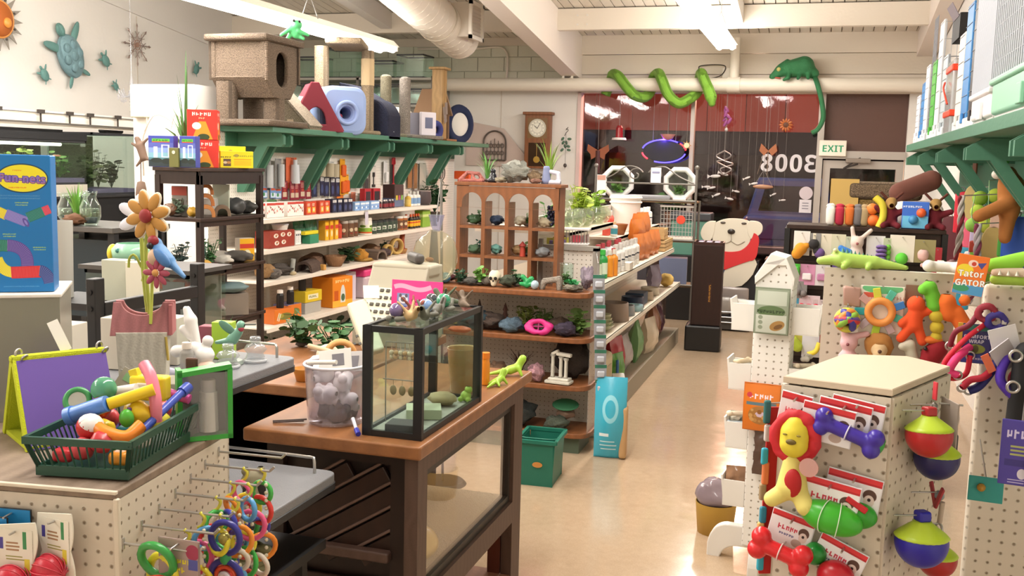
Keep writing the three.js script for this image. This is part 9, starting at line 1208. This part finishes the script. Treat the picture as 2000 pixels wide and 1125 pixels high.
t=thing('rubber_ball','dark green rubber ball behind the red bone','dog toy',fp(.1,.995,.035),fa);part(t,'ball',ball(.026,0,0,0,16),mat(0x1f8a34,.3));part(t,'hook',rd(0,.02,0,0,.022,-.035,.002,6),STEEL);t=thing('rubber_ball','red rubber ball at the bottom of the front face','dog toy',fp(.15,.96,.05),fa);part(t,'ball',put(new THREE.SphereGeometry(.034,20,14).scale(1.2,1,1),0,0,0),mat(0xb81c2a,.3));part(t,'hook',rd(0,.02,0,0,.022,-.05,.002,6),STEEL);
// corner strip of bone-shaped sleeves
t=thing('sleeve_strip','strip of bone-patterned cloth sleeves hanging off the stand corner','dog toy',[-.085,1.27,-2.32],.4);part(t,'red_cloth',bx(.03,.4,.006,.015,-.16,-.006),mat(0xb8201c,.8));[[0x2f6a6a,.03],[0xcfc9c6,-.02],[0x35a4bc,-.075],[0xd97a4a,-.115],[0xa08a6a,-.16],[0x2f86a0,-.215],[0xd9b06a,-.26],[0x35a4bc,-.33]].forEach(([c,y],i)=>part(t,'sleeve',rb(.016,i % 3?.04:.055,.012,.005,-.004 +(i % 2)*.004,y,0),mat(c,.7)));part(t,'hook',rd(0,.05,0,.05,.05,-.01,.002,6),STEEL);
// right face: bobber balls
const bob=(label,c,lid,u,y,off,r,rz)=>{const o=thing('bobber_ball',label,'dog toy',spt(u,y,off),sa + .9);o.rotation.z=rz;part(o,'lower_half',new THREE.SphereGeometry(r,26,14,0,PI*2,PI*.44,PI*.56),mat(c,.3));part(o,'upper_half',la([[r*.98,r*.18],[r*1.03,r*.24],[r*.92,r*.36],[r*.36,r*.78],[r*.34,r*.84],[.001,r*.84]],26),mat(0xb4cf34,.35));part(o,'cap',rb(r*.55,r*.42,r*.5,r*.1,0,r*1.02,0),mat(lid,.4));part(o,'label',put(new THREE.CircleGeometry(r*.3,18),0,0,0,-.72).translate(r*.4,r*.64,r*.44),mat(0xdcdcd6,.5));part(o,'hook',rd(0,r*1.05,0,0,r*1.1,-off,.002,6),STEEL);};
bob('red and lime bobber ball with red cap on the shaded face',0xb01f24,0xa82228,.06,1.285,.065,.05,-.1);bob('blue and lime bobber ball with blue cap low on the shaded face',0x24209a,0x24209a,.05,1.045,.07,.057,-.06);bob('navy and lime bobber ball behind the red one',0x1c1a5c,0x1c1a5c,.14,1.215,.06,.05,0);bob('red and olive bobber ball at the bottom of the shaded face',0xa81c20,0x8a1a1e,.2,.96,.06,.045,0);
t=thing('rope_toy','short grey rope with red tag on the shaded face','rope toy',spt(.1,1.345,.06),sa + .9);part(t,'rope',tb(Array.from({length:20},(_,i)=>[sin(i*1.3)*.003,-i*.0035,cos(i*1.3)*.003]),.007,60,6),mat(0x9a9490,.9));part(t,'red_tag',rb(.014,.04,.004,.001,.003,.03,0),mat(0xc4303c,.6));part(t,'hook',rd(0,.0,0,0,.0,-.06,.002,6),STEEL);
t=hangcard('clear pack with a brown and white dog picture on the shaded face',.085,.16,0xa89a90,null,[[sp(.024,1.2,1,.4,.0,-.04,.008),rb(.03,.08,.02,.008,.02,-.1,.008)],mat(0xcbbcb2,.4)],spt(.24,1.33,.05),sa + .75,undefined,{name:'carded_toy'});part(t,'dark_patch',rb(.03,.05,.012,.005,-.012,-.1,.008),mat(0x2a2830,.5));
t=hangcard('purple comb card with rounded white lettering',.08,.15,0x4a3f9a,P.purplecard,null,[.46,1.31,-2.42],-.15,undefined,{name:'carded_item',cat:'carded item',peg:false});part(t,'tan_paddle',put(new THREE.SphereGeometry(.04,16,12).scale(.8,1.3,.3),.045,-.1,.012),mat(0xc9a874,.6));part(t,'hook',rd(0,-.01,0,.02,-.005,-.45,.0025,6),STEEL);
t=hangcard('teal treat card on a long wire hook',.075,.06,0x2f9a94,null,[[ball(.01,-.01,-.025,.006,8)],mat(0xb0842c,.5)],[.41,1.15,-2.5],-.1,undefined,{name:'carded_item',cat:'carded item',peg:false});part(t,'hook',rd(0,-.01,0,.0,-.005,-.38,.0025,6),STEEL);
t=thing('bone_charm','red and grey ribbon bow with small bone on the shaded face','dog toy',spt(.16,1.13,.06),sa + .8);part(t,'ribbon',[rb(.012,.06,.006,.002,-.012,-.01,0,0,0,.5),rb(.012,.06,.006,.002,.014,-.01,0,0,0,-.5)],mat(0xa83a40,.6));part(t,'bone',rd(-.01,-.02,.01,-.004,-.07,.01,.006,8),mat(0xb8a898,.6));part(t,'bell',ball(.012,.006,-.01,.01,8),mat(0x8f9aa0,.3));part(t,'hook',rd(0,0,0,0,0,-.06,.002,6),STEEL);
t=thing('steel_ring','chrome ring on a spiral cord low on the shaded face','ring',spt(.23,1.02,.05),sa + .8);part(t,'ring',to(.015,.0032),STEEL);part(t,'cord',tb(Array.from({length:40},(_,i)=>[.03 + i*.0006 + cos(i)*.004,.0 - i*.001,sin(i)*.004]),.0016,80,5),WIRE);part(t,'hook',rd(0,.014,0,0,.016,-.05,.002,6),STEEL);
}
// ---------- on the treat tower ----------
{
const[tx,tz]=TT,ry=-.1,at=(u,y,v)=>[tx + u*cos(ry)+ v*sin(ry),y,tz - u*sin(ry)+ v*cos(ry)];
pouch('grey-green treat pouch hung on the front of the white tower',.155,.21,.03,0x86927c,P.greentreat,at(.0,1.115,.11),ry);pouch('orange treat pouch with clear window on the white tower',.165,.22,.04,0xcf6f28,P.orangetreat,at(-.02,.665,.115),ry);pouch('dark brown and blue treat pouch below the orange one',.13,.2,.035,0x5a463c,null,at(.02,.46,.112),ry);pouch('purple treat pouch edge beside the dark one',.06,.1,.03,0x46309a,null,at(.085,.52,.115),ry);
const bone=(label,c,u,y,v,r)=>solo('rawhide_bone',label,'chew',figure([B(-.035,.014,0,.012,.035,.014,0,.012),B(-.042,.016,.009,.013),B(.042,.016,-.009,.013),B(-.042,.014,-.009,.012),B(.042,.014,.009,.012)],22,.12),mat(c,.8),at(u,y,v),r);
bone('cream rawhide bone on top of the third side bin',0xddd0b8,-.14,.7,.03,.4);bone('white rawhide bone in the third side bin',0xe2dccb,-.14,.675,-.02,1.2);bone('tan rawhide bone in the second side bin',0xd2c0a0,-.13,.95,.02,.9);bone('pale rawhide bone in the aisle-away side bin',0xcbbca4,.15,.955,.02,.5);bone('grey rawhide bone in the aisle-away side bin',0xb9b2a6,.15,.985,-.02,1.4);bone('bluish rawhide bone under the cream one',0xb0bcc4,-.14,.652,.03,.1);
pouch('clear bag of brown chews in the lowest side bin',.1,.15,.06,0x8a6450,null,at(-.135,.3,.0),ry + .2,undefined,{mat:mat(0x9a7458,.15)});pouch('grey film bag of ears in the fourth side bin',.1,.14,.06,0xa39c8c,null,at(-.135,.57,-.03),ry,undefined,{mat:mat(0xa39c8c,.18)});
{const t=thing('chew_tub','yellow-brown tub with clear bag of chews at the tower foot','tub',[-.42,0,-5.05]);part(t,'tub_wall',la([[.001,0],[.09,0],[.105,.16],[.098,.16],[.085,.008],[.001,.008]],20),mat(0xb9923c,.5));part(t,'bag',rough(new THREE.SphereGeometry(.1,20,14).scale(1,.8,1).translate(0,.2,0),.03,14),mat(0x8a7a80,.12));part(t,'chews',blob(.07,.4,3,4,1,.6,1,2,0,.16,0),mat(0x4a342a,.8));}
}
renderer.render(scene,camera);
